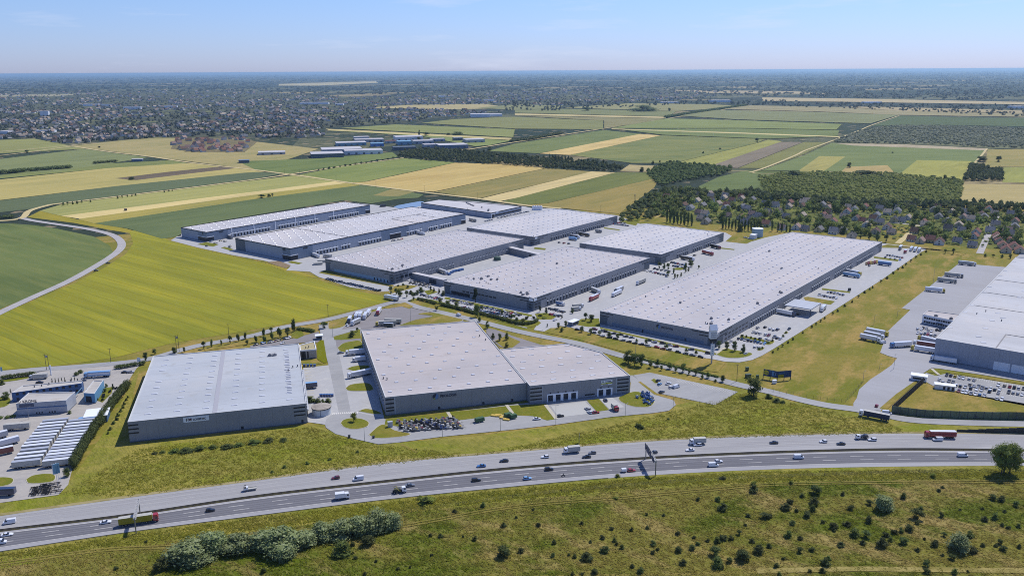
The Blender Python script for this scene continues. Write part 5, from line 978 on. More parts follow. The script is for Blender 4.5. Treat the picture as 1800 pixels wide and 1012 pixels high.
for r_, f_, cb, sd, rf, lb, ln in [((1055, 521), (1033, 532), 'red', 'red', 'white', 'red lorry with white roof in the yard of the central warehouse', 16), ((1097, 513), (1071, 525), 'white', 'white', 'white', 'white lorry beside the red one in the yard, nearer the longest warehouse', 16.4), ((1098, 508), (1077, 518), 'black', 'grey', 'white', 'grey trailer hidden behind the white lorry in the yard', 15),
        ((1137, 494), (1116, 503), 'white', silv, silv, 'silver lorry standing alone further up the yard', 16), ((1040, 511.5), (1054, 517), 'white', silv, 'white', 'white lorry docked at the central warehouse', 13), ((1233, 444.5), (1255, 450), 'red', 'red', 'white', 'red lorry with white roof in the yard below the poplars', 16), ((1196, 455), (1221, 459), 'white', 'black', 'white', 'black-sided lorry docked at the squarish warehouse', 16),
        ((1248, 434), (1268, 439), 'maroon', 'black', 'silver', 'dark lorry docked near the far end of the squarish warehouse', 15), ((998, 421), (1016, 423.5), 'sky', 'sky', 'sky', 'pale blue lorry docked lowest in its yard', 11), ((1001, 417), (1020, 420), 'white', 'navy', 'white', 'navy-sided lorry docked beside the pale blue one', 14), ((1015, 412.5), (1038, 417), 'black', 'black', 'silver', 'long black lorry docked above the navy-sided one', 17),
        ((1364, 550), (1399, 557), 'navy', 'white', 'white', 'white lorry with dark cab docked beside the flat canopy', 16.4), ((1482, 484), (1511, 489), 'sky', 'sky', 'white', 'light blue lorry docked on the longest warehouse', 16.4), ((1486, 479), (1515, 485), 'yellow', 'silver', 'white', 'silver lorry with yellow cab docked behind the light blue one', 16), ((1453, 540), (1440, 552), 'white', silv, 'white', 'white lorry parked beside the flat canopy in the yard', 12),
        ((1587, 433), (1578, 444), 'grey', 'grey', 'white', 'grey lorry at the top of the long yard', 14), ((1606, 435), (1597, 446), 'white', silv, 'white', 'leftmost of three white lorries at the top end of the yard', 12), ((1613, 436), (1604, 447), 'white', silv, 'white', 'middle of three white lorries at the top end of the yard', 12), ((1620, 437), (1611, 448), 'white', silv, 'white', 'rightmost of three white lorries at the top end of the yard', 12),
        ((1625, 511), (1662, 514.5), 'yellow', 'white', 'white', 'white lorry with yellow cab at the edge of the right yard', 16.4), ((1648, 494), (1681, 498), 'grey', silv, silv, 'grey lorry in the right yard, next to the yellow-cabbed one', 16.4), ((1660, 485), (1693, 488.5), 'grey', silv, silv, 'grey lorry in the right yard, third from its near corner', 16.4), ((1686, 464.5), (1714, 467.5), 'white', silv, 'white', 'white lorry at the far corner of the right yard', 16.4),
        ((1523, 584), (1561, 591.5), 'yellow', 'white', 'white', 'white lorry with yellow cab parked on the grass edge of the right yard', 16.4), ((1513, 595), (1546, 602), 'white', 'white', 'white', 'nearest white trailer of the cluster on the grass edge', 15), ((1520, 590), (1552, 597), 'white', silv, 'white', 'white lorry in the middle of the cluster on the grass edge', 15), ((1603, 608.5), (1563, 611), 'blue', 'white', 'white', 'white lorry with blue cab crossing the right yard', 16.4),
        ((1644, 621.5), (1602, 615), 'yellow', 'white', 'white', 'white lorry with yellow cab backed to the corner of the big right hall', 16.4), ((1648, 606), (1617, 598), 'yellow', 'silver', 'white', 'silver lorry with yellow cab half hidden behind the big right hall', 16.4), ((1643, 612), (1610, 607), 'white', 'maroon', 'white', 'dark red sided lorry between the two yellow-cabbed ones at the big hall', 16.4), ((1680, 640), (1636, 633), 'white', 'white', 'white', 'white lorry parked along the front wall of the big right hall', 16.4),
        ((1562, 740), (1511, 730), 'white', mat('dark_tarpaulin', (.035, .045, .085), .6, .3), silv, 'dark blue curtain-sided lorry on the lane by the noise barrier', 16.4), ((580, 453.5), (571, 452), 'white', silv, 'white', 'white lorry at the corner of the warehouse with the light band', 12), ((549, 449.5), (562, 454), 'white', 'white', 'white', 'white lorry docked at the glazed blue corner', 13), ((398, 417), (410, 421), 'grey', 'grey', 'white', 'grey lorry docked on the narrow farthest left warehouse', 13),
        ((732, 411), (748, 414), 'white', 'white', 'white', 'white lorry docked halfway along the long bright-roofed warehouse', 13), ((822, 387), (840, 391.5), 'grey', 'grey', silv, 'grey lorry near the low flat warehouse entrance', 15), ((606, 377.5), (616, 381), 'white', 'white', 'white', 'white lorry docked far along the narrow warehouse', 11), ((768, 477), (789, 484), 'white', silv, 'white', 'white lorry docked in the narrow yard with blue pallets', 15), ((1047, 408), (1057, 409.5), 'grey', silv, silv, 'short grey lorry in the middle of a yard below the dense car park', 9)]:
    semi('articulated_lorry', lb, r_, f_, cb, sd, rf, L=ln)
rigid('box_lorry', 'grey box lorry standing in the yard of the central warehouse near its hedge', (1016, 541), 10, .4, 'white', silv, silv); rigid('box_lorry', 'second grey box lorry parked against the first near the hedge', (1013, 546), 9, .4, 'white', silv, silv); rigid('box_lorry', 'small blue lorry beside parked cars at the central warehouse corner', (985, 537), 8, -.6, 'white', 'blue', 'silver')
rigid('fire_red_lorry', 'red-cabbed lorry near the three white lorries at the yard top', (1591, 445), 7, -2.2, 'red', 'red'); parked('white van beside the lorry cluster on the grass edge', G(1552, 603, .3), .4, 'van', 'white'); parked('white van behind the dark blue lorry on the lane', G(1559, 727, .3), -.25, 'van', 'white'); parked('red car waiting at the yard exit above the dark blue lorry', G(1541, 714, .3), 1.0, 'hatch', 'red')
parked('white pickup beside the white lorry at the far corner of the right yard', G(1704, 466, .3), .2, 'estate', 'white')
# trailer yard at the left
for k, (l0, l1, r0, n, nm) in enumerate([((77, 749), (42, 794), 45, 9, 'upper block of the left trailer row'), ((38, 801), (23, 822), 50, 4, 'lower block of the left trailer row'), ((120, 749), (77, 820), 50, 14, 'right trailer row by the tall hedge')]):
    for i in range(n):
        f = i / (n - 1); lx, ly = l0[0] + (l1[0] - l0[0]) * f, l0[1] + (l1[1] - l0[1]) * f
        semi('parked_trailer', '%s trailer, %s from the far end in the %s' % ('silver' if i % 3 else 'white', nth(i), nm), (lx, ly), (lx + r0, ly - 2.2), side=silv, roofc='white' if i % 3 else 'silver', cabless=True, L=13.4, cat='trailer', rz=.26)
for r_, f_, sd, rf, lb in [((-14, 790), (34, 777), 'white', 'white', 'white trailer with blue end in the left yard, cut by the edge'), ((-20, 804), (18, 796), 'maroon', 'white', 'dark red trailer cut by the left edge of the yard'), ((8, 757), (54, 753), silv, silv, 'grey trailer standing crosswise above the trailer rows'), ((-30, 778), (10, 768), 'silver', 'white', 'silver trailer behind the white one at the left edge'), ((-18, 872), (22, 870), 'navy', 'navy', 'dark blue low trailer at the bottom left yard corner')]:
    semi('parked_trailer', lb, r_, f_, side=sd, roofc=rf, cabless=True, L=13.4, cat='trailer')
semi('articulated_lorry', 'light blue and white lorry by the hedge of the service centre', (197, 661), (146, 664), 'sky', 'sky', 'sky', stripe='white'); rigid('box_lorry', 'grey box lorry parked by the clipped hedge at the service centre', (68, 666), 11, .2 + math.pi, 'silver', silv, silv)
semi('parked_trailer', 'low blue container beside the tall hedge above the trailer rows', (140, 746), (169, 743), side='blue', roofc='sky', cabless=True, L=9, cat='container')
parked('dark saloon by the service centre entrance', G(220, 655, .3), .3, 'saloon', 'black'); parked('silver van by the service centre entrance', G(230, 655, .3), .3, 'estate', 'silver'); parked('black saloon behind the lettered service hall', G(70, 673, .3), .2, 'saloon', 'black')
# rows of parked cars
rowcars(((575, 491), (666, 511.5), 24), 'in the row along the yellow-green field', YB + 1.2, ['black', 'grey', 'navy', 'black', 'grey', 'navy', 'black', 'silver', 'black', 'grey'], seed=3)
rowcars([(1015, 580), (1045.5, 579.5), (1058, 582), (1066, 584), (1078.6, 587), (1091, 589), (1100, 592), (1111, 594), (1141, 599), (1150, 602), (1165, 604), (1177, 607), (1188, 609.5), (1215, 615), (1245, 621.5)], 'in the inner row before the longest warehouse', YB + .25, ['black', 'maroon', 'silver', 'black', 'grey', 'black', 'grey', 'silver', 'black', 'silver', 'black', 'silver', 'maroon', 'grey', 'black'], seed=4)
rowcars([(1044, 585), (1059, 591.5), (1072, 593.5), (1082, 596.5), (1094.5, 599), (1105.5, 601.5), (1116, 604), (1127, 606), (1140, 609), (1154.6, 611), (1165, 614), (1176, 615), (1192, 619.5), (1205, 622.5), (1217, 625), (1231.5, 628)], 'in the outer row before the longest warehouse', YB + .25, ['silver', 'silver', 'grey', 'black', 'silver', 'black', 'black', 'navy', 'silver', 'red', 'maroon', 'silver', 'black', 'grey', 'grey', 'black'], seed=5)
rowcars(((1298.5, 596), (1344, 604.5), 9), 'in the nearest row of the corner car park', YA + .1, ['navy', 'navy', 'silver', 'navy', 'grey', 'navy', 'blue', 'white', 'sky'], seed=6)
rowcars([(1336, 596), (1346, 598), (1352, 599.5)], 'in the second row of the corner car park', YA, ['black', 'silver', 'white'], seed=7)
rowcars([(1324, 585), (1330, 586), (1336, 587), (1346, 589), (1351, 590.5), (1361, 593), (1366, 595), (1372, 596)], 'in the third row of the corner car park', YA, ['silver', 'silver', 'white', 'white', 'maroon', 'grey', 'black', 'white'], seed=8)
rowcars([(1332, 577), (1345, 576), (1354, 579), (1360, 581), (1367, 580), (1387, 579)], 'in the farthest row of the corner car park', YA, ['silver', 'black', 'white', 'white', 'navy', 'black'], seed=9)
rowcars([(1327, 611), (1334, 612), (1311, 622), (1290, 606), (1284, 601)], 'among the tree islands of the corner car park', YA, ['white', 'silver', 'white', 'white', 'silver'], seed=10)
rowcars(((1456, 514), (1482, 519), 6), 'in the upper row by the flat canopy', YA, seed=11, cols=['white', 'black', 'grey', 'silver', 'white', 'navy']); rowcars(((1440, 519), (1470, 525), 7), 'in the lower row by the flat canopy', YA, seed=12, cols=['silver', 'white', 'black', 'white', 'silver', 'grey', 'white'])
rowcars(((1560, 449), (1586, 453.5), 7), 'in the small top car park of the long yard', YA, seed=13); rowcars(((1556, 453), (1582, 457.5), 4), 'in the near row of the small top lot', YA, seed=14)
LH = -.6662 + math.pi / 2
rowcars([(1620 + a / 10, 640 + b / 10 + 1.5) for a, b in ((440, 190), (515, 195), (590, 210), (670, 225), (735, 240), (840, 255), (925, 273), (1350, 360), (1460, 373), (1550, 390), (1630, 405), (1705, 417), (1790, 430))], 'in the back row of the staff car park', LH, ['black', 'navy', 'yellow', 'silver', 'white', 'white', 'silver', 'white', 'beige', 'red', 'black', 'white', 'black'], z=.31, seed=15)
rowcars([(1620 + a / 10, 640 + b / 10 + 1.5) for a, b in ((318, 260), (375, 315), (480, 290), (550, 310), (610, 365), (680, 383), (765, 395), (853, 350), (925, 375), (1000, 385), (1070, 398), (1140, 415), (1210, 430), (1285, 445), (1370, 440))], 'in the middle row of the staff car park', LH, ['white', 'silver', 'grey', 'grey', 'white', 'black', 'silver', 'beige', 'white', 'grey', 'grey', 'silver', 'white', 'black', 'white'], z=.31, seed=16)
rowcars([(1620 + a / 10, 640 + b / 10 + 1.5) for a, b in ((865, 420), (968, 435), (1055, 450), (1195, 475), (1350, 500), (1530, 490), (1610, 500), (1690, 515), (1765, 530))], 'in the inner row of the staff car park', LH, ['black', 'white', 'silver', 'black', 'silver', 'black', 'silver', 'silver', 'white'], z=.31, seed=17)
rowcars([(1620 + a / 10, 640 + b / 10 + 1.5) for a, b in ((650, 470), (720, 485), (785, 495), (865, 512), (945, 525), (1020, 535), (1100, 550), (1325, 600), (1410, 617))], 'in the front row of the staff car park', LH, ['maroon', 'white', 'white', 'grey', 'white', 'blue', 'silver', 'white', 'white'], z=.31, seed=18)
rowcars([(1580 + a / 8.16, 520 + b / 8.16) for a, b in ((270, 480), (325, 488), (350, 466), (395, 475), (425, 505), (470, 512), (545, 495), (590, 500))], 'in the far row beside the office block', LH, seed=19, cols=['white', 'white', 'black', 'silver', 'white', 'white', 'black', 'black']); rowcars([(1580 + a / 8.16, 520 + b / 8.16) for a, b in ((270, 540), (320, 552), (370, 555), (415, 562), (465, 573), (515, 578))], 'in the near row beside the office block', LH, seed=20, cols=['white', 'silver', 'black', 'red', 'white', 'grey'])
for px, py, k, c, h, lb in [(1157, 670, 'saloon', 'black', .9, 'black saloon on the visitor car park nearest its corner island'), (1159.5, 676, 'hatch', 'sky', .9, 'pale blue hatchback below the black saloon on the visitor car park'), (1175, 675, 'saloon', 'white', .6, 'white saloon in the middle of the visitor car park'), (1180, 681.5, 'hatch', 'white', .6, 'white hatchback beside the white van on the visitor car park'), (1189, 681, 'van', 'white', .6, 'white van on the visitor car park'), (1163, 690, 'saloon', 'black', .7, 'black saloon alone at the near edge of the visitor car park'),
        (985.5, 732, 'hatch', 'black', .3, 'black hatchback on the loop road before the door frames'), (1033, 720, 'estate', 'silver', 2.2, 'silver estate car by the ramp between the loading doors'), (1036.5, 725.5, 'hatch', 'white', 2.2, 'white hatchback right behind the silver estate on the ramp'), (1047, 726, 'saloon', 'red', .2, 'red saloon at the foot of the ramp'), (1064, 704.5, 'hatch', 'navy', 1.8, 'dark blue hatchback at the two right-hand loading doors'), (944, 737, 'saloon', 'white', .2, 'white saloon beside the row of farm machines'),
        (190, 463, 'saloon', 'black', .5, 'upper of two dark cars on the curved country road'), (169, 476.5, 'estate', 'black', .6, 'lower of two dark cars on the curved country road'), (35, 381, 'hatch', 'navy', 1.2, 'dark blue car at the country road junction'), (34, 386, 'hatch', 'silver', 2.5, 'silver car at the country road junction'), (363, 433, 'saloon', 'black', 2.4, 'black saloon on the perimeter road of the farthest left warehouse'), (404, 435, 'saloon', 'grey', 2.4, 'grey saloon on the perimeter road by the wasteland strip'),
        (1403, 553, 'saloon', 'black', .9, 'dark car beside the docked lorry at the canopy'), (1528, 468, 'hatch', 'grey', .9, 'grey hatchback in the yard near the pallets'), (1221, 449.5, 'saloon', 'black', .6, 'dark saloon between the two lorries below the poplars'), (976, 563, 'saloon', 'white', .9, 'white saloon on the estate entrance road')]:
    parked(lb, G(px, py, .3), h, k, c)
rigid('small_lorry', 'small grey and red lorry at the right of the loading ramps', (1081, 721), 6, -1.2, 'red', silv, silv)
rowcars(((794, 528.5), (829, 536), 8), 'in the row under the central warehouse wall', YA, seed=21); rowcars(((846, 540), (914, 554.5), 15), 'in the row under the dark conifer wall', YA, seed=22); rowcars(((812, 541), (892, 558), 20), 'in the hedge row of the central car park', YA, seed=23); rowcars(((842, 545), (898, 557), 13), 'in the middle row of the central car park', YA, seed=24)
rowcars(((720, 493), (757, 501), 8), 'in the back row beside the corridor building', YA, seed=25); rowcars(((722, 498), (756, 505), 7), 'in the front row beside the corridor building', YA, seed=26); rowcars(((742, 519), (775, 527), 8), 'in the shady lot before the corridor building', YA, seed=27)
rowcars(((966, 543), (991, 549), 7), 'in the back row at the central warehouse corner', YA, seed=28); rowcars(((968, 553), (984, 556), 5), 'in the front row at the central warehouse corner', YA, seed=29)
rowcars(((1134, 476), (1172, 484.5), 9), 'in the little lot by the dark trees', YA, seed=30); rowcars(((1150, 473), (1176, 478), 5), 'in the back row by the dark trees', YA, seed=31); rowcars(((1180, 462), (1204, 466.5), 7), 'in the back row before the squarish warehouse', YA, seed=32); rowcars(((1184, 468), (1204, 471), 6), 'in the front row before the squarish warehouse', YA, seed=33)
rowcars(((1076, 394), (1104, 397.5), 11), 'in the near row of the dense far lot', YA, seed=34); rowcars(((1080, 391.5), (1098, 393.5), 7), 'in the back row of the dense far lot', YA, seed=35)
rowcars(((876, 384), (928, 372.5), 15), 'in the row along the low flat warehouse', YB + .9, seed=36, cols=['white', 'silver', 'white', 'black', 'silver']); rowcars(((853, 389.5), (864, 387), 4), 'at the white entrance frame', YB, seed=37)
rowcars([(463, 604), (474, 602.5), (479, 601.5), (485, 600), (490, 598.5), (502, 595.5), (507, 595), (450, 606.5), (497, 604)], 'in the row behind the pale blue roof', YA, ['blue', 'grey', 'silver', 'maroon', 'black', 'black', 'white', 'black', 'white'], seed=38)
rowcars(((690, 424), (706, 421), 4), 'before the glazed middle of the long bright warehouse', YA, seed=39); rowcars(((752, 408), (800, 396), 7), 'along the docks of the long bright warehouse', YA, seed=40); rowcars([(371, 425), (379, 428), (388, 424), (396, 425), (404, 433)], 'in the lot of the farthest left warehouse', YA, seed=41)
rowcars(((1309, 418), (1316, 419.5), 3), 'on the lot near the light blue tank', YA, seed=42); rowcars(((983, 427), (1000, 429), 3), 'in the yard above the long black lorry', YA, seed=43)

def merge(objs, name, label, cat):
    """the farthest, smallest repeats of a kind as one mass"""
    mb = MB(); mats = []
    for o in objs:
        mw = Matrix.LocRotScale(o.location, o.rotation_euler, o.scale); k = len(mb.v); mb.v += [tuple(mw @ v.co) for v in o.data.vertices]; ix = []
        for m in o.data.materials:
            if m not in mats: mats.append(m)
            ix.append(mats.index(m))
        for p in o.data.polygons: mb.f.append([k + q for q in p.vertices]); mb.m.append(ix[p.material_index])
    for o in objs: bpy.data.objects.remove(o)
    o = mb.build(name, mats); o['kind'] = 'stuff'; return tag(o, label, cat)
pk = sorted([o for o in bpy.data.objects if o.name.startswith('parked_car') and o.get('category') == 'car'], key=lambda o: Vector(o.location).length)
merge(pk[278:], 'far_parked_cars', 'mass of far parked cars in the yards of the estate', 'parked cars')
# ---------------------------------------------------------------- trees, shrubs, hedges
def leafm(name, col, c2=None, tr=.22, rand=.22, scale=.7):
    c2 = c2 or tuple(c * 1.7 for c in col)
    return mat(name, col, .75, .25, layers=[('noise', scale, c2, .42, .66, .8, 0, 1), ('noise', scale * 3, tuple(c * .6 for c in col), .5, .7, .6, 0, 1)], rand=rand, trans=tr, world=True)
lf_mid = leafm('foliage_green', (.10, .135, .026), (.18, .215, .048), .32); lf_dark = leafm('foliage_dark', (.088, .118, .03), (.15, .185, .048), .34); lf_lime = leafm('foliage_lime', (.15, .175, .022), (.22, .24, .04), .3)
lf_vil = leafm('foliage_village', (.19, .24, .048), (.30, .34, .085), .36); lf_silver = leafm('foliage_silver', (.17, .215, .065), (.50, .54, .30), .3, .12, .9); lf_shrub = leafm('foliage_shrub', (.058, .072, .018), (.11, .125, .030), .28); lf_con = leafm('foliage_conifer', (.028, .042, .019), (.048, .066, .026), .12)
bark = mat('bark', (.08, .065, .05), .9, .1, layers=[('noise', 3, (.05, .04, .03), .4, .6, .8, 0, 1)])
CR = {}
def crown(kind, var=0):
    """unit crowns: 1 m high, 1 m wide, made once and scaled"""
    if (kind, var) in CR: return CR[kind, var]
    sd = 17 * var + sum(map(ord, kind)); P = dict(round=(lf_mid, 10, 1100, .085, 'round'), dark=(lf_dark, 10, 1100, .085, 'round'), conifer=(lf_con, 12, 1100, .075, 'cone'), column=(lf_mid, 9, 900, .10, 'column'), poplar=(lf_dark, 9, 700, .12, 'column'), shrub=(lf_shrub, 9, 800, .10, 'dome'),
        bush=(lf_mid, 9, 700, .11, 'dome'), silver=(lf_silver, 22, 2600, .075, 'dome'), great=(lf_vil, 18, 2800, .05, 'round'), lime=(lf_lime, 10, 900, .09, 'round'), far=(lf_vil, 7, 260, .17, 'round'), fardark=(lf_mid, 7, 260, .17, 'round'), limebush=(lf_lime, 8, 500, .12, 'dome'))[kind]
    CR[kind, var] = crown_mesh('crown', P[0], 0, 1, 1, P[1], P[2], P[3], sd, P[4]); return CR[kind, var]
TR = [trunk_mesh('trunk', bark, 1.0, .075, .045, 4, s, .22) for s in range(3)]
def tree(label, px, py, h_px, w_px, kind='round', name='tree', cat='tree', stem=.22, group=None, var=None, xy=None, z=.1):
    """tree whose foot stands at a pixel of the photograph, its size measured there"""
    p = xy or G(px, py, z); k = mpp(px, py) if xy is None else 1.0; h = h_px * k * (1.06 if xy is None else 1); wd = w_px * k; v = rnd.randrange(3) if var is None else var
    t = thing(name, label, cat, (p[0], p[1], z), rnd.uniform(0, 6.28), group); s = stem * h
    c = link('crown', crown(kind, v), t, (0, 0, s * .75)); c.scale = (wd * rnd.uniform(.92, 1.08), wd * rnd.uniform(.92, 1.08), h - s * .75)
    tk = link('trunk', TR[v], t); tk.scale = (h * .5, h * .5, s * 1.25 + .1 * h); return t
def shrub(label, px, py, h_px, w_px, kind='shrub', name='shrub', cat='shrub', group=None, var=None):
    p = G(px, py, .1); k = mpp(px, py); v = rnd.randrange(3) if var is None else var
    o = link(name, crown(kind, v), None, (p[0], p[1], .0), rnd.uniform(0, 6.28)); o.scale = (w_px * k * rnd.uniform(.78, 1.2), w_px * k * rnd.uniform(.78, 1.2), h_px * k * 1.05); return tag(o, label, cat, group)
# landmarks for labels: name, pixel
LMK = [('the upper round willow', (1551, 895)), ('the lower round willow', (1686, 964)), ('the sign gantry', (1150, 840)), ('the willow thicket', (702, 925)), ('the single big tree', (1763, 830)), ('the left gantry', (238, 937))]
def place(p):
    xy = np.array(G(*p)); b = min(LMK, key=lambda l: np.linalg.norm(np.array(G(*l[1])) - xy)); d = xy - np.array(G(*b[1]))
    return '%d m %s, %d m %s %s' % (round(abs(d[0])), 'right' if d[0] > 0 else 'left', round(abs(d[1])), 'beyond' if d[1] > 0 else 'before', b[0])
# the willow thicket and the two round willows
for i, (x, y, wd, h) in enumerate([(338, 984, 74, 58), (372, 972, 60, 66), (420, 968, 60, 46), (466, 962, 66, 52), (497, 968, 74, 62), (536, 958, 56, 40), (566, 945, 54, 44), (600, 941, 54, 46), (636, 934, 52, 44), (664, 930, 58, 60), (690, 926, 36, 44), (500, 980, 46, 30), (352, 990, 44, 30)]):
    shrub('silvery grey willow shrub, %s from the left in the roadside thicket' % nth(i), x, y, h * .62, wd, 'silver', 'willow_shrub', 'willow', 'willow shrubs in the roadside thicket')
tree('round silvery willow alone in the meadow, nearer the motorway', 1551, 896, 27, 34, 'silver', 'willow', 'willow', .05); tree('big round silvery willow alone in the meadow at lower right', 1686, 965, 28, 40, 'silver', 'willow', 'willow', .05)
bt = thing('tree', 'single big leafy tree beside the motorway at the right edge', 'tree', (*G(1766, 832), .1)); k_ = mpp(1766, 832)
for v, (dx, wd, h) in enumerate(((-3.2, 9.5, 15.5), (3.4, 9.5, 16), (0.3, 10, 16.6))): c = link('crown', crown('great', v), bt, (dx, v - 1, 2.4)); c.scale = (wd, wd, h - 2.4); tk = link('trunk', TR[v], bt, (dx * .7, v - 1, 0)); tk.scale = (4.5, 4.5, 6)
SH = [(900 + a / 4, 760 + b / 4, w_ / 4) for a, b, w_ in [(65, 840, 50), (295, 780, 40), (287, 870, 40), (150, 545, 25), (185, 655, 42), (530, 890, 75), (650, 840, 60), (720, 765, 40), (637, 745, 45), (580, 988, 60), (905, 982, 55), (840, 690, 35), (952, 675, 28), (1168, 715, 40), (993, 788, 50), (1025, 825, 30), (990, 850, 40), (1170, 835, 52), (1265, 820, 55), (1305, 788, 40), (1280, 742, 30), (1375, 765, 30), (1425, 862, 90), (1445, 770, 60), (1485, 752, 55), (1538, 752, 38), (1595, 716, 42), (1640, 652, 28), (1735, 845, 90), (1620, 890, 110), (1525, 912, 50), (1440, 940, 100), (1470, 955, 45), (1200, 928, 52), (1310, 475, 32), (1450, 480, 50), (1480, 545, 80), (1700, 415, 70), (1780, 600, 60), (30, 600, 25), (440, 878, 32), (400, 862, 25), (775, 815, 40), (425, 1000, 30), (495, 1000, 28), (490, 645, 35), (552, 772, 30), (700, 680, 34), (843, 945, 32), (1660, 590, 40), (1065, 585, 24), (945, 580, 24), (735, 790, 30), (1690, 770, 40)]]
SH += [(1350 + a / 4, 760 + b / 4, w_ / 4) for a, b, w_ in [(335, 432, 88), (240, 450, 40), (320, 505, 85), (120, 540, 60), (270, 592, 55), (310, 548, 50), (200, 555, 30), (155, 495, 45), (710, 505, 45), (955, 462, 58), (580, 542, 50), (708, 632, 60), (1050, 602, 78), (1075, 540, 40), (1218, 592, 45), (1050, 640, 45), (990, 686, 66), (935, 698, 50), (888, 708, 45), (830, 728, 52), (945, 778, 70), (860, 762, 40), (795, 798, 82), (670, 784, 50), (693, 734, 60), (615, 728, 76), (555, 654, 56), (460, 668, 60), (465, 692, 35), (140, 732, 60), (225, 748, 45), (1172, 797, 55), (1240, 728, 38), (1420, 728, 58), (1435, 842, 68), (1050, 832, 38), (1295, 892, 45), (1225, 866, 26), (515, 798, 50), (310, 830, 42), (225, 842, 48), (425, 892, 42), (400, 926, 70), (1115, 985, 58), (1115, 940, 58), (1310, 988, 52), (1405, 980, 25), (1655, 826, 56), (1630, 784, 44), (1590, 604, 60), (1520, 618, 42), (1640, 482, 52), (1580, 468, 52), (1745, 518, 58), (1645, 658, 32), (1690, 674, 32), (60, 946, 42), (80, 1000, 38), (385, 980, 42), (295, 978, 35), (170, 645, 45), (385, 634, 36), (10, 806, 40), (10, 595, 48), (1200, 412, 34), (1225, 388, 28), (1765, 810, 36), (525, 440, 36), (1510, 800, 32), (1600, 800, 30), (1665, 560, 26), (1505, 540, 24), (1350, 545, 24), (1760, 665, 40), (1100, 750, 26), (110, 890, 30)]]
SH += [(a, b, w_) for a, b, w_ in [(321, 1003, 12), (598, 974, 34), (620, 958, 11), (647, 956, 22), (884, 978, 28), (661, 987, 7), (625, 981, 8), (759, 976, 6), (775, 943, 9), (834, 949, 9), (463, 1006, 11), (721, 997, 6), (757, 942, 7), (257, 953, 6), (284, 1000, 28), (204, 1000, 8), (641, 1009, 7), (700, 1000, 6), (814, 944, 6), (885, 925, 10), (748, 885, 14), (850, 890, 10), (800, 900, 9)]]
ADJ = lambda w_: 'tiny' if w_ < 8 else 'small' if w_ < 12 else 'medium' if w_ < 17 else 'large'
# which shrubs grow together: each label gives size and whereabouts from a landmark
for i, (x, y, w_) in enumerate(SH):
    kd = ('shrub', 'shrub', 'dark', 'bush')[i % 4] if w_ > 9 else 'shrub'
    shrub('%s %s shrub %s' % (ADJ(w_), 'mid green' if kd == 'bush' else 'dark green', place((x, y))), x, y, w_ * rnd.uniform(.6, .88), w_ * 1.08, kd, 'meadow_shrub', 'shrub', 'shrubs scattered over the rough meadow')
for x, y, w_, h_ in ((738, 877, 12, 7), (1082, 876, 10, 5), (1325, 852, 14, 8), (750, 882, 26, 10), (1390, 850, 10, 6), (1640, 838, 12, 8), (1085, 838, 10, 6), (1270, 841, 14, 8)): shrub('yellow-green herb clump %s' % place((x, y)), x, y, h_, w_, 'limebush', 'herb_clump', 'plant', 'yellow-green herb clumps by the meadow fence')
# street and yard trees
for i, (x, y, h, wd) in enumerate([(358, 613, 13, 8), (372, 610, 13, 7.5), (389, 607, 9, 6), (405, 604, 14, 8), (419, 600, 13, 7.5), (431, 596, 11, 8), (435, 606, 9, 6), (464, 591, 13, 7), (465, 601, 10, 9), (477, 586, 11, 7), (478, 597, 12, 9), (492, 593, 17, 11), (506, 592, 16, 11), (517, 583, 21, 11), (450, 602, 12, 8)]):
    tree('dark narrow street tree, %s from the left behind the pale blue roof' % nth(i), x, y, h, wd, 'column' if i % 3 else 'dark', 'street_tree', 'tree', .2, 'street trees behind the pale blue roof')
for x, y, h, wd, kd, lb in [(257, 635, 16, 9, 'dark', 'dark tree at the back left corner of the pale blue roof'), (272, 622, 9, 8, 'dark', 'small dark tree peeping over the back of the pale blue roof'), (307, 621, 11, 11, 'dark', 'bushy dark tree beside two wooden poles'), (324, 619, 9, 5, 'dark', 'thin dark tree by the wooden poles'), (1325, 696, 32, 30, 'round', 'large bushy tree at the corner of the visitor car park'), (1105, 638, 23, 18, 'round', 'left tree of the dense clump beside the access road'), (1115, 642, 21, 17, 'dark', 'middle tree of the dense clump beside the access road'), (1127, 644, 22, 18, 'dark', 'right tree of the dense clump beside the access road'),
        (622, 741, 17, 11, 'lime', 'young tree on the roundabout island'), (836, 532, 25, 17, 'conifer', 'tall dark conifer against the wall of the central warehouse'), (839, 557, 22, 13, 'round', 'tall green tree in the hedge of the central car park'), (857, 577, 13, 8, 'round', 'slim tree behind the right back corner of the seamed roof'), (866, 596, 11, 8, 'round', 'left tree of the grass plot behind the seamed roof'), (879, 599, 13, 8, 'round', 'middle tree of the grass plot behind the seamed roof'), (891, 598, 13, 8, 'round', 'right tree of the grass plot behind the seamed roof'), (891, 610, 9, 7, 'round', 'low tree touching the roof edge of the chamfered warehouse'), (843, 565, 9, 7, 'round', 'small tree at the tip of the truck park lawn'),
        (570, 577, 11, 14, 'dark', 'round dark bush at the truck park entrance'), (619, 592, 11, 14, 'bush', 'wide bush on the lawn behind the near dock yard'), (628, 583, 7, 6, 'dark', 'small dark bush at the back left corner of the seamed roof'), (768, 546, 9, 8, 'lime', 'leaning yellow-green sapling at the truck park tip')]:
    tree(lb, x, y, h, wd, kd, 'tree' if h > 9 else 'small_tree', 'tree', .15 if kd != 'lime' else .3)
for i, (a, b, h) in enumerate([(970, 345, 50), (1020, 335, 54), (1048, 362, 34), (1107, 355, 48), (1148, 376, 40), (1200, 375, 60), (1245, 394, 34), (1290, 396, 44), (1335, 422, 34), (1380, 418, 44), (1428, 446, 22), (1478, 446, 50)]): tree('round street tree, %s from the left along the visitor car park' % nth(i), 900 + a / 4, 560 + b / 4, h / 4, max(6, h / 5.2), 'round', 'street_tree', 'tree', .25, 'street trees along the visitor car park')
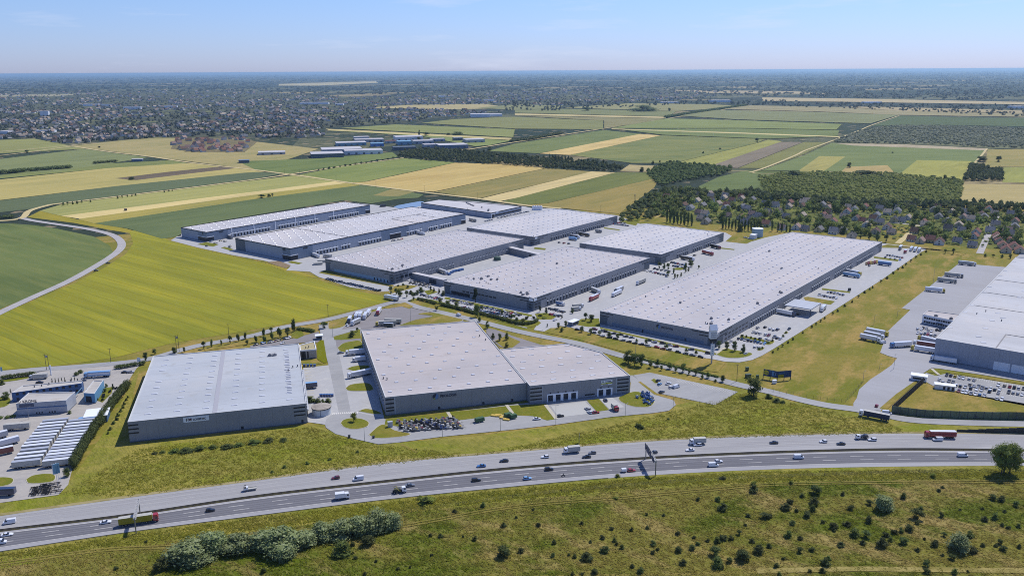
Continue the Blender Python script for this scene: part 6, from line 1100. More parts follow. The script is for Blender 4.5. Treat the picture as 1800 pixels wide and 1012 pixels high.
for i, (a, b, h) in enumerate([(490, 97, 42), (552, 110, 42), (617, 112, 32), (680, 133, 42), (745, 143, 40), (878, 167, 26), (945, 182, 38), (1083, 210, 36), (1227, 238, 32), (1295, 253, 30)]): tree('small round tree, %s from the left in the car row before the longest warehouse' % nth(i), 900 + a / 4, 560 + b / 4, h / 4, h / 4.6, 'round', 'street_tree', 'tree', .3, 'small trees before the longest warehouse')
for i, (x, y, h, wd) in enumerate([(1263, 613, 14, 10), (1277, 614, 14, 9), (1291, 617, 18, 10), (1306, 620, 15, 9)]): tree('dark egg-shaped tree, %s from the left beside the tall sign tower' % nth(i), x, y, h, wd, 'dark', 'egg_shaped_tree', 'tree', .12, 'egg-shaped trees beside the sign tower')
for i, (x, y, h, wd, kd) in enumerate([(687, 517, 14, 8, 'dark'), (696, 518, 11, 8, 'dark'), (704, 521, 14, 13, 'lime'), (715, 523, 12, 8, 'dark'), (727, 527, 13, 9, 'dark'), (757, 512, 9, 6, 'conifer'), (763, 514, 9, 6, 'conifer'), (772, 517, 10, 6, 'conifer'), (740, 514, 9, 12, 'bush'), (733, 518, 8, 9, 'dark'), (779, 520, 9, 8, 'dark')]): tree('%s, %s from the left at the junction before the yellow-green field corner' % ({'dark': 'dark tree', 'lime': 'bright green tree', 'conifer': 'thin conifer', 'bush': 'bushy tree'}[kd], nth(i)), x, y, h, wd, kd, 'tree', 'tree', .12)
for i, (x, y, h, wd, kd) in enumerate([(774, 533, 9, 8, 'lime'), (787, 537, 9, 10, 'lime'), (803, 539, 9, 9, 'lime'), (883, 554, 9, 7, 'round'), (900, 559, 7, 6, 'round'), (847, 545, 8, 6, 'round')]): tree('small leafy tree, %s from the left inside the hedged central car park' % nth(i), x, y, h, wd, kd, 'car_park_tree', 'tree', .2)
for i, (x, y, h, wd, kd) in enumerate([(949, 549, 11, 8, 'conifer'), (960, 551, 11, 8, 'conifer'), (1029, 563, 13, 9, 'dark'), (1040, 566, 13, 10, 'dark'), (1006, 551, 9, 6, 'dark'), (988, 560, 8, 4, 'conifer'), (962, 575, 7, 4, 'conifer'), (981, 577, 10, 7, 'round'), (994, 574, 10, 7, 'round'), (988, 583, 8, 8, 'bush'), (1000, 571, 7, 6, 'dark')]): tree('%s tree, %s from the left around the estate entrance' % ('round' if kd in ('round', 'bush') else 'dark', nth(i)), x, y, h, wd, kd, 'tree', 'tree', .15)
for i, (x, y, h, wd) in enumerate([(1159, 472, 11, 8), (1167, 473, 10, 6), (1174, 474, 11, 8), (1205, 473, 11, 8), (1214, 469, 11, 10), (1184, 481, 10, 4), (1174, 486, 9, 7), (1186, 490, 9, 4), (1191, 488, 6, 4), (1197, 486, 7, 4), (1205, 479, 7, 4), (1210, 477, 7, 4), (1228, 472, 6, 4)]): tree('dark yard tree, %s from the left between the squarish and the longest warehouse' % nth(i), x, y, h, wd, 'dark', 'yard_tree', 'tree', .12)
KS = [(710, 540), (790, 490), (860, 435), (945, 383), (1020, 330), (1178, 228), (1320, 135), (1390, 95), (1465, 45), (1525, 2)]; KS = [(1280 + a / 9, 560 + b / 9) for a, b in KS] + [(1350 + a / 4, 330 + b / 4) for a, b in [(455, 887), (490, 868), (540, 832), (590, 804), (635, 768), (680, 738), (715, 718), (735, 703), (795, 662), (835, 638), (880, 604), (915, 578), (945, 563), (970, 543), (1005, 518), (1040, 493), (1075, 473), (1110, 452)]]
for i, (x, y) in enumerate(KS): shrub('small ball shrub, %s counted from the near end of the yard edge row' % nth(i), x, y + .6, 4.4, 4.6, 'dark', 'ball_shrub', 'shrub', 'ball shrubs along the long yard edge')
for i in range(8): tree('tall slim poplar, %s from the left behind the squarish warehouse' % nth(i), 1172 + i * 6.2, 391 + i * .9, 21, 6.4, 'poplar', 'poplar', 'poplar', .06, 'poplars behind the squarish warehouse')
for i in range(13): tree('slim dark poplar, %s from the left in the row below the terraced houses' % nth(i), 1270 + i * 5.6, 402 + i * .55, 16 + (i % 3) * 2, 5.4, 'poplar', 'poplar', 'poplar', .06, 'poplars below the terraced houses')
for i, x in enumerate((1357, 1367, 1374, 1382, 1388)): tree('slim dark poplar, %s from the left above the longest roof' % nth(i), x, 407 + i * .4, 17 - i, 5, 'poplar', 'poplar', 'poplar', .06, 'poplars above the longest roof')
for i, (x, y, h) in enumerate([(1498, 417, 13), (1513, 420, 14), (1528, 421, 13), (1557, 426, 13), (1542, 424, 17), (1661, 446, 8), (1675, 447, 10), (1732, 451, 5), (1746, 452, 5), (1761, 453, 6), (1776, 455, 8)]): tree('small tree, %s from the left on the grass behind the longest roof' % nth(i), x, y, h, 6 if i > 4 else 8, 'dark', 'tree', 'tree', .15)
for i in range(7): tree('little pointed cypress, %s from the left behind the service hall' % nth(i), 92 + i * 5.6 + (6 if i > 4 else 0), 673 - i * .5, 8.5, 3.2, 'conifer', 'cypress', 'cypress', .03, 'little cypresses behind the service hall')
for x, y, h, wd, kd, lb in [(10, 702, 13, 14, 'dark', 'dark round tree on the lawn left of the service centre'), (19, 692, 9, 4, 'conifer', 'thin conifer at the corner of the blue office wing'), (199, 684, 10, 7, 'conifer', 'dark conifer by the light blue workshop wing'), (1246 / 1, 600, 8, 6, 'dark', 'dark bush at the foot of the longest warehouse corner'), (118, 838, 16, 14, 'round', 'bushy tree behind the three flag pylons'), (3, 676, 9, 12, 'bush', 'bush at the left edge by the clipped hedge'), (1302, 407, 14, 12, 'bush', 'bushy tree beside the back corner of the squarish warehouse'), (905, 441, 5, 5, 'dark', 'small dark tree at the corner between two warehouses')]:
    tree(lb, x, y, h, wd, kd, 'tree', 'tree', .12)
for i, (x, y, w_) in enumerate([(187, 680, 6), (184, 689, 7), (182, 698, 7), (181, 704, 6), (171, 704, 5), (123, 727, 6), (705, 748, 6)]): shrub('clipped ball bush, %s from the back along the light blue workshop lawn' % nth(i) if i < 6 else 'dark ball bush at the edge of the farm machine yard', x, y, w_, w_ * 1.1, 'dark', 'ball_bush', 'bush')
for i, (x, y, w_, h_) in enumerate([(548, 707, 16, 11), (560, 708, 12, 9), (568, 709, 10, 8), (578, 707, 14, 8), (541, 705, 8, 9)]): shrub('green bush, %s from the left in the bed above the round tank' % nth(i), x, y, h_, w_, 'bush', 'bush', 'bush')
for i, (x, y, w_, h_) in enumerate([(909, 563, 9, 6), (918, 565, 9, 7), (926, 561, 10, 6), (903, 557, 8, 5), (934, 568, 7, 5), (938, 560, 9, 5), (950, 556, 12, 4), (957, 560, 10, 4), (700, 503, 6, 3), (709, 502, 7, 4), (717, 506, 8, 5), (723, 517, 9, 7)]): shrub('green ornamental bush, %s in the beds of the estate entrance' % nth(i), x, y, h_, w_, ('bush', 'limebush', 'shrub')[i % 3], 'ornamental_bush', 'bush')
for i, (x, y, c) in enumerate([(1305, 592, 'dark'), (1312, 593, 'limebush'), (1320, 595, 'limebush'), (1327, 597, 'dark'), (1336, 601, 'bush'), (1345, 603, 'limebush'), (1351, 604, 'limebush'), (1358, 600, 'dark'), (1377, 592, 'bush'), (1381, 586, 'bush'), (1334, 615, 'dark'), (1340, 613, 'bush')]): shrub('low bush, %s on the planted islands of the corner car park' % nth(i), x, y, 4.5, 6, c, 'low_bush', 'bush')
for i, (x, y, w_) in enumerate([(225, 699, 6), (222, 704, 7), (219, 711, 8), (216, 717, 7), (212, 723, 8), (208, 731, 9), (205, 738, 8), (200, 745, 8), (194, 755, 8), (190, 762, 7)]): shrub('scruffy shrub, %s from the far end on the grass beside the tall hedge' % nth(i), x, y, w_ * .7, w_, 'bush', 'scruffy_shrub', 'shrub')
for i, (x, y, w_) in enumerate([(272, 797, 12), (286, 795, 14), (306, 794, 20), (328, 793, 24), (352, 790, 24), (376, 787, 20), (398, 787, 24), (420, 783, 20), (446, 779, 24), (472, 776, 20), (498, 774, 18)]): shrub('dark reedy shrub, %s from the left in the ditch below the pale blue roofed warehouse' % nth(i), x, y, w_ * .3, w_, ('shrub', 'bush', 'bush')[i % 3], 'ditch_shrub', 'shrub')
for i, (x, y, w_) in enumerate([(1364, 706, 14), (1375, 708, 10), (1352, 700, 16), (1120, 750, 12), (1126, 752, 14), (1175, 737, 6), (478, 830, 8), (500, 822, 10), (540, 815, 9), (628, 795, 9), (732, 790, 4), (580, 808, 8)]): shrub('low weed shrub, %s on the rough verge below the loop road' % nth(i), x, y, w_ * .5, w_, 'bush', 'weed_shrub', 'shrub')
# hedges
def hedge(name, label, pts, wd, h, m=lf_dark, size=.55, dens=26, z=.2, px=True):
    L = smooth(W(pts, .2) if px else pts, 6); s = arc(L); n = max(2, int(s[-1] / (wd * .55))); q = np.linspace(0, s[-1], n); P = at_s(L, s, q); r = np.random.RandomState(len(label))
    cen = np.c_[P + r.normal(scale=wd * .08, size=P.shape), np.full(n, z + h * .5)]; rad = np.c_[np.full(n, wd * .58), np.full(n, wd * .58), h * .5 * r.uniform(.85, 1.12, n)]
    me = quad_mesh(name, leaf_arrays(cen, rad, int(dens * wd * h), size, r), m, core(cen, rad, .78)); return tag(link(name, me), label, 'hedge')
hedge('tall_hedge', 'tall dark hedge running along the trailer yard', [(224, 683), (205, 706), (180, 742), (152, 784), (130, 824)], 4.4, 6.5, lf_shrub, .6, 14)
hedge('clipped_hedge', 'dark clipped hedge at the upper left beside the grey box lorry', [(6, 667), (30, 664), (60, 660)], 3.5, 3.2, dens=16); hedge('clipped_hedge', 'dark clipped hedge behind the light blue lorry', [(205, 649), (230, 645), (252, 641)], 3.5, 3.2, dens=16)
hedge('clipped_hedge', 'short dark hedge on the lawn at the foot of the service hall', [(2, 736), (24, 734)], 3, 1.8, lf_mid); hedge('clipped_hedge', 'low hedge piece behind the light blue lorry, its near end', [(135, 660), (143, 656)], 3, 2.6, lf_mid)
hedge('clipped_hedge', 'left piece of the dark hedge before the central car park', [(736, 527), (752, 531), (766, 535)], 3, 2.6, dens=18); hedge('clipped_hedge', 'middle piece of the dark hedge before the central car park', [(776, 537), (810, 545), (834, 552)], 3.2, 3, dens=18); hedge('clipped_hedge', 'right piece of the dark hedge before the central car park', [(845, 553), (880, 562), (915, 571), (936, 569), (944, 565)], 3.2, 2.8, dens=18)
hedge('clipped_hedge', 'low hedge strip between access road and visitor car park trees', [(1130, 633), (1180, 644), (1230, 656), (1262, 664)], 2.2, 1.4, lf_mid, .5); hedge('low_hedge', 'low hedge in the green behind the office and car row', [(525, 580), (540, 582), (550, 584)], 4, 2.4, lf_dark)
hedge('scrub_hedge', 'dark hedgerow in the fields at the far left edge', [(-20, 307), (30, 303), (80, 299), (120, 296)], 16, 8, lf_dark, 2.2, 1.2); hedge('scrub_hedge', 'short hedgerow in the fields beside small farm sheds', [(168, 288), (202, 285)], 12, 6, lf_dark, 2.0, 1.4); hedge('scrub_hedge', 'dark green thicket on the far left field edge by the road junction', [(-20, 386), (20, 383)], 12, 5, lf_dark, 1.6, 1.6)
hedge('roadside_hedge', 'bushes along the far straight country road, near part', [(900, 250), (930, 246), (960, 241), (985, 236)], 18, 9, lf_dark, 2.4, 1.0); hedge('roadside_hedge', 'bushes along the far straight country road, far part', [(1170, 207.5), (1210, 201), (1260, 193.5), (1310, 186.5)], 18, 11, lf_dark, 3, .8)
# -------- woods (nobody could count their trees)
def wood(name, poly, n, mind, hr, wr, m, size, nq, seed, k=4, label=None):
    P = np.array(scatter(poly, n, mind, (), seed)); r = np.random.RandomState(seed); N = len(P); h = r.uniform(*hr, N); wd = r.uniform(*wr, N)
    cen = []; rad = []
    for i in range(k): a = r.uniform(0, 6.28, N); q = wd * .2 * (i > 0); cen.append(np.c_[P[:, 0] + q * np.cos(a), P[:, 1] + q * np.sin(a), h * r.uniform(.42, .68, N)]); rad.append(np.c_[wd * .36, wd * .36, h * .34])
    cen = np.concatenate(cen); rad = np.concatenate(rad); me = quad_mesh(name, leaf_arrays(cen, rad, nq, size, r), m, core(cen, rad, .85)); o = link(name, me); o['kind'] = 'stuff'; tag(o, label or name.replace('_', ' '), 'wood'); return o
wood('roadside_wood', [(697, 276), (716, 267), (770, 264), (900, 275), (960, 281), (1030, 286), (1100, 296), (1086, 303), (960, 297), (900, 291), (800, 286), (720, 280)], 700, 7, (7, 13), (7, 11), lf_dark, 1.8, 14, 1, label='long dark wood strip between the golden and green fields')
wood('roadside_wood', [(1138, 304), (1165, 291), (1182, 288), (1290, 297), (1262, 310), (1205, 318), (1165, 328), (1150, 320)], 420, 8, (6, 10), (7, 11), lf_mid, 1.7, 16, 2, label='bushy wood right of the pale fallow plot')
scr = leafm('foliage_scrub', (.25, .285, .055), (.37, .38, .11), .38, .0, .02)
wood('scrub_wood', [(1332, 310), (1352, 312), (1372, 306), (1450, 304), (1560, 306), (1692, 319), (1686, 360), (1500, 357), (1345, 338)], 1500, 6.5, (3.5, 7), (5, 9), scr, 1.5, 14, 3, label='low sunny scrub wood behind the village')
wood('copse', [(1695, 319), (1706, 292), (1728, 296), (1760, 301), (1762, 319)], 130, 9, (8, 13), (9, 13), lf_dark, 2, 18, 4, label='dark square copse at the right edge of the fields')
orc = leafm('foliage_grey_olive', (.26, .275, .15), (.42, .42, .30), .34, .0, .02)
wood('orchard_wood', [(1462, 251), (1512, 231), (1572, 222), (1640, 222), (1800, 227), (1900, 230), (1900, 262), (1740, 260), (1640, 254)], 1900, 9, (5, 9), (8, 13), orc, 2.4, 10, 5, label='wide grey-green orchard beyond the broad green field')
wood('scrub_wood', [(1086, 392), (1100, 372), (1130, 352), (1150, 338), (1180, 332), (1240, 338), (1215, 352), (1165, 372), (1140, 388)], 170, 9, (5, 10), (7, 11), lf_mid, 1.5, 16, 6, label='loose green scrub between the golden field and first village houses')
# ---------------------------------------------------------------- village, town, far country
ROOF = dict(red=(.21, .10, .075), brown=(.13, .075, .055), grey=(.17, .17, .18), bluegrey=(.17, .175, .19), pink=(.28, .19, .155), beige=(.34, .28, .22), dark=(.06, .06, .065), orange=(.32, .14, .08), tan=(.30, .23, .17))
WALL = dict(white=(.62, .61, .58), cream=(.52, .46, .34), grey=(.34, .34, .35), yellow=(.50, .42, .22))
RM = {k: mat('roof_tiles_' + k, v, .85, .2, layers=[('noise', .8, tuple(c * .75 for c in v), .42, .66, .7, 0, 1), ('lines', 1.2, tuple(c * .85 for c in v), .6, .9, .5, 0, 1)], rand=.12) for k, v in ROOF.items()}
WM_ = {k: mat('render_' + k, v, .85, .2, layers=[('noise', .5, tuple(c * .88 for c in v), .42, .66, .7, 0, 1)]) for k, v in WALL.items()}
HM = {}
def gable(mb, L, Wd, e, rz, ov=.5, m=0):
    h = Wd / 2 + ov; x = L / 2 + ov * .6; z = e - ov * .6
    v = [(-x, -h, z), (x, -h, z), (x, 0, rz), (-x, 0, rz), (-x, h, z), (x, h, z)]; u = [(a, b, c + .22) for a, b, c in v]
    mb.add(u, [(0, 1, 2, 3), (3, 2, 5, 4)], m); mb.add(v, [(3, 2, 1, 0), (4, 5, 2, 3)], m); mb.add(v + u, [(0, 1, 7, 6), (4, 10, 11, 5), (0, 6, 9, 3), (3, 9, 10, 4), (1, 2, 8, 7), (2, 5, 11, 8)], m)
def house_meshes(L, Wd, e, r, rc, wc):
    k = (L, Wd, e, r, rc, wc)
    if k in HM: return HM[k]
    wl = MB(); wl.box(-L / 2, L / 2, -Wd / 2, Wd / 2, 0, e)
    wl.add([(-L / 2, -Wd / 2, e), (-L / 2, Wd / 2, e), (-L / 2, 0, r), (L / 2, -Wd / 2, e), (L / 2, Wd / 2, e), (L / 2, 0, r)], [(0, 2, 1), (3, 4, 5)])
    rf = MB(); gable(rf, L, Wd, e, r); ch = MB().box(L * .2, L * .2 + .8, -.4, .4, r - 1.4, r + 1.0)
    wn = MB()
    for sy in (-1, 1):
        for i in range(3): x = -L / 2 + L * (i + .5) / 3; wn.box(x - .6, x + .6, sy * Wd / 2 - .03, sy * Wd / 2 + .03, 1.0, 2.3)
    for sx in (-1, 1):
        for z in (1.0, e + .2): wn.box(sx * L / 2 - .03, sx * L / 2 + .03, -.8, .8, z, z + 1.3)
    HM[k] = (wl.mesh('wall', WM_[wc]), rf.mesh('roof', RM[rc]), ch.mesh('chimney', RM['brown']), wn.mesh('window', glass_d)); return HM[k]
SIZES = [(12, 9, 3.2, 7.2), (10, 9, 4.2, 8.6), (14, 10, 3.4, 7.6), (9, 8, 3.0, 7.4)]
def house(label, px, py, rc, wc, yaw, sz=0, group=None):
    p = G(px, py, .1); L, Wd, e, r = SIZES[sz % 4]; t = thing('house', label, 'house', (p[0], p[1], .1), yaw, group); a, b, c, d = house_meshes(L, Wd, e, r, rc, wc)
    link('wall', a, t); ro = link('roof', b, t); link('chimney', c, ro); link('window', d, t); return t
VH = [(1155, 358, 'red'), (1172, 350, 'red'), (1213, 369, 'grey'), (1228, 377, 'pink'), (1235, 364, 'grey'), (1239, 380, 'beige'), (1241, 393, 'grey'), (1250, 355, 'pink'), (1262, 361, 'beige'), (1231, 346, 'dark'), (1272, 351, 'beige'), (1287, 355, 'red'), (1305, 367, 'grey'), (1313, 371, 'bluegrey'), (1322, 354, 'grey'), (1344, 361, 'bluegrey'),
      (1388, 359, 'red'), (1412, 360, 'beige'), (1445, 363, 'grey'), (1500, 361, 'grey'), (1520, 366, 'red'), (1546, 371, 'grey'), (1577, 374, 'grey'), (1604, 366, 'dark'), (1650, 378, 'brown'), (1697, 377, 'grey'), (1725, 381, 'brown'), (1748, 379, 'beige'), (1784, 392, 'red'), (1455, 388, 'pink'), (1464, 393, 'red'), (1483, 384, 'beige'), (1505, 387, 'brown'), (1546, 395, 'grey'), (1572, 390, 'dark'), (1585, 391, 'bluegrey'),
      (1623, 394, 'red'), (1626, 400, 'beige'), (1685, 399, 'beige'), (1690, 409, 'grey'), (1716, 411, 'red'), (1750, 399, 'grey'), (1400, 403, 'pink'), (1415, 406, 'grey'), (1440, 407, 'grey'), (1465, 411, 'bluegrey'), (1497, 418, 'dark'), (1602, 424, 'red'), (1618, 427, 'pink'), (1635, 426, 'red'), (1651, 429, 'brown'), (1709, 435, 'bluegrey'), (1712, 419, 'red'), (1666, 406, 'dark'), (1783, 402, 'grey'), (1374, 404, 'pink'), (1664, 392, 'grey'), (1740, 410, 'bluegrey')]
def topx(p): d = Vector((p[0], p[1], -CAMZ)); return (900 + FPX * d.dot(RT) / d.dot(FW), 506 - FPX * d.dot(UPV) / d.dot(FW))
VPX = [(1165, 345), (1240, 340), (1330, 348), (1500, 364), (1690, 368), (1800, 374), (1800, 436), (1720, 430), (1660, 430), (1400, 402), (1290, 394), (1215, 388)]
h0 = [G(x, y) for x, y, _ in VH] + [G(1738, 410), G(1730, 428), G(1744, 396), G(1590, 418), G(1570, 408), G(1585, 402), G(1330, 386), G(1770, 432), G(1315, 392)]; q_ = 0
for p in scatter(VPX, 160, 17, (), 77):
    if q_ < 56 and all((p[0] - q[0]) ** 2 + (p[1] - q[1]) ** 2 > 17 ** 2 for q in h0): VH.append((*topx(p), ('beige', 'pink', 'grey', 'red', 'beige', 'brown', 'grey')[q_ % 7])); q_ += 1
LMV = [('the light blue tank', (1331, 416)), ('the longest roof', (1551, 428)), ('the red terrace', (1755, 428)), ('the last poplar', (1388, 408)), ('the golden field', (1150, 330))]
def place2(p, marks=LMV):
    xy = np.array(G(*p)); b = min(marks, key=lambda l: np.linalg.norm(np.array(G(*l[1])) - xy)); d = xy - np.array(G(*b[1]))
    return '%d m %s, %d m %s %s' % (round(abs(d[0])), 'right' if d[0] > 0 else 'left', round(abs(d[1])), 'beyond' if d[1] > 0 else 'before', b[0])
for i, (x, y, rc) in enumerate(VH): house('village house, %s roof, %s' % ({'bluegrey': 'blue-grey'}.get(rc, rc), place2((x, y))), x, y, rc, ('white', 'cream', 'white', 'cream', 'yellow')[i % 5], YA + (0, math.pi / 2, .15, math.pi / 2 - .1)[i % 4], i, 'houses of the village')
for i in range(9): house('dark blue-grey terraced house, %s from the left in the stepped diagonal row' % nth(i), 1306 + i * 5.4, 396 - i * 2.6, 'bluegrey', 'grey', YA + math.pi / 2 - .3, 3, 'terraced houses in the stepped row')
for i, (x, y) in enumerate([(1752, 419), (1757, 427), (1762, 435), (1775, 428), (1782, 437), (1768, 443), (1792, 444)]): house('red-roofed terraced house, %s from the back of the terraced red-roofed row' % nth(i), x, y, 'red', 'cream', YA + .2, 2, 'houses of the red-roofed row')
VP = [(1140, 352), (1165, 338), (1240, 335), (1330, 345), (1500, 362), (1690, 366), (1800, 372), (1800, 440), (1700, 434), (1555, 420), (1400, 404), (1290, 398), (1200, 388), (1150, 378)]
sheet('village_gardens', VP, .22, mat('garden_ground', S(98, 104, 56), .95, .1, world=True, layers=[('noise', 1 / 14, S(132, 122, 78), .48, .64, .8, .9, 2), ('noise', 1 / 8, S(66, 80, 40), .46, .66, .8, 0, 1), ('cells', 1 / 24, S(120, 126, 60), .7, .72, .6, YA, 1)]))
road('village_street', [(1722, 446), (1738, 410), (1744, 396), (1752, 380)], 7, .34, croad); road('village_street', [(1560, 391), (1600, 395), (1640, 400)], 5, .34, croad); road('village_street', [(1578, 428), (1590, 418), (1606, 404), (1615, 396)], 7, .33, path_m); sheet('dry_plot', [(1545, 424), (1557, 398), (1570, 394), (1608, 397), (1584, 428)], .30, mowed)
sheet('dry_plot', [(1178, 354), (1200, 344), (1212, 344), (1190, 362), (1160, 382), (1150, 384)], .30, mat('dry_soil_plot', S(168, 154, 108), .95, .1))
hs = [G(x, y) for x, y, _ in VH] + [G(1738, 410), G(1730, 428), G(1744, 396), G(1590, 418), G(1570, 408), G(1585, 402)]
NV = 0
for i, p in enumerate(scatter(VP, 620, 8.5, (), 9)):
    if any((p[0] - q[0]) ** 2 + (p[1] - q[1]) ** 2 < (9.5 if j < len(VH) else 15) ** 2 for j, q in enumerate(hs)): continue
    if NV >= 215: break
    NV += 1; px, py = topx(p); kd = ('far', 'fardark', 'far', 'fardark', 'lime' if i % 3 == 0 else 'far')[i % 5]; hh = rnd.uniform(6, 14); h_ = hh
    o = link('village_tree', crown(kd, i % 3), None, (p[0], p[1], .2), rnd.uniform(0, 6)); o.scale = (hh * .95, hh * .95, h_); tag(o, '%s garden tree, %s' % ({'far': 'green', 'fardark': 'dark', 'lime': 'bright'}[kd], place2((px, py))), 'tree', 'garden trees of the village')
vt = sorted([o for o in bpy.data.objects if o.name.startswith('village_tree')], key=lambda o: Vector(o.location).length); merge(vt[145:], 'far_village_trees', 'mass of the farther garden trees of the village', 'trees')
# thick belt of trees behind the village and undergrowth between the gardens
wood('village_undergrowth', VP, 1100, 4.5, (1.5, 4.2), (4, 8), lf_vil, 1.2, 14, 31, 2, 'garden hedges and bushes between the village houses'); wood('tree_belt', [(1240, 344), (1330, 338), (1345, 343), (1500, 358), (1690, 362), (1900, 368), (1900, 376), (1690, 371), (1500, 366), (1330, 350)], 300, 9, (8, 14), (9, 13), lf_dark, 1.7, 16, 32, label='dark tree belt between village and scrub wood')
# -------- the business park in the fields
def shed(label, px, py, w_px, dpt, h, yaw=YA - math.pi / 2, wall=clad_l, roof=None, name='industrial_shed', win=True, z=.2):
    p = G(px, py); L = w_px * mpp(px, py); t = thing(name, label, 'industrial building', (p[0], p[1], z), yaw); MB().box(-L / 2, L / 2, 0, dpt, 0, h).build('wall', wall, t); mb = MB(); mb.box(-L / 2 - .3, L / 2 + .3, -.3, dpt + .3, h, h + .6); mb.build('roof', roof or roof_d, t)
    if win:
        for k in range(max(2, int(L / 16))): u = -L / 2 + L * (k + .5) / max(2, int(L / 16)); MB().box(u - 2.6, u + 2.6, -.1, -.01, .4, min(4.6, h * .7)).build('gate', clad_d, t)
    return t
ry = math.atan2(*(np.array(G(645, 275)) - np.array(G(545, 278)))[::-1])
for lb, px, py, w_, dp, h, wl, rf in [('long low white shed alone at the left of the business park', 478, 272.5, 46, 40, 6, clad_l, roof_d), ('dark-walled shed at the front corner of the business park', 576, 277.5, 56, 60, 9, clad_d, roof_d), ('big white shed behind the dark-walled one', 602, 270, 70, 70, 10, clad_l, roof_d), ('white shed with gates along the front road', 640, 271.5, 66, 50, 9, clad_w, roof_d), ('blue-walled shed in the middle of the business park', 618, 256.5, 52, 50, 8, sky_p, roof_d),
        ('light grey shed behind the blue-walled one', 650, 250.5, 50, 45, 8, clad_l, roof_h), ('bright blue shed in the business park', 664, 258, 22, 30, 8, mat('bright_blue_wall', (.06, .2, .5), .5, .4), sky_p), ('small red-roofed hall in the business park', 688, 252.5, 20, 26, 7, clad_l, RM['red']), ('wide white-roofed hall at the back of the business park', 720, 247, 48, 60, 10, clad_w, roof_d), ('pale blue hall below the wide white-roofed one', 712, 255, 24, 40, 9, sky_p, sky_p), ('dark flat warehouse by the front road of the business park', 712, 264.5, 40, 30, 8, clad_d, clad_d), ('white hall right of the wide white-roofed one', 745, 253, 36, 36, 8, clad_l, roof_d),
        ('white hall with sloped front at the right part of the business park', 760, 260, 28, 36, 8, clad_l, roof_h), ('large blue-grey hall at the right end of the business park', 798, 261.5, 52, 60, 9, clad_b, roof_d), ('white hall at the far right end of the business park', 836, 251.5, 34, 50, 9, clad_l, roof_d), ('small grey hall above the blue-grey one', 806, 248, 16, 24, 9, clad_d, clad_l), ('pale shed at the left back of the business park', 636, 246.5, 26, 30, 9, clad_l, roof_d), ('low grey hall at the back of the business park', 770, 249, 26, 30, 7, clad_l, roof_h)]:
    shed(lb, px, py, w_, dp, h, ry, wl, rf)
for lb, px, py, w_, dp, h in [('bright white shed on the left town edge', 6, 236, 16, 40, 9), ('white shed by a green plot at the left town edge', 78, 233.5, 30, 30, 7), ('long white hall on the far side of the town', 552, 184, 50, 60, 12), ('white hall right of the long one on the far side of the town', 596, 185.5, 14, 50, 10), ('white hall beyond the fields at the town end', 845, 206, 34, 70, 12), ('white-roofed hall behind the town end', 868, 205, 30, 60, 10), ('long white hall beyond the straight country road', 1268, 180, 36, 60, 12), ('pale halls beyond the straight country road, left one', 1178, 181.5, 30, 40, 7), ('white hall at the far right field edge', 1796, 191, 24, 60, 10), ('white hall right of the dark pines', 776, 171.5, 10, 60, 14), ('white apartment block in the left town', 78, 204, 14, 16, 22), ('white slab block in the town centre', 160, 187, 26, 16, 14), ('pale slab block in the town centre', 190, 187.5, 22, 16, 13), ('long pale block in the town', 232, 192.5, 30, 16, 14), ('pale flats in the town right of the long block', 300, 190, 22, 16, 12), ('white hall in the right town', 860, 178, 18, 60, 10), ('pale hall in the far heath', 1536, 182, 30, 50, 9)]:
    shed(lb, px, py, w_, dp, h, .1, clad_w, roof_d, 'town_hall_block' if 'block' in lb or 'flats' in lb else 'industrial_shed', False)
t = shed('dark hut beside the crossing of field tracks', 429, 287, 18, 14, 6, ry, clad_d, clad_b, 'field_hut', False); shed('small farm shed with pale roof by the field hedgerow', 241, 283.5, 18, 12, 4, ry, clad_b, roof_d, 'farm_shed', False)
# -------- the town: nearest houses one by one, the rest as one mass
TOWN = [(-40, 166), (150, 160), (420, 160), (640, 172), (860, 160), (1060, 156), (1260, 160), (1260, 172), (1080, 182), (980, 186), (905, 184), (850, 184), (700, 186), (640, 190), (800, 194), (880, 197), (780, 207), (700, 216), (585, 224), (555, 228), (572, 240), (520, 244), (430, 243), (400, 240), (300, 241), (140, 252), (100, 252), (60, 242), (-40, 246)]
def pxs(poly, n, seed, ok=None):
    r = random.Random(seed); xs = [p[0] for p in poly]; ys = [p[1] for p in poly]; out = []
    while len(out) < n:
        p = (r.uniform(min(xs), max(xs)), r.uniform(min(ys), max(ys)))
        if inside(p, poly): out.append(p)
    return out
sheet('town_ground', TOWN, .6, mat('town_ground', S(70, 76, 62), .95, .1, world=True, layers=[('noise', 1 / 30, S(104, 100, 88), .48, .66, .7, .5, 2), ('cells', 1 / 40, S(124, 128, 84), .88, .9, .7, .4, 1)]))
tp = sorted(pxs(TOWN, 2500, 41), key=lambda p: -p[1]); RED = [(310, 243), (425, 243), (452, 250), (430, 268), (340, 268), (300, 262)]; sheet('estate_ground', RED, .62, mat('estate_ground', S(128, 116, 92), .95, .1, world=True, layers=[('noise', 1 / 14, S(96, 98, 68), .46, .62, .9, 0, 1)]))
near = pxs(RED, 70, 5) + [p for p in tp if p[1] > 200][:100]; rc_ = ['beige', 'tan', 'grey', 'brown', 'beige', 'pink', 'dark', 'grey']
TMK = [('the dark field hut', (429, 287)), ('the white tower block', (78, 204)), ('the lone white shed', (478, 272)), ('the town end', (870, 197)), ('the farm shed', (241, 283)), ('the blue-walled shed', (618, 256))]
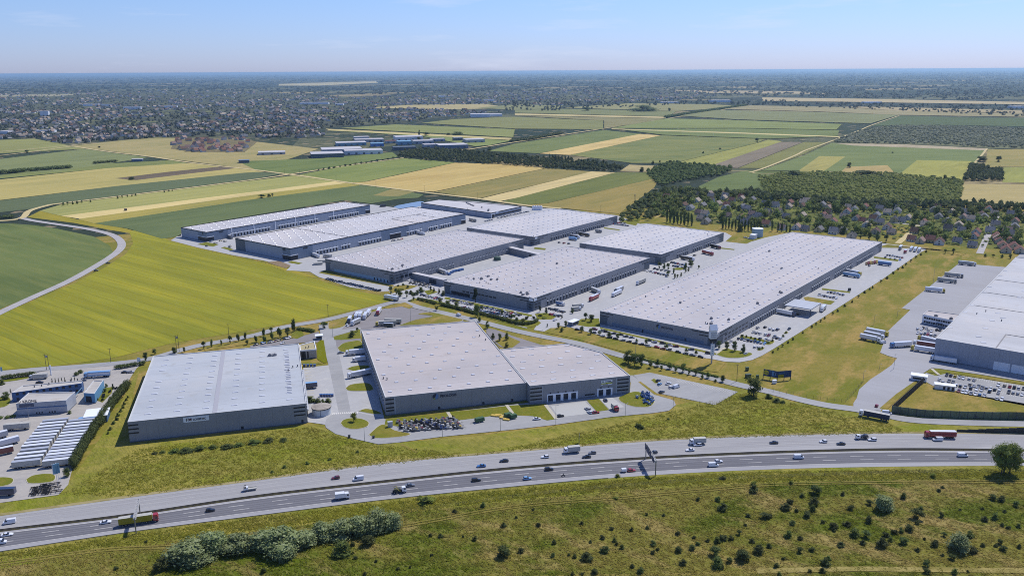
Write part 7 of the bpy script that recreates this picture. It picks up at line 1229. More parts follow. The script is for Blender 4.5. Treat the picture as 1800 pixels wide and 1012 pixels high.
for i, p in enumerate(near):
    L, Wd, e, r = SIZES[i % 4]; rc = ('red', 'pink', 'brown', 'red')[i % 4] if i < 70 else rc_[i % 8]; xy = G(*p); k = ('t', L, Wd, rc, i % 3)
    if k not in HM: wl = MB(); wl.box(-L / 2, L / 2, -Wd / 2, Wd / 2, 0, e, 1); wl.add([(-L / 2, -Wd / 2, e), (-L / 2, Wd / 2, e), (-L / 2, 0, r), (L / 2, -Wd / 2, e), (L / 2, Wd / 2, e), (L / 2, 0, r)], [(0, 2, 1), (3, 4, 5)], 1); gable(wl, L, Wd, e, r); HM[k] = wl.mesh('town_house', [RM[rc], WM_[('white', 'cream', 'grey')[i % 3]]])
    o = link('town_house', HM[k], None, (xy[0], xy[1], .6), .4 + (i % 5) * .5); o.scale = (1.25, 1.25, 1.2); tag(o, '%s-roofed town house, %s' % (rc, place2(p, TMK)), 'house', 'town houses')
blot = lambda p: (lambda x, y: math.sin(x * .0061 + 1.7 * math.sin(y * .0023)) * math.sin(y * .0037 + x * .0017) > .18)(*G(*p))
rest = [p for p in tp if p not in near and not blot(p)]; mb = MB(); mats = [RM[k] for k in ('beige', 'tan', 'grey', 'pink', 'dark', 'brown')] + [WM_['white']]
for i, p in enumerate(rest):
    L, Wd, e, r = SIZES[i % 4]; x, y = G(*p); f = 1.15 + min(.9, (230 - p[1]) / 90); t2 = MB(); gable(t2, L, Wd, e, r, m=i % 6); t2.box(-L / 2, L / 2, -Wd / 2, Wd / 2, 0, e, 6); a = rnd.uniform(0, 3.1); c_, s_ = math.cos(a) * f, math.sin(a) * f
    o = len(mb.v); mb.v += [(x + c_ * v[0] - s_ * v[1], y + s_ * v[0] + c_ * v[1], v[2] * f + .6) for v in t2.v]; mb.f += [[q + o for q in fc] for fc in t2.f]; mb.m += t2.m
o = mb.build('town_roofs', mats); o['kind'] = 'stuff'; tag(o, 'mass of far town houses under trees', 'town')
def pxwood(name, poly, n, hr, wpx, wmin, m, nq, seed, label, skip=()):
    P = [p for p in pxs(poly, n, seed) if not any(inside(p, s) for s in skip)]; r = np.random.RandomState(seed); xy = np.array([G(*p) for p in P]); k = np.array([mpp(*p) for p in P]); N = len(P); wd = np.maximum(wmin * r.uniform(.75, 1.3, N), k * wpx * r.uniform(.6, 1.4, N)); h = r.uniform(*hr, N)
    cen = np.c_[xy, h * .45]; rad = np.c_[wd * .5, wd * .5, h * .5]; R = np.random.RandomState(seed + 1); d = R.normal(size=(N, nq, 3)); d /= np.linalg.norm(d, axis=2)[..., None]; sz = (wd * .42)[:, None, None]
    c = (cen[:, None] + d * rad[:, None]).reshape(-1, 3); nrm = d + R.normal(scale=.4, size=d.shape); nrm = (nrm / np.linalg.norm(nrm, axis=2)[..., None]).reshape(-1, 3); t1 = np.cross(nrm, R.normal(size=nrm.shape)); t1 /= np.linalg.norm(t1, axis=1)[:, None]; t2 = np.cross(nrm, t1); s3 = np.repeat(sz[:, 0], nq, 0).reshape(-1, 1) * .5
    V = np.stack([c - t1 * s3, c + t2 * s3 * .7, c + t1 * s3, c - t2 * s3 * .7], 1).reshape(-1, 3); o = link(name, quad_mesh(name, V, m, core(cen, rad, .9))); o['kind'] = 'stuff'; return tag(o, label, 'trees')
lf_far = leafm('foliage_far', (.030, .040, .022), (.062, .072, .038), .12, .0, .012)
pxwood('town_trees', TOWN, 4200, (6, 11), 2.6, 10, lf_far, 9, 51, 'mass of dark garden trees through the far town')
pxwood('far_woods', [(-60, 128), (900, 123), (1860, 123), (1860, 170), (1640, 178), (1260, 168), (1000, 160), (640, 166), (300, 160), (-60, 166)], 4200, (9, 15), 6.0, 20, lf_far, 6, 52, 'distant woods to the horizon', [[(490, 146), (665, 142), (665, 152), (490, 152)], [(1340, 170), (1860, 180), (1860, 188), (1340, 180)]])
pxwood('field_trees', [(1340, 176), (1500, 182), (1860, 186), (1860, 205), (1780, 206), (1600, 196), (1480, 192), (1340, 186)], 330, (7, 13), 3.2, 12, lf_far, 10, 53, 'loose trees and farm hedges on the right heath'); pxwood('field_trees', [(880, 178), (1060, 180), (1180, 176), (1400, 178), (1330, 186), (1200, 184), (1050, 192), (960, 196), (890, 194)], 260, (8, 16), 3.4, 12, lf_far, 10, 54, 'loose trees at the far field edge beside the straight road')
for i, (x, y, w_, h_) in enumerate([(736, 247, 7, 6), (750, 239, 18, 6), (788, 238, 8, 4), (803, 238, 20, 6), (737, 238, 5, 9), (1330, 250, 8, 7), (1236, 270, 5, 4), (1266, 263, 5, 3), (1493, 295, 11, 9), (1521, 308, 36, 8), (1547, 311, 10, 5), (1640, 314, 12, 6), (1661, 317, 10, 9), (1674, 317, 12, 7), (1395, 309, 26, 9), (1569, 270, 4, 3), (1176, 196, 6, 6), (1130, 196, 46, 10), (1030, 195, 18, 6), (461, 348, 11, 6), (473, 346, 9, 5), (479, 345, 5, 5), (232, 316, 12, 5), (175, 260, 5, 3), (47, 269, 8, 5), (1724, 284, 24, 9), (1755, 285, 12, 10), (1150, 316, 6, 5), (1157, 319, 6, 6), (1128, 302, 12, 8), (1178, 288, 8, 6), (1147, 289, 5, 6), (1160, 286, 4, 4), (860, 265, 8, 6)]):
    shrub('%s lone field tree, %s' % ('wide' if w_ > 15 else 'small', place2((x, y), TMK + LMV + [('the orchard corner', (1462, 251)), ('the copse', (1725, 318))])), x, y, h_, w_, 'dark', 'field_tree', 'tree', 'lone trees in the far fields')
for i, (x, y) in enumerate([(112, 361.5), (119, 360.5), (128, 359.5), (136, 358.5), (144, 357.5), (159, 356), (207, 349.5), (215, 348.3), (224, 347), (232, 345.6), (239, 344.6), (289, 338.5), (297, 337), (303, 336)]): shrub('small roadside tree, %s from the left along the field road' % nth(i), x, y, 5.6 - .15 * i, 4.4 - .12 * i, 'dark', 'roadside_tree', 'tree', 'small trees along the field road')
for i in range(16): shrub('low roadside bush, %s from the left on the road towards the business park' % nth(i), 560 + i * 9.4, 299.5 - i * 1.42, 2.6 + (i % 3) * .6, 4 + i % 4, 'dark', 'roadside_bush', 'shrub', 'low bushes on the road to the business park')
for i in range(7): shrub('dark slim poplar in the far wood strip, %s from the left' % nth(i), 966 + i * 5.5, 283 + i * .4, 11, 3.6, 'poplar', 'far_poplar', 'poplar', 'slim poplars in the far wood strip')
# -------- works on the horizon
hz = mat('works_grey', (.30, .32, .36), .8, .2)
for i, (x, h_, r_) in enumerate([(1634, 8, 5), (1666, 7, 4), (1650, 5, 9), (1700, 5, 8), (1722, 4, 12), (1735, 9, 4), (1745, 6, 9), (1765, 8, 4), (1757, 4, 12), (1690, 4, 16), (1780, 5, 12), (1627, 4, 10), (1654, 4, 14), (1712, 3, 18)]):
    p = G(x, 131.5); h = h_ * mpp(x, 131.5) * .78; t = thing('works_chimney' if r_ < 6 else 'works_tower', '%s of the works on the horizon, %s in size order along the right skyline' % ('thin chimney' if r_ < 6 else 'broad tower', nth(i)), 'chimney' if r_ < 6 else 'tower', (p[0], p[1], 0))
    t['label'] = '%s on the right horizon, %d m left of the frame edge' % ('thin chimney' if r_ < 6 else 'broad works tower', round((1800 - x) * mpp(x, 131.5))); t['group'] = 'works on the right horizon'
    if r_ < 6: MB().cyl(0, 0, 0, h, r_ * 1.6, r_, 8).build('shaft', hz, t)
    else: mb = MB(); mb.box(-r_ * 1.6, r_ * 1.6, -r_, r_, 0, h * .7); mb.box(-r_ * .6, r_ * .6, -r_ * .6, r_ * .6, h * .7, h); mb.build('tower_body', hz, t)
# ---------------------------------------------------------------- poles, signs, gantries, machines
wood_p = mat('pole_wood', (.10, .085, .07), .9, .1); lamp_m = mat('lamp_steel', (.28, .29, .31), .5, .5, .4)
def lamp(label, px, py, top, arms=1): 
    p = G(px, py, .3); h = (py - top) * mpp(px, py) * 1.06; t = thing('street_lamp', label, 'street lamp', (p[0], p[1], .3), .3); MB().cyl(0, 0, 0, h, .13, .07, 8).build('pole', lamp_m, t)
    for s in ((1,), (1, -1))[arms - 1]: mb = MB(); mb.tube((0, 0, h - .05), (s * 1.2, 0, h + .1), .05); mb.box(min(s * .9, s * 1.7), max(s * .9, s * 1.7), -.16, .16, h + .06, h + .2); mb.build('lamp_head', lamp_m, t)
def upole(label, px, py, top, h2=False):
    p = G(px, py, .2); h = (py - top) * mpp(px, py) * 1.06; t = thing('utility_pole', label, 'utility pole', (p[0], p[1], .1), .4)
    MB().cyl(0, 0, 0, h, .17, .12, 8).build('pole', wood_p, t); mb = MB(); mb.box(-1.0, 1.0, -.07, .07, h - .7, h - .55)
    for s in (-.9, 0, .9): mb.cyl(s, 0, h - .55, h - .25, .06, .06, 6)
    mb.build('crossarm', dark_steel, t)
    if h2: MB().cyl(1.6, 0, 0, h, .17, .12, 8).build('second_pole', wood_p, t); MB().box(.3, 1.4, -.4, .4, h - 2.6, h - 1.2).build('transformer', lamp_m, t)
for px, py, tp_, lb in [(951, 602, 581, 'street lamp behind the chamfered warehouse on the grass by the road'), (1099, 731, 709, 'street lamp at the near edge of the loop road below the two right doors'), (1183, 721, 697, 'street lamp at the right bend of the loop road'), (977, 746, 712, 'tall street lamp on the loop road at the lawn tip'), (1117, 624, 605, 'street lamp behind the dense tree clump'), (641, 775, 751, 'street lamp below the roundabout'), (778, 768, 747, 'street lamp before the farm machine yard'), (880, 756, 735, 'street lamp at the right of the green trailer'), (585, 592, 572, 'street lamp at the gatehouse road'), (722, 566, 542, 'left street lamp on the truck park lawn'), (756, 559, 544, 'right street lamp on the truck park lawn'), (693, 543, 531, 'street lamp at the top of the truck park'), (900, 580, 558, 'street lamp on the access road by the long hedge'), (45, 823, 816, 'short lamp by the trailer yard island'), (51, 736, 715, 'street lamp before the service hall front'), (1536, 570, 555, 'street lamp on the grass near the lorry cluster'), (1571, 648, 622, 'street lamp at the yard gate'), (1517, 670, 652, 'lamp mast at the grass corner of the yard exit'), (1546, 648, 640, 'short lamp at the yard barrier'), (1640, 500, 470, 'lamp mast in the right grass field beside the parked lorries'), (1577, 557, 547, 'lamp mast at the grass corner of the right yard')]: lamp(lb, px, py, tp_, 1)
for px, py, tp_, h2, lb in [(82, 650, 622, 1, 'double wooden pole with transformer at the field edge above the service centre'), (195, 637, 612, 0, 'single wooden pole at the field edge left of the pale blue roof'), (311, 619, 589, 1, 'double wooden pole behind the pale blue roof'), (403, 597, 569, 0, 'wooden pole among the street trees behind the pale blue roof'), (577, 557, 535, 0, 'wooden pole at the field edge by the truck park'), (1295, 670, 640, 0, 'dark pole by the access road right of the visitor car park'), (591, 319, 309, 0, 'pole at the crossing of field tracks beyond the narrow warehouse'), (661, 328, 320, 0, 'pole on the field track at the golden wheat field, left one'), (746, 339, 327, 0, 'pole on the field track at the golden wheat field, right one'), (839, 351, 339, 0, 'pole on the field track by the pale stubble strip'), (942, 363, 351, 0, 'pole behind the warehouse below the golden field'), (1056, 372, 361, 0, 'left pole at the lower edge of the golden field'), (1115, 354, 342, 1, 'double pole at the right edge of the golden field'), (500, 306, 298, 0, 'pole on the field road at the small crossing'), (527, 310, 299, 0, 'pole by the white hut at the field crossing')]: upole(lb, px, py, tp_, bool(h2))
# sign tower
p = G(1250.5, 639, .2); k = mpp(1250, 639); t = thing('sign_tower', 'tall sign tower with house-shaped white head and pale panel on one post', 'sign tower', (p[0], p[1], .1), .1); H0 = 68 * k * 1.05
MB().cyl(0, 0, 0, H0 * .8, .55, .45, 14).build('post', mat('tower_post', S(176, 178, 190), .5, .4), t); MB().box(-1.35, 1.35, -.9, -.55, H0 * .22, H0 * .52).build('panel', white_p, t)
mb = MB(); mb.box(-2.4, 2.4, -1.6, 1.6, H0 * .66, H0 * .88); hd = mb.build('sign_head', white_p, t); mb = MB(); gable(mb, 4.8, 3.6, H0 * .88, H0 * 1.0, .3); mb.add([(-2.4, -1.6, H0 * .88), (-2.4, 1.6, H0 * .88), (-2.4, 0, H0 * .98), (2.4, -1.6, H0 * .88), (2.4, 1.6, H0 * .88), (2.4, 0, H0 * .98)], [(0, 2, 1), (3, 4, 5)]); mb.build('head_roof', white_p, hd)
MB().box(-2.2, 2.2, -1.5, 1.5, H0 * .58, H0 * .66).build('dark_soffit', dark_trim, t)
for i in range(3): MB().box(-2.0, 2.0, -1.65, -1.6, H0 * (.69 + .05 * i), H0 * (.715 + .05 * i)).build('grey_band', mat('grey_sign', (.3, .31, .34), .6, .3), hd)
for i in range(4): MB().box(-.5 + .12 * (i % 2), .45 - .1 * (i % 2), -.95, -.9, H0 * (.27 + .055 * i), H0 * (.295 + .055 * i)).build('sign_mark', sky_p, t)
# billboard, two leaves
t = thing('billboard', 'dark blue two-leaf billboard with yellow disc on posts in the dry grass', 'billboard', (*G(1366, 669, .2), .1)); a, b, c = (np.array(G(1341.5, 664.5)) - np.array(G(1366, 669))), np.zeros(2), (np.array(G(1390, 667)) - np.array(G(1366, 669)))
bb = mat('billboard_blue', (.012, .035, .11), .5, .3, layers=[('noise', .6, (.02, .06, .17), .45, .65, .8, 0, 1)]); kk = mpp(1366, 669)
def leafp(nm, q0, q1, u0, u1, z0, z1, m, off): d = q1 - q0; ln = np.linalg.norm(d); yw = math.atan2(d[1], d[0]); return MB().box(u0 * ln, u1 * ln, -.14 - off, -off, z0, z1, 0, yw, q0).build(nm, m, t)
for q0, q1 in ((a, b), (b, c)): leafp('panel', q0, q1, 0, 1, 2.0, 6.6, bb, 0)
for q in (a, a * .5, b, c * .5, c * .98): MB().box(q[0] - .2, q[0] + .2, q[1] - .02, q[1] + .3, 0, 2.6).build('post', wood_p, t)
d = b - a; ln = np.linalg.norm(d); yw = math.atan2(d[1], d[0]); dc = MB(); dc.cyl(ln * .2, 4.5, -.22, -.15, 1.65, 1.65, 24, 0, 'y'); o = dc.build('yellow_disc', mat('sign_yellow', S(196, 186, 60), .5, .3), t); o.location = (a[0], a[1], 0); o.rotation_euler = (0, 0, yw)
leafp('disc_bar', a, b, .04, .36, 4.2, 4.55, bb, .2)
for u0, u1, z0, z1 in ((.42, .56, 5.4, 5.9), (.60, .74, 2.9, 6.2), (.74, .84, 5.2, 5.6), (.84, .90, 3.6, 5.3), (.74, .86, 3.2, 3.6)): leafp('pale_shape', a, b, u0, u1, z0, z1, mat('sign_pale_blue', (.10, .22, .42), .5, .3), .16)
leafp('yellow_box', b, c, .04, .44, 2.0, 4.2, mat('sign_olive', S(140, 136, 20), .5, .3), .16); leafp('pale_shape', b, c, .06, .5, 4.7, 5.8, mat('sign_mid_blue', (.03, .09, .22), .5, .3), .16)
for px, py, w_, h_, m, lb in [(1361, 673.5, 2.4, 2.2, white_p, 'small white transformer box in front of the billboard'), (1331, 665.5, 1.7, 2.6, mat('cabinet_green', (.07, .11, .06), .6, .3), 'dark green cabinet beside the billboard'), (1313, 651, 2.0, 2.4, mat('cabinet_green', (.07, .11, .06)), 'small green cabinet on the grass left above the billboard'), (1315, 663, 3.4, 2.2, mat('container_green', (.05, .08, .06), .6, .3), 'low green container on the grass left of the billboard'), (686, 750, 2.6, 3.2, clad_l, 'grey site cabin by the machine yard'), (656.5, 770, 1.2, 1.4, dark_steel, 'small dark bin at the loop road bend'), (614, 769, 1.2, 1.6, dark_steel, 'small dark box at the near kerb of the roundabout loop'), (221, 370.5, 3.6, 3.0, dark_steel, 'dark green box shelter by the curved country road'), (1393, 510, 2.4, 2.4, dark_steel, 'dark skip in the long yard beside the pallets'), (673, 363.5, 8, 3.4, dark_steel, 'dark container beside the end of the narrow warehouse'), (566, 461, 9, 2.8, silv, 'pale container near the warehouse with the light band'), (559, 465, 9, 2.4, silv, 'second pale container near the warehouse with the light band')]:
    if px == 1393: px, py = 1493, 511
    p = G(px, py, .2); t = thing('equipment_box', lb, 'box', (p[0], p[1], .2), .3); MB().box(-w_ / 2, w_ / 2, -w_ * .3, w_ * .3, 0, h_).build('body', m, t); MB().box(-w_ / 2 - .12, w_ / 2 + .12, -w_ * .3 - .12, w_ * .3 + .12, h_, h_ + .16).build('lid', m, t)
# gantries
def gantry(label, n, f, ht, signs):
    q0, q1 = np.array(G(*n, .2)), np.array(G(*f, .2)); d = q1 - q0; Ln = np.linalg.norm(d); t = thing('sign_gantry', label, 'gantry', (q0[0], q0[1], .2), math.atan2(d[1], d[0]))
    for u in (0, Ln): MB().box(u - .22, u + .22, -.22, .22, 0, ht).build('post', dark_steel if signs else steel, t)
    mb = MB()
    for z in (ht - .9, ht):
        for s in (-.5, .5): mb.box(-.3, Ln + .3, s - .09, s + .09, z - .09, z + .09)
    n_ = int(Ln / 1.4)
    for i in range(n_):
        u = Ln * i / n_; v = Ln * (i + 1) / n_
        for s in (-.5, .5): mb.tube((u, s, ht - .9), (v, s, ht), .05, 4)
        mb.tube((u, -.5, ht), (v, .5, ht), .05, 4)
    if not signs: mb.box(-.3, Ln + .3, -.42, .42, ht - .75, ht - .15)
    mb.build('truss', mat('beam_grey', S(170, 172, 182), .5, .4) if not signs else mat('truss_white', S(196, 198, 206), .5, .4), t)
    for (u0, u1, z0, z1) in signs:
        MB().box(u0, u1, .6, .75, z0, z1).build('sign_panel', dark_steel, t)
    return t
g = gantry('bare steel gantry over the near carriageway above the yellow lorry', (239.5, 937), (246.5, 903), 7.6, [])
g = gantry('gantry with dark sign panels over the near carriageway, right of centre', (1152, 836), (1135, 806), 8.2, [])
Ln = np.linalg.norm(np.array(G(1152, 836)) - np.array(G(1135, 806)))
for (u0, u1, z0, z1) in ((1.5, 4.8, 6.4, 9.0), (6.5, Ln * .5, 6.0, 9.8), (Ln * .54, Ln * .78, 6.0, 9.8), (Ln * .82, Ln - .5, 6.0, 9.4)): MB().box(u0, u1, .62, .78, z0, z1).build('sign_panel', dark_steel, g); MB().box(u0 + .1, u1 - .1, .78, .80, z0 + .1, z1 - .1).build('sign_face', mat('sign_face_blue', (.012, .035, .11), .5, .3), g)
p = G(1018, 779, .2); t = thing('road_sign', 'tall narrow grey sign board on the far motorway verge left of the gantry', 'road sign', (p[0], p[1], .1), on(TW, 1018, 779) + 1.35); MB().box(-1.7, 1.7, -.06, .06, 1.0, 5.4).build('board', mat('sign_back', (.18, .19, .20), .6, .4, .3), t)
for s in (-1, 1): MB().cyl(s, .15, 0, 5.2, .07, .07, 6).build('post', dark_steel, t)
for i, (x, y) in enumerate([(101, 849), (104, 848), (107.5, 847)]):
    p = G(x, y, .3); t = thing('flag_pylon', 'blue and white sign pylon, %s of three before the trailer rows' % nth(i), 'sign', (p[0], p[1], .3), .3); MB().cyl(0, 0, 0, 9.5, .1, .08, 8).build('post', white_p, t); MB().box(-1.3, .2, -.1, .1, 5.0, 10.2).build('board', sky_p, t); MB().box(-1.35, -1.05, -.12, .12, 4.8, 10.3).build('board_edge', white_p, t)
p = G(90, 659, .3); t = thing('sign_post', 'white sign column at the service centre entrance by the field road', 'sign', (p[0], p[1], .3), .2); MB().box(-.4, .4, -.2, .2, 0, 6.2).build('column', white_p, t); MB().box(-.6, .6, -.25, .25, 6.2, 6.8).build('cap', white_p, t)
for i, (x, y, tp_) in enumerate([(242, 640, 630), (245, 641, 630), (2, 657, 647)]): p = G(x, y, .3); h = (y - tp_) * mpp(x, y); t = thing('banner_post', ('left', 'right')[i] + ' of two banner posts at the service centre gate' if i < 2 else 'blue and white banner post cut by the left edge', 'banner', (p[0], p[1], .3), .2); MB().cyl(0, 0, 0, h + 1, .08, .06, 6).build('post', white_p, t); MB().box(0, 1.1, -.05, .05, h * .5, h + 1).build('banner', sky_p if i == 2 else white_p, t)
# farm machines in the yard by the loop road, and the blue ones at the right
MC = dict(yellow=S(206, 178, 96), red=(.22, .03, .05), grey=(.35, .34, .32), blue=(.06, .10, .24), dark=(.03, .03, .035), white=(.6, .58, .54), cobalt=(.05, .13, .32)); MM = {k: mat('machine_' + k, v, .5, .4) for k, v in MC.items()}
def machine(label, xy, yaw, c1, c2, sd):
    r = random.Random(sd); t = thing('farm_implement', label, 'farm machine', (xy[0], xy[1], .36), yaw); L = r.uniform(3.0, 4.6); w_ = r.uniform(1.0, 1.5); mb = MB()
    mb.box(-L / 2, L / 2, -w_ / 2, w_ / 2, .55, .8); mb.box(-L / 2, L / 2, -w_ / 2 - .1, -w_ / 2 + .08, .5, .95); mb.box(-L / 2, L / 2, w_ / 2 - .08, w_ / 2 + .1, .5, .95); mb.build('frame', MM[c1], t)
    MB().tube((L / 2, 0, .6), (L / 2 + 1.5, 0, .5), .09).build('drawbar', MM['dark'], t); mb = MB(); mb.box(-L * .3, L * .1, -w_ * .4, w_ * .4, .8, r.uniform(1.3, 2.0), taper=.15); mb.build('hopper', MM[c2], t)
    mb = MB()
    for s in (-1, 1): mb.tube((-L * .2, s * w_ * .5, .9), (-L * .45, s * (w_ * .5 + .7), r.uniform(1.8, 2.6)), .1); mb.box(-L * .5, -L * .1, s * (w_ * .5 + .6) - .08, s * (w_ * .5 + .6) + .08, 1.0, 1.9)
    mb.build('folded_arm', MM[c1], t); wheels(t, (-L * .15,), w_ * .62, .4, WHEEL); return t
r = random.Random(4); spots = []
for i in range(11):
    for j in range(4): spots.append((704 + i * 9.6 + j * 3.2 + r.uniform(-1.5, 1.5), 744 + j * 4.4 - i * .55 + r.uniform(-.6, .6), i, j))
cyc = [('grey', 'red'), ('dark', 'grey'), ('dark', 'white'), ('white', 'dark'), ('blue', 'dark'), ('grey', 'yellow'), ('dark', 'grey'), ('white', 'grey')]
for x, y, i, j in spots:
    c1, c2 = cyc[(i * 3 + j * 5) % 8]; machine('folded %s implement with %s hopper, %s from the left in %s machine file' % (c1, c2, nth(i), ('the rear', 'the second', 'the third', 'the front')[j]), G(x, y, .3), r.uniform(-.5, .9), c1, c2, i * 7 + j)
for i, (x, y) in enumerate([(1132, 693), (1138, 692), (1134, 698), (1141, 697), (1129, 697), (1137, 702), (1143, 702), (1135, 708), (1141, 710), (1147, 706), (1120, 699)]): machine('blue farm implement, %s from the back of the blue group on the right lawn' % nth(i), G(x, y, .3), r.uniform(-1, 2), 'cobalt', 'blue' if i % 2 else 'grey', 90 + i)
for i, (x, y, w_) in enumerate([(843, 741, 5.5), (893, 733, 4.5), (902, 735, 4)]): p = G(x, y, .3); t = thing('covered_trailer', 'green covered farm trailer, %s from the left beside the yellow pallets' % nth(i), 'trailer', (p[0], p[1], .36), .5); mb = MB(); mb.box(-w_ / 2, w_ / 2, -1.4, 1.4, .7, 2.6, taper=.2); mb.build('trailer_body', mat('trailer_green', (.05, .11, .05), .6, .3), t); MB().tube((-w_ / 2, 0, .6), (-w_ / 2 - 3, 0, .5), .12).build('drawbar', MM['dark'], t); wheels(t, (.3, -.7), 1.2, .42, WHEEL)
for i, (x, y) in enumerate([(869, 731), (876, 730), (884, 735), (890, 738), (880, 732)]): p = G(x, y, .3); t = thing('pallet_stack', 'flat yellow stack of planks, %s from the left by the green trailers' % nth(i), 'stack', (p[0], p[1], .36), -.3); MB().box(-1.9, 1.9, -.9, .9, 0, .7).build('planks', MM['yellow'], t)
for i, (x, y) in enumerate([(794, 480), (798, 478), (803, 477), (808, 476), (790, 483), (812, 475)]): p = G(x, y, .3); t = thing('pallet_stack', 'blue pallet stack, %s from the front in the narrow yard' % nth(i), 'stack', (p[0], p[1], .34), YA); MB().box(-1.6, 1.6, -1.2, 1.2, 0, 2.0).build('pallets', MM['cobalt'], t)
for i in range(12): x, y = 1523 + (i % 6) * 3.6, 463 + (i // 6) * 2.6 - (i % 6) * .5; p = G(x, y, .3); t = thing('pallet_stack', '%s pallet stack, %s from the left by the docks near the blue flat trailer' % (('brown', 'red', 'yellow')[i % 3], nth(i)), 'stack', (p[0], p[1], .34), YA); MB().box(-1.2, 1.2, -.8, .8, 0, 1.4 + .3 * (i % 3)).build('pallets', (mat('pallet_wood', (.30, .21, .13), .9, .1), MM['red'], MM['yellow'])[i % 3], t)
semi('parked_trailer', 'low blue flat trailer lying in the long yard near the pallets', (1547, 465.5), (1563, 467.5), side='blue', roofc='sky', cabless=True, L=13, cat='trailer')
p = G(874, 457, .3); t = thing('storage_tank', 'round dark green container in the narrow yard of blue pallets', 'tank', (p[0], p[1], .3)); MB().cyl(0, 0, 0, 3.4, 4.0, 3.6, 20).build('tank_wall', mat('tank_green', (.05, .09, .07), .6, .3), t); MB().cyl(0, 0, 3.4, 4.2, 3.7, 1.2, 20).build('tank_lid', mat('tank_green', (.05, .09, .07)), t)
for i in range(4): p = G(938 + i * 4.2, 369.5); t = thing('silo', 'white silo, %s from the left beside the low flat warehouse' % nth(i), 'silo', (p[0], p[1], .2)); MB().cyl(0, 0, 0, 5.5, 2.4, 2.4, 14).build('silo_wall', white_p, t); MB().cyl(0, 0, 5.5, 7, 2.4, .4, 14).build('silo_top', clad_l, t)
for i, (x, y, n) in enumerate([(565, 705 - 1, 1), (538, 644, 2)]):
    for k in range(5 if n == 1 else 4): p = G((564 + k * 5.0) if n == 1 else (535 + k * 6), 696.5 if n == 1 else 644, .3); t = thing('waste_container', ('blue waste container, %s from the left at the front of the white dock yard' if n == 1 else 'blue waste container, %s from the left at the back of the white dock yard') % nth(k), 'bin', (p[0], p[1], .34), .26); MB().box(-.8, .8, -.6, .6, .1, 1.5).build('body', MM['blue'], t); MB().box(-.85, .85, -.65, .65, 1.5, 1.65).build('lid', MM['cobalt'], t)
for i, (x, y) in enumerate([(72, 858), (74, 863), (88, 853), (90, 859), (92, 866), (70, 868)]): p = G(x, y, .3); t = thing('trailer_chassis', 'bare dark trailer chassis, %s in the stack before the sign pylons' % nth(i), 'trailer', (p[0], p[1], .36), .3); mb = MB(); [mb.box(-4.5, 4.5, s - .12, s + .12, .7, 1.0) for s in (-.7, .7)]; [mb.box(-4.2 + 2 * j, -4.0 + 2 * j, -1.1, 1.1, .75, .95) for j in range(5)]; mb.build('chassis_frame', chassis, t); wheels(t, (-3, -1.8), 1.0)
# wire fence along the meadow and around the plots
def fence(label, pts, h=1.8, step=6.0):
    L = smooth(W(pts)); s = arc(L); t = thing('wire_fence', label, 'fence', (0, 0, 0)); mb = MB(); wv = []
    for q in np.arange(0, s[-1], step): p = at_s(L, s, q); mb.cyl(p[0], p[1], 0, h, .07, .06, 5)
    po = mb.build('posts', wood_p, t); po['kind'] = 'stuff'; mb = MB()
    for a, b in zip(L[:-1], L[1:]):
        for z in (h * .35, h * .65, h * .95): mb.tube((a[0], a[1], z), (b[0], b[1], z), .018, 3)
    mb.build('wires', dark_steel, t)
fence('wire fence with wooden posts along the near motorway verge', [(700, 903), (900, 875), (1100, 855), (1250, 845), (1400, 838), (1600, 832), (1800, 830), (1900, 831)]); fence('wire fence along the yard exit grass on the right plot', [(1517, 672), (1490, 702), (1470, 706), (1350, 688)], 2.2, 4); fence('wire fence by the visitor car park lower edge', [(1155, 693), (1257, 713), (1296, 690)], 2.0, 4); fence('wire fence along the field edge of the estate road', [(346, 438), (410, 452), (461, 462), (500, 479)], 2, 8)
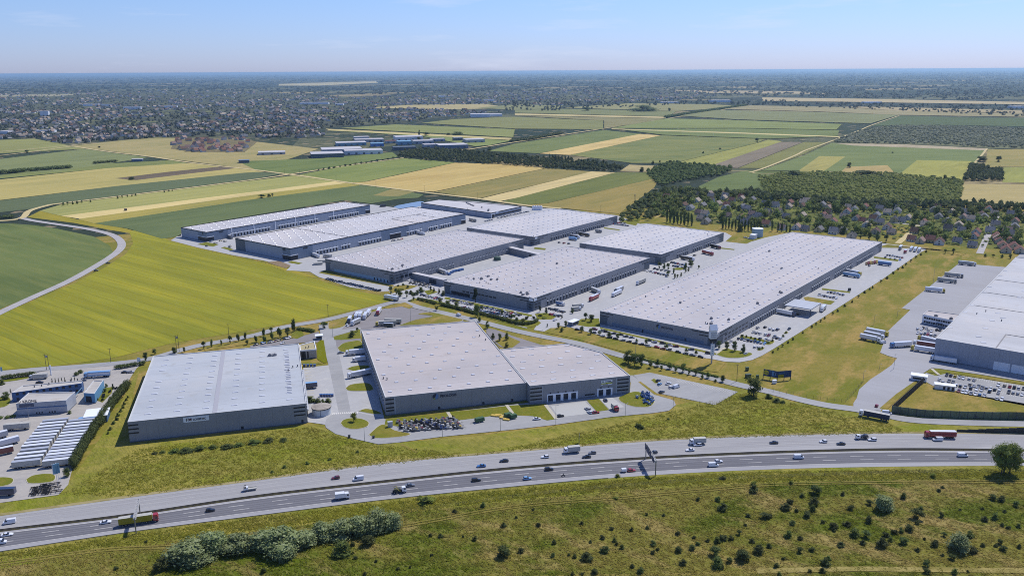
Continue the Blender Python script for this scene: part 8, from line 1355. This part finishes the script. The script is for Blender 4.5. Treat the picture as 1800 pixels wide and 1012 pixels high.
# -------- tall grass standing over the foreground meadow and the verges
def tufts(name, poly, n, hr, m, seed, label, avoid=()):
    P = np.array(scatter(poly, n, 0, avoid, seed)); r = np.random.RandomState(seed); k = 5; N = len(P) * k
    c = np.c_[np.repeat(P, k, 0) + r.normal(scale=.7, size=(N, 2)), .14 + r.uniform(*hr, N)]; nm = np.c_[r.normal(scale=.28, size=(N, 2)), np.ones(N)]; nm /= np.linalg.norm(nm, axis=1)[:, None]; an = 2.35 + r.normal(scale=.45, size=N)
    t1 = np.c_[np.cos(an), np.sin(an), np.zeros(N)]; t1 -= nm * np.sum(t1 * nm, 1)[:, None]; t2 = np.cross(nm, t1); l = r.uniform(.3, .95, (N, 1)); w_ = r.uniform(.08, .22, (N, 1))
    V = np.stack([c - t1 * l, c + t2 * w_, c + t1 * l, c - t2 * w_], 1).reshape(-1, 3); me = quad_mesh(name, V, m); o = link(name, me); o['kind'] = 'stuff'; tag(o, label, 'grass')
gr1 = mat('tall_grass', S(146, 136, 74), .9, .1, world=True, trans=.4, layers=[('noise', 1 / 48, S(98, 110, 28), .46, .56, .95, .2, 1.8), ('noise', 1 / 20, S(168, 150, 102), .5, .62, .85, 2.6, 2.2), ('noise', 1 / 2, S(100, 104, 46), .48, .68, .6, 0, 1)]); gr2 = mat('verge_grass', S(148, 147, 58), .9, .1, world=True, trans=.4, layers=[('noise', 1 / 22, S(140, 132, 66), .46, .62, .8, .2, 2.4), ('noise', 1 / 6, S(110, 118, 38), .46, .66, .8, 0, 1)])
tufts('meadow_grass', [(-60, 990), (300, 950), (700, 905), (900, 880), (1150, 858), (1400, 846), (1860, 842), (1860, 1030), (-60, 1030)], 15000, (.02, .22), gr1, 61, 'tall dry and green grass over the foreground meadow'); tufts('verge_grass', [(110, 868), (240, 790), (545, 750), (640, 780), (840, 800), (1190, 722), (1310, 690), (1560, 744), (1600, 760), (1125, 774), (840, 798), (450, 842), (225, 872)], 9000, (.02, .22), gr2, 62, 'tall grass over the rough motorway verge'); tufts('verge_grass', [(-60, 984), (225, 940), (450, 910), (675, 883), (900, 860), (1125, 840), (1350, 829), (1860, 823), (1860, 840), (1400, 844), (1150, 856), (900, 878), (700, 902), (300, 948), (-60, 990)], 7000, (.02, .25), gr2, 63, 'lush grass along the near motorway edge')
# ---------------------------------------------------------------- the blue air
hzm = bpy.data.materials.new('haze'); hzm.use_nodes = True; t_ = hzm.node_tree; t_.nodes.remove(t_.nodes['Principled BSDF']); pv = nn(t_, 'ShaderNodeVolumePrincipled'); pv.inputs['Color'].default_value = (.54, .79, 1, 1); pv.inputs['Density'].default_value = 3.4e-5; pv.inputs['Anisotropy'].default_value = .35
t_.links.new(pv.outputs[0], t_.nodes['Material Output'].inputs['Volume'])
o = MB().box(-92000, 92000, -3000, 92000, -1, 198).build('haze', hzm); o['kind'] = 'stuff'; tag(o, 'thin blue air over the whole plain', 'haze')
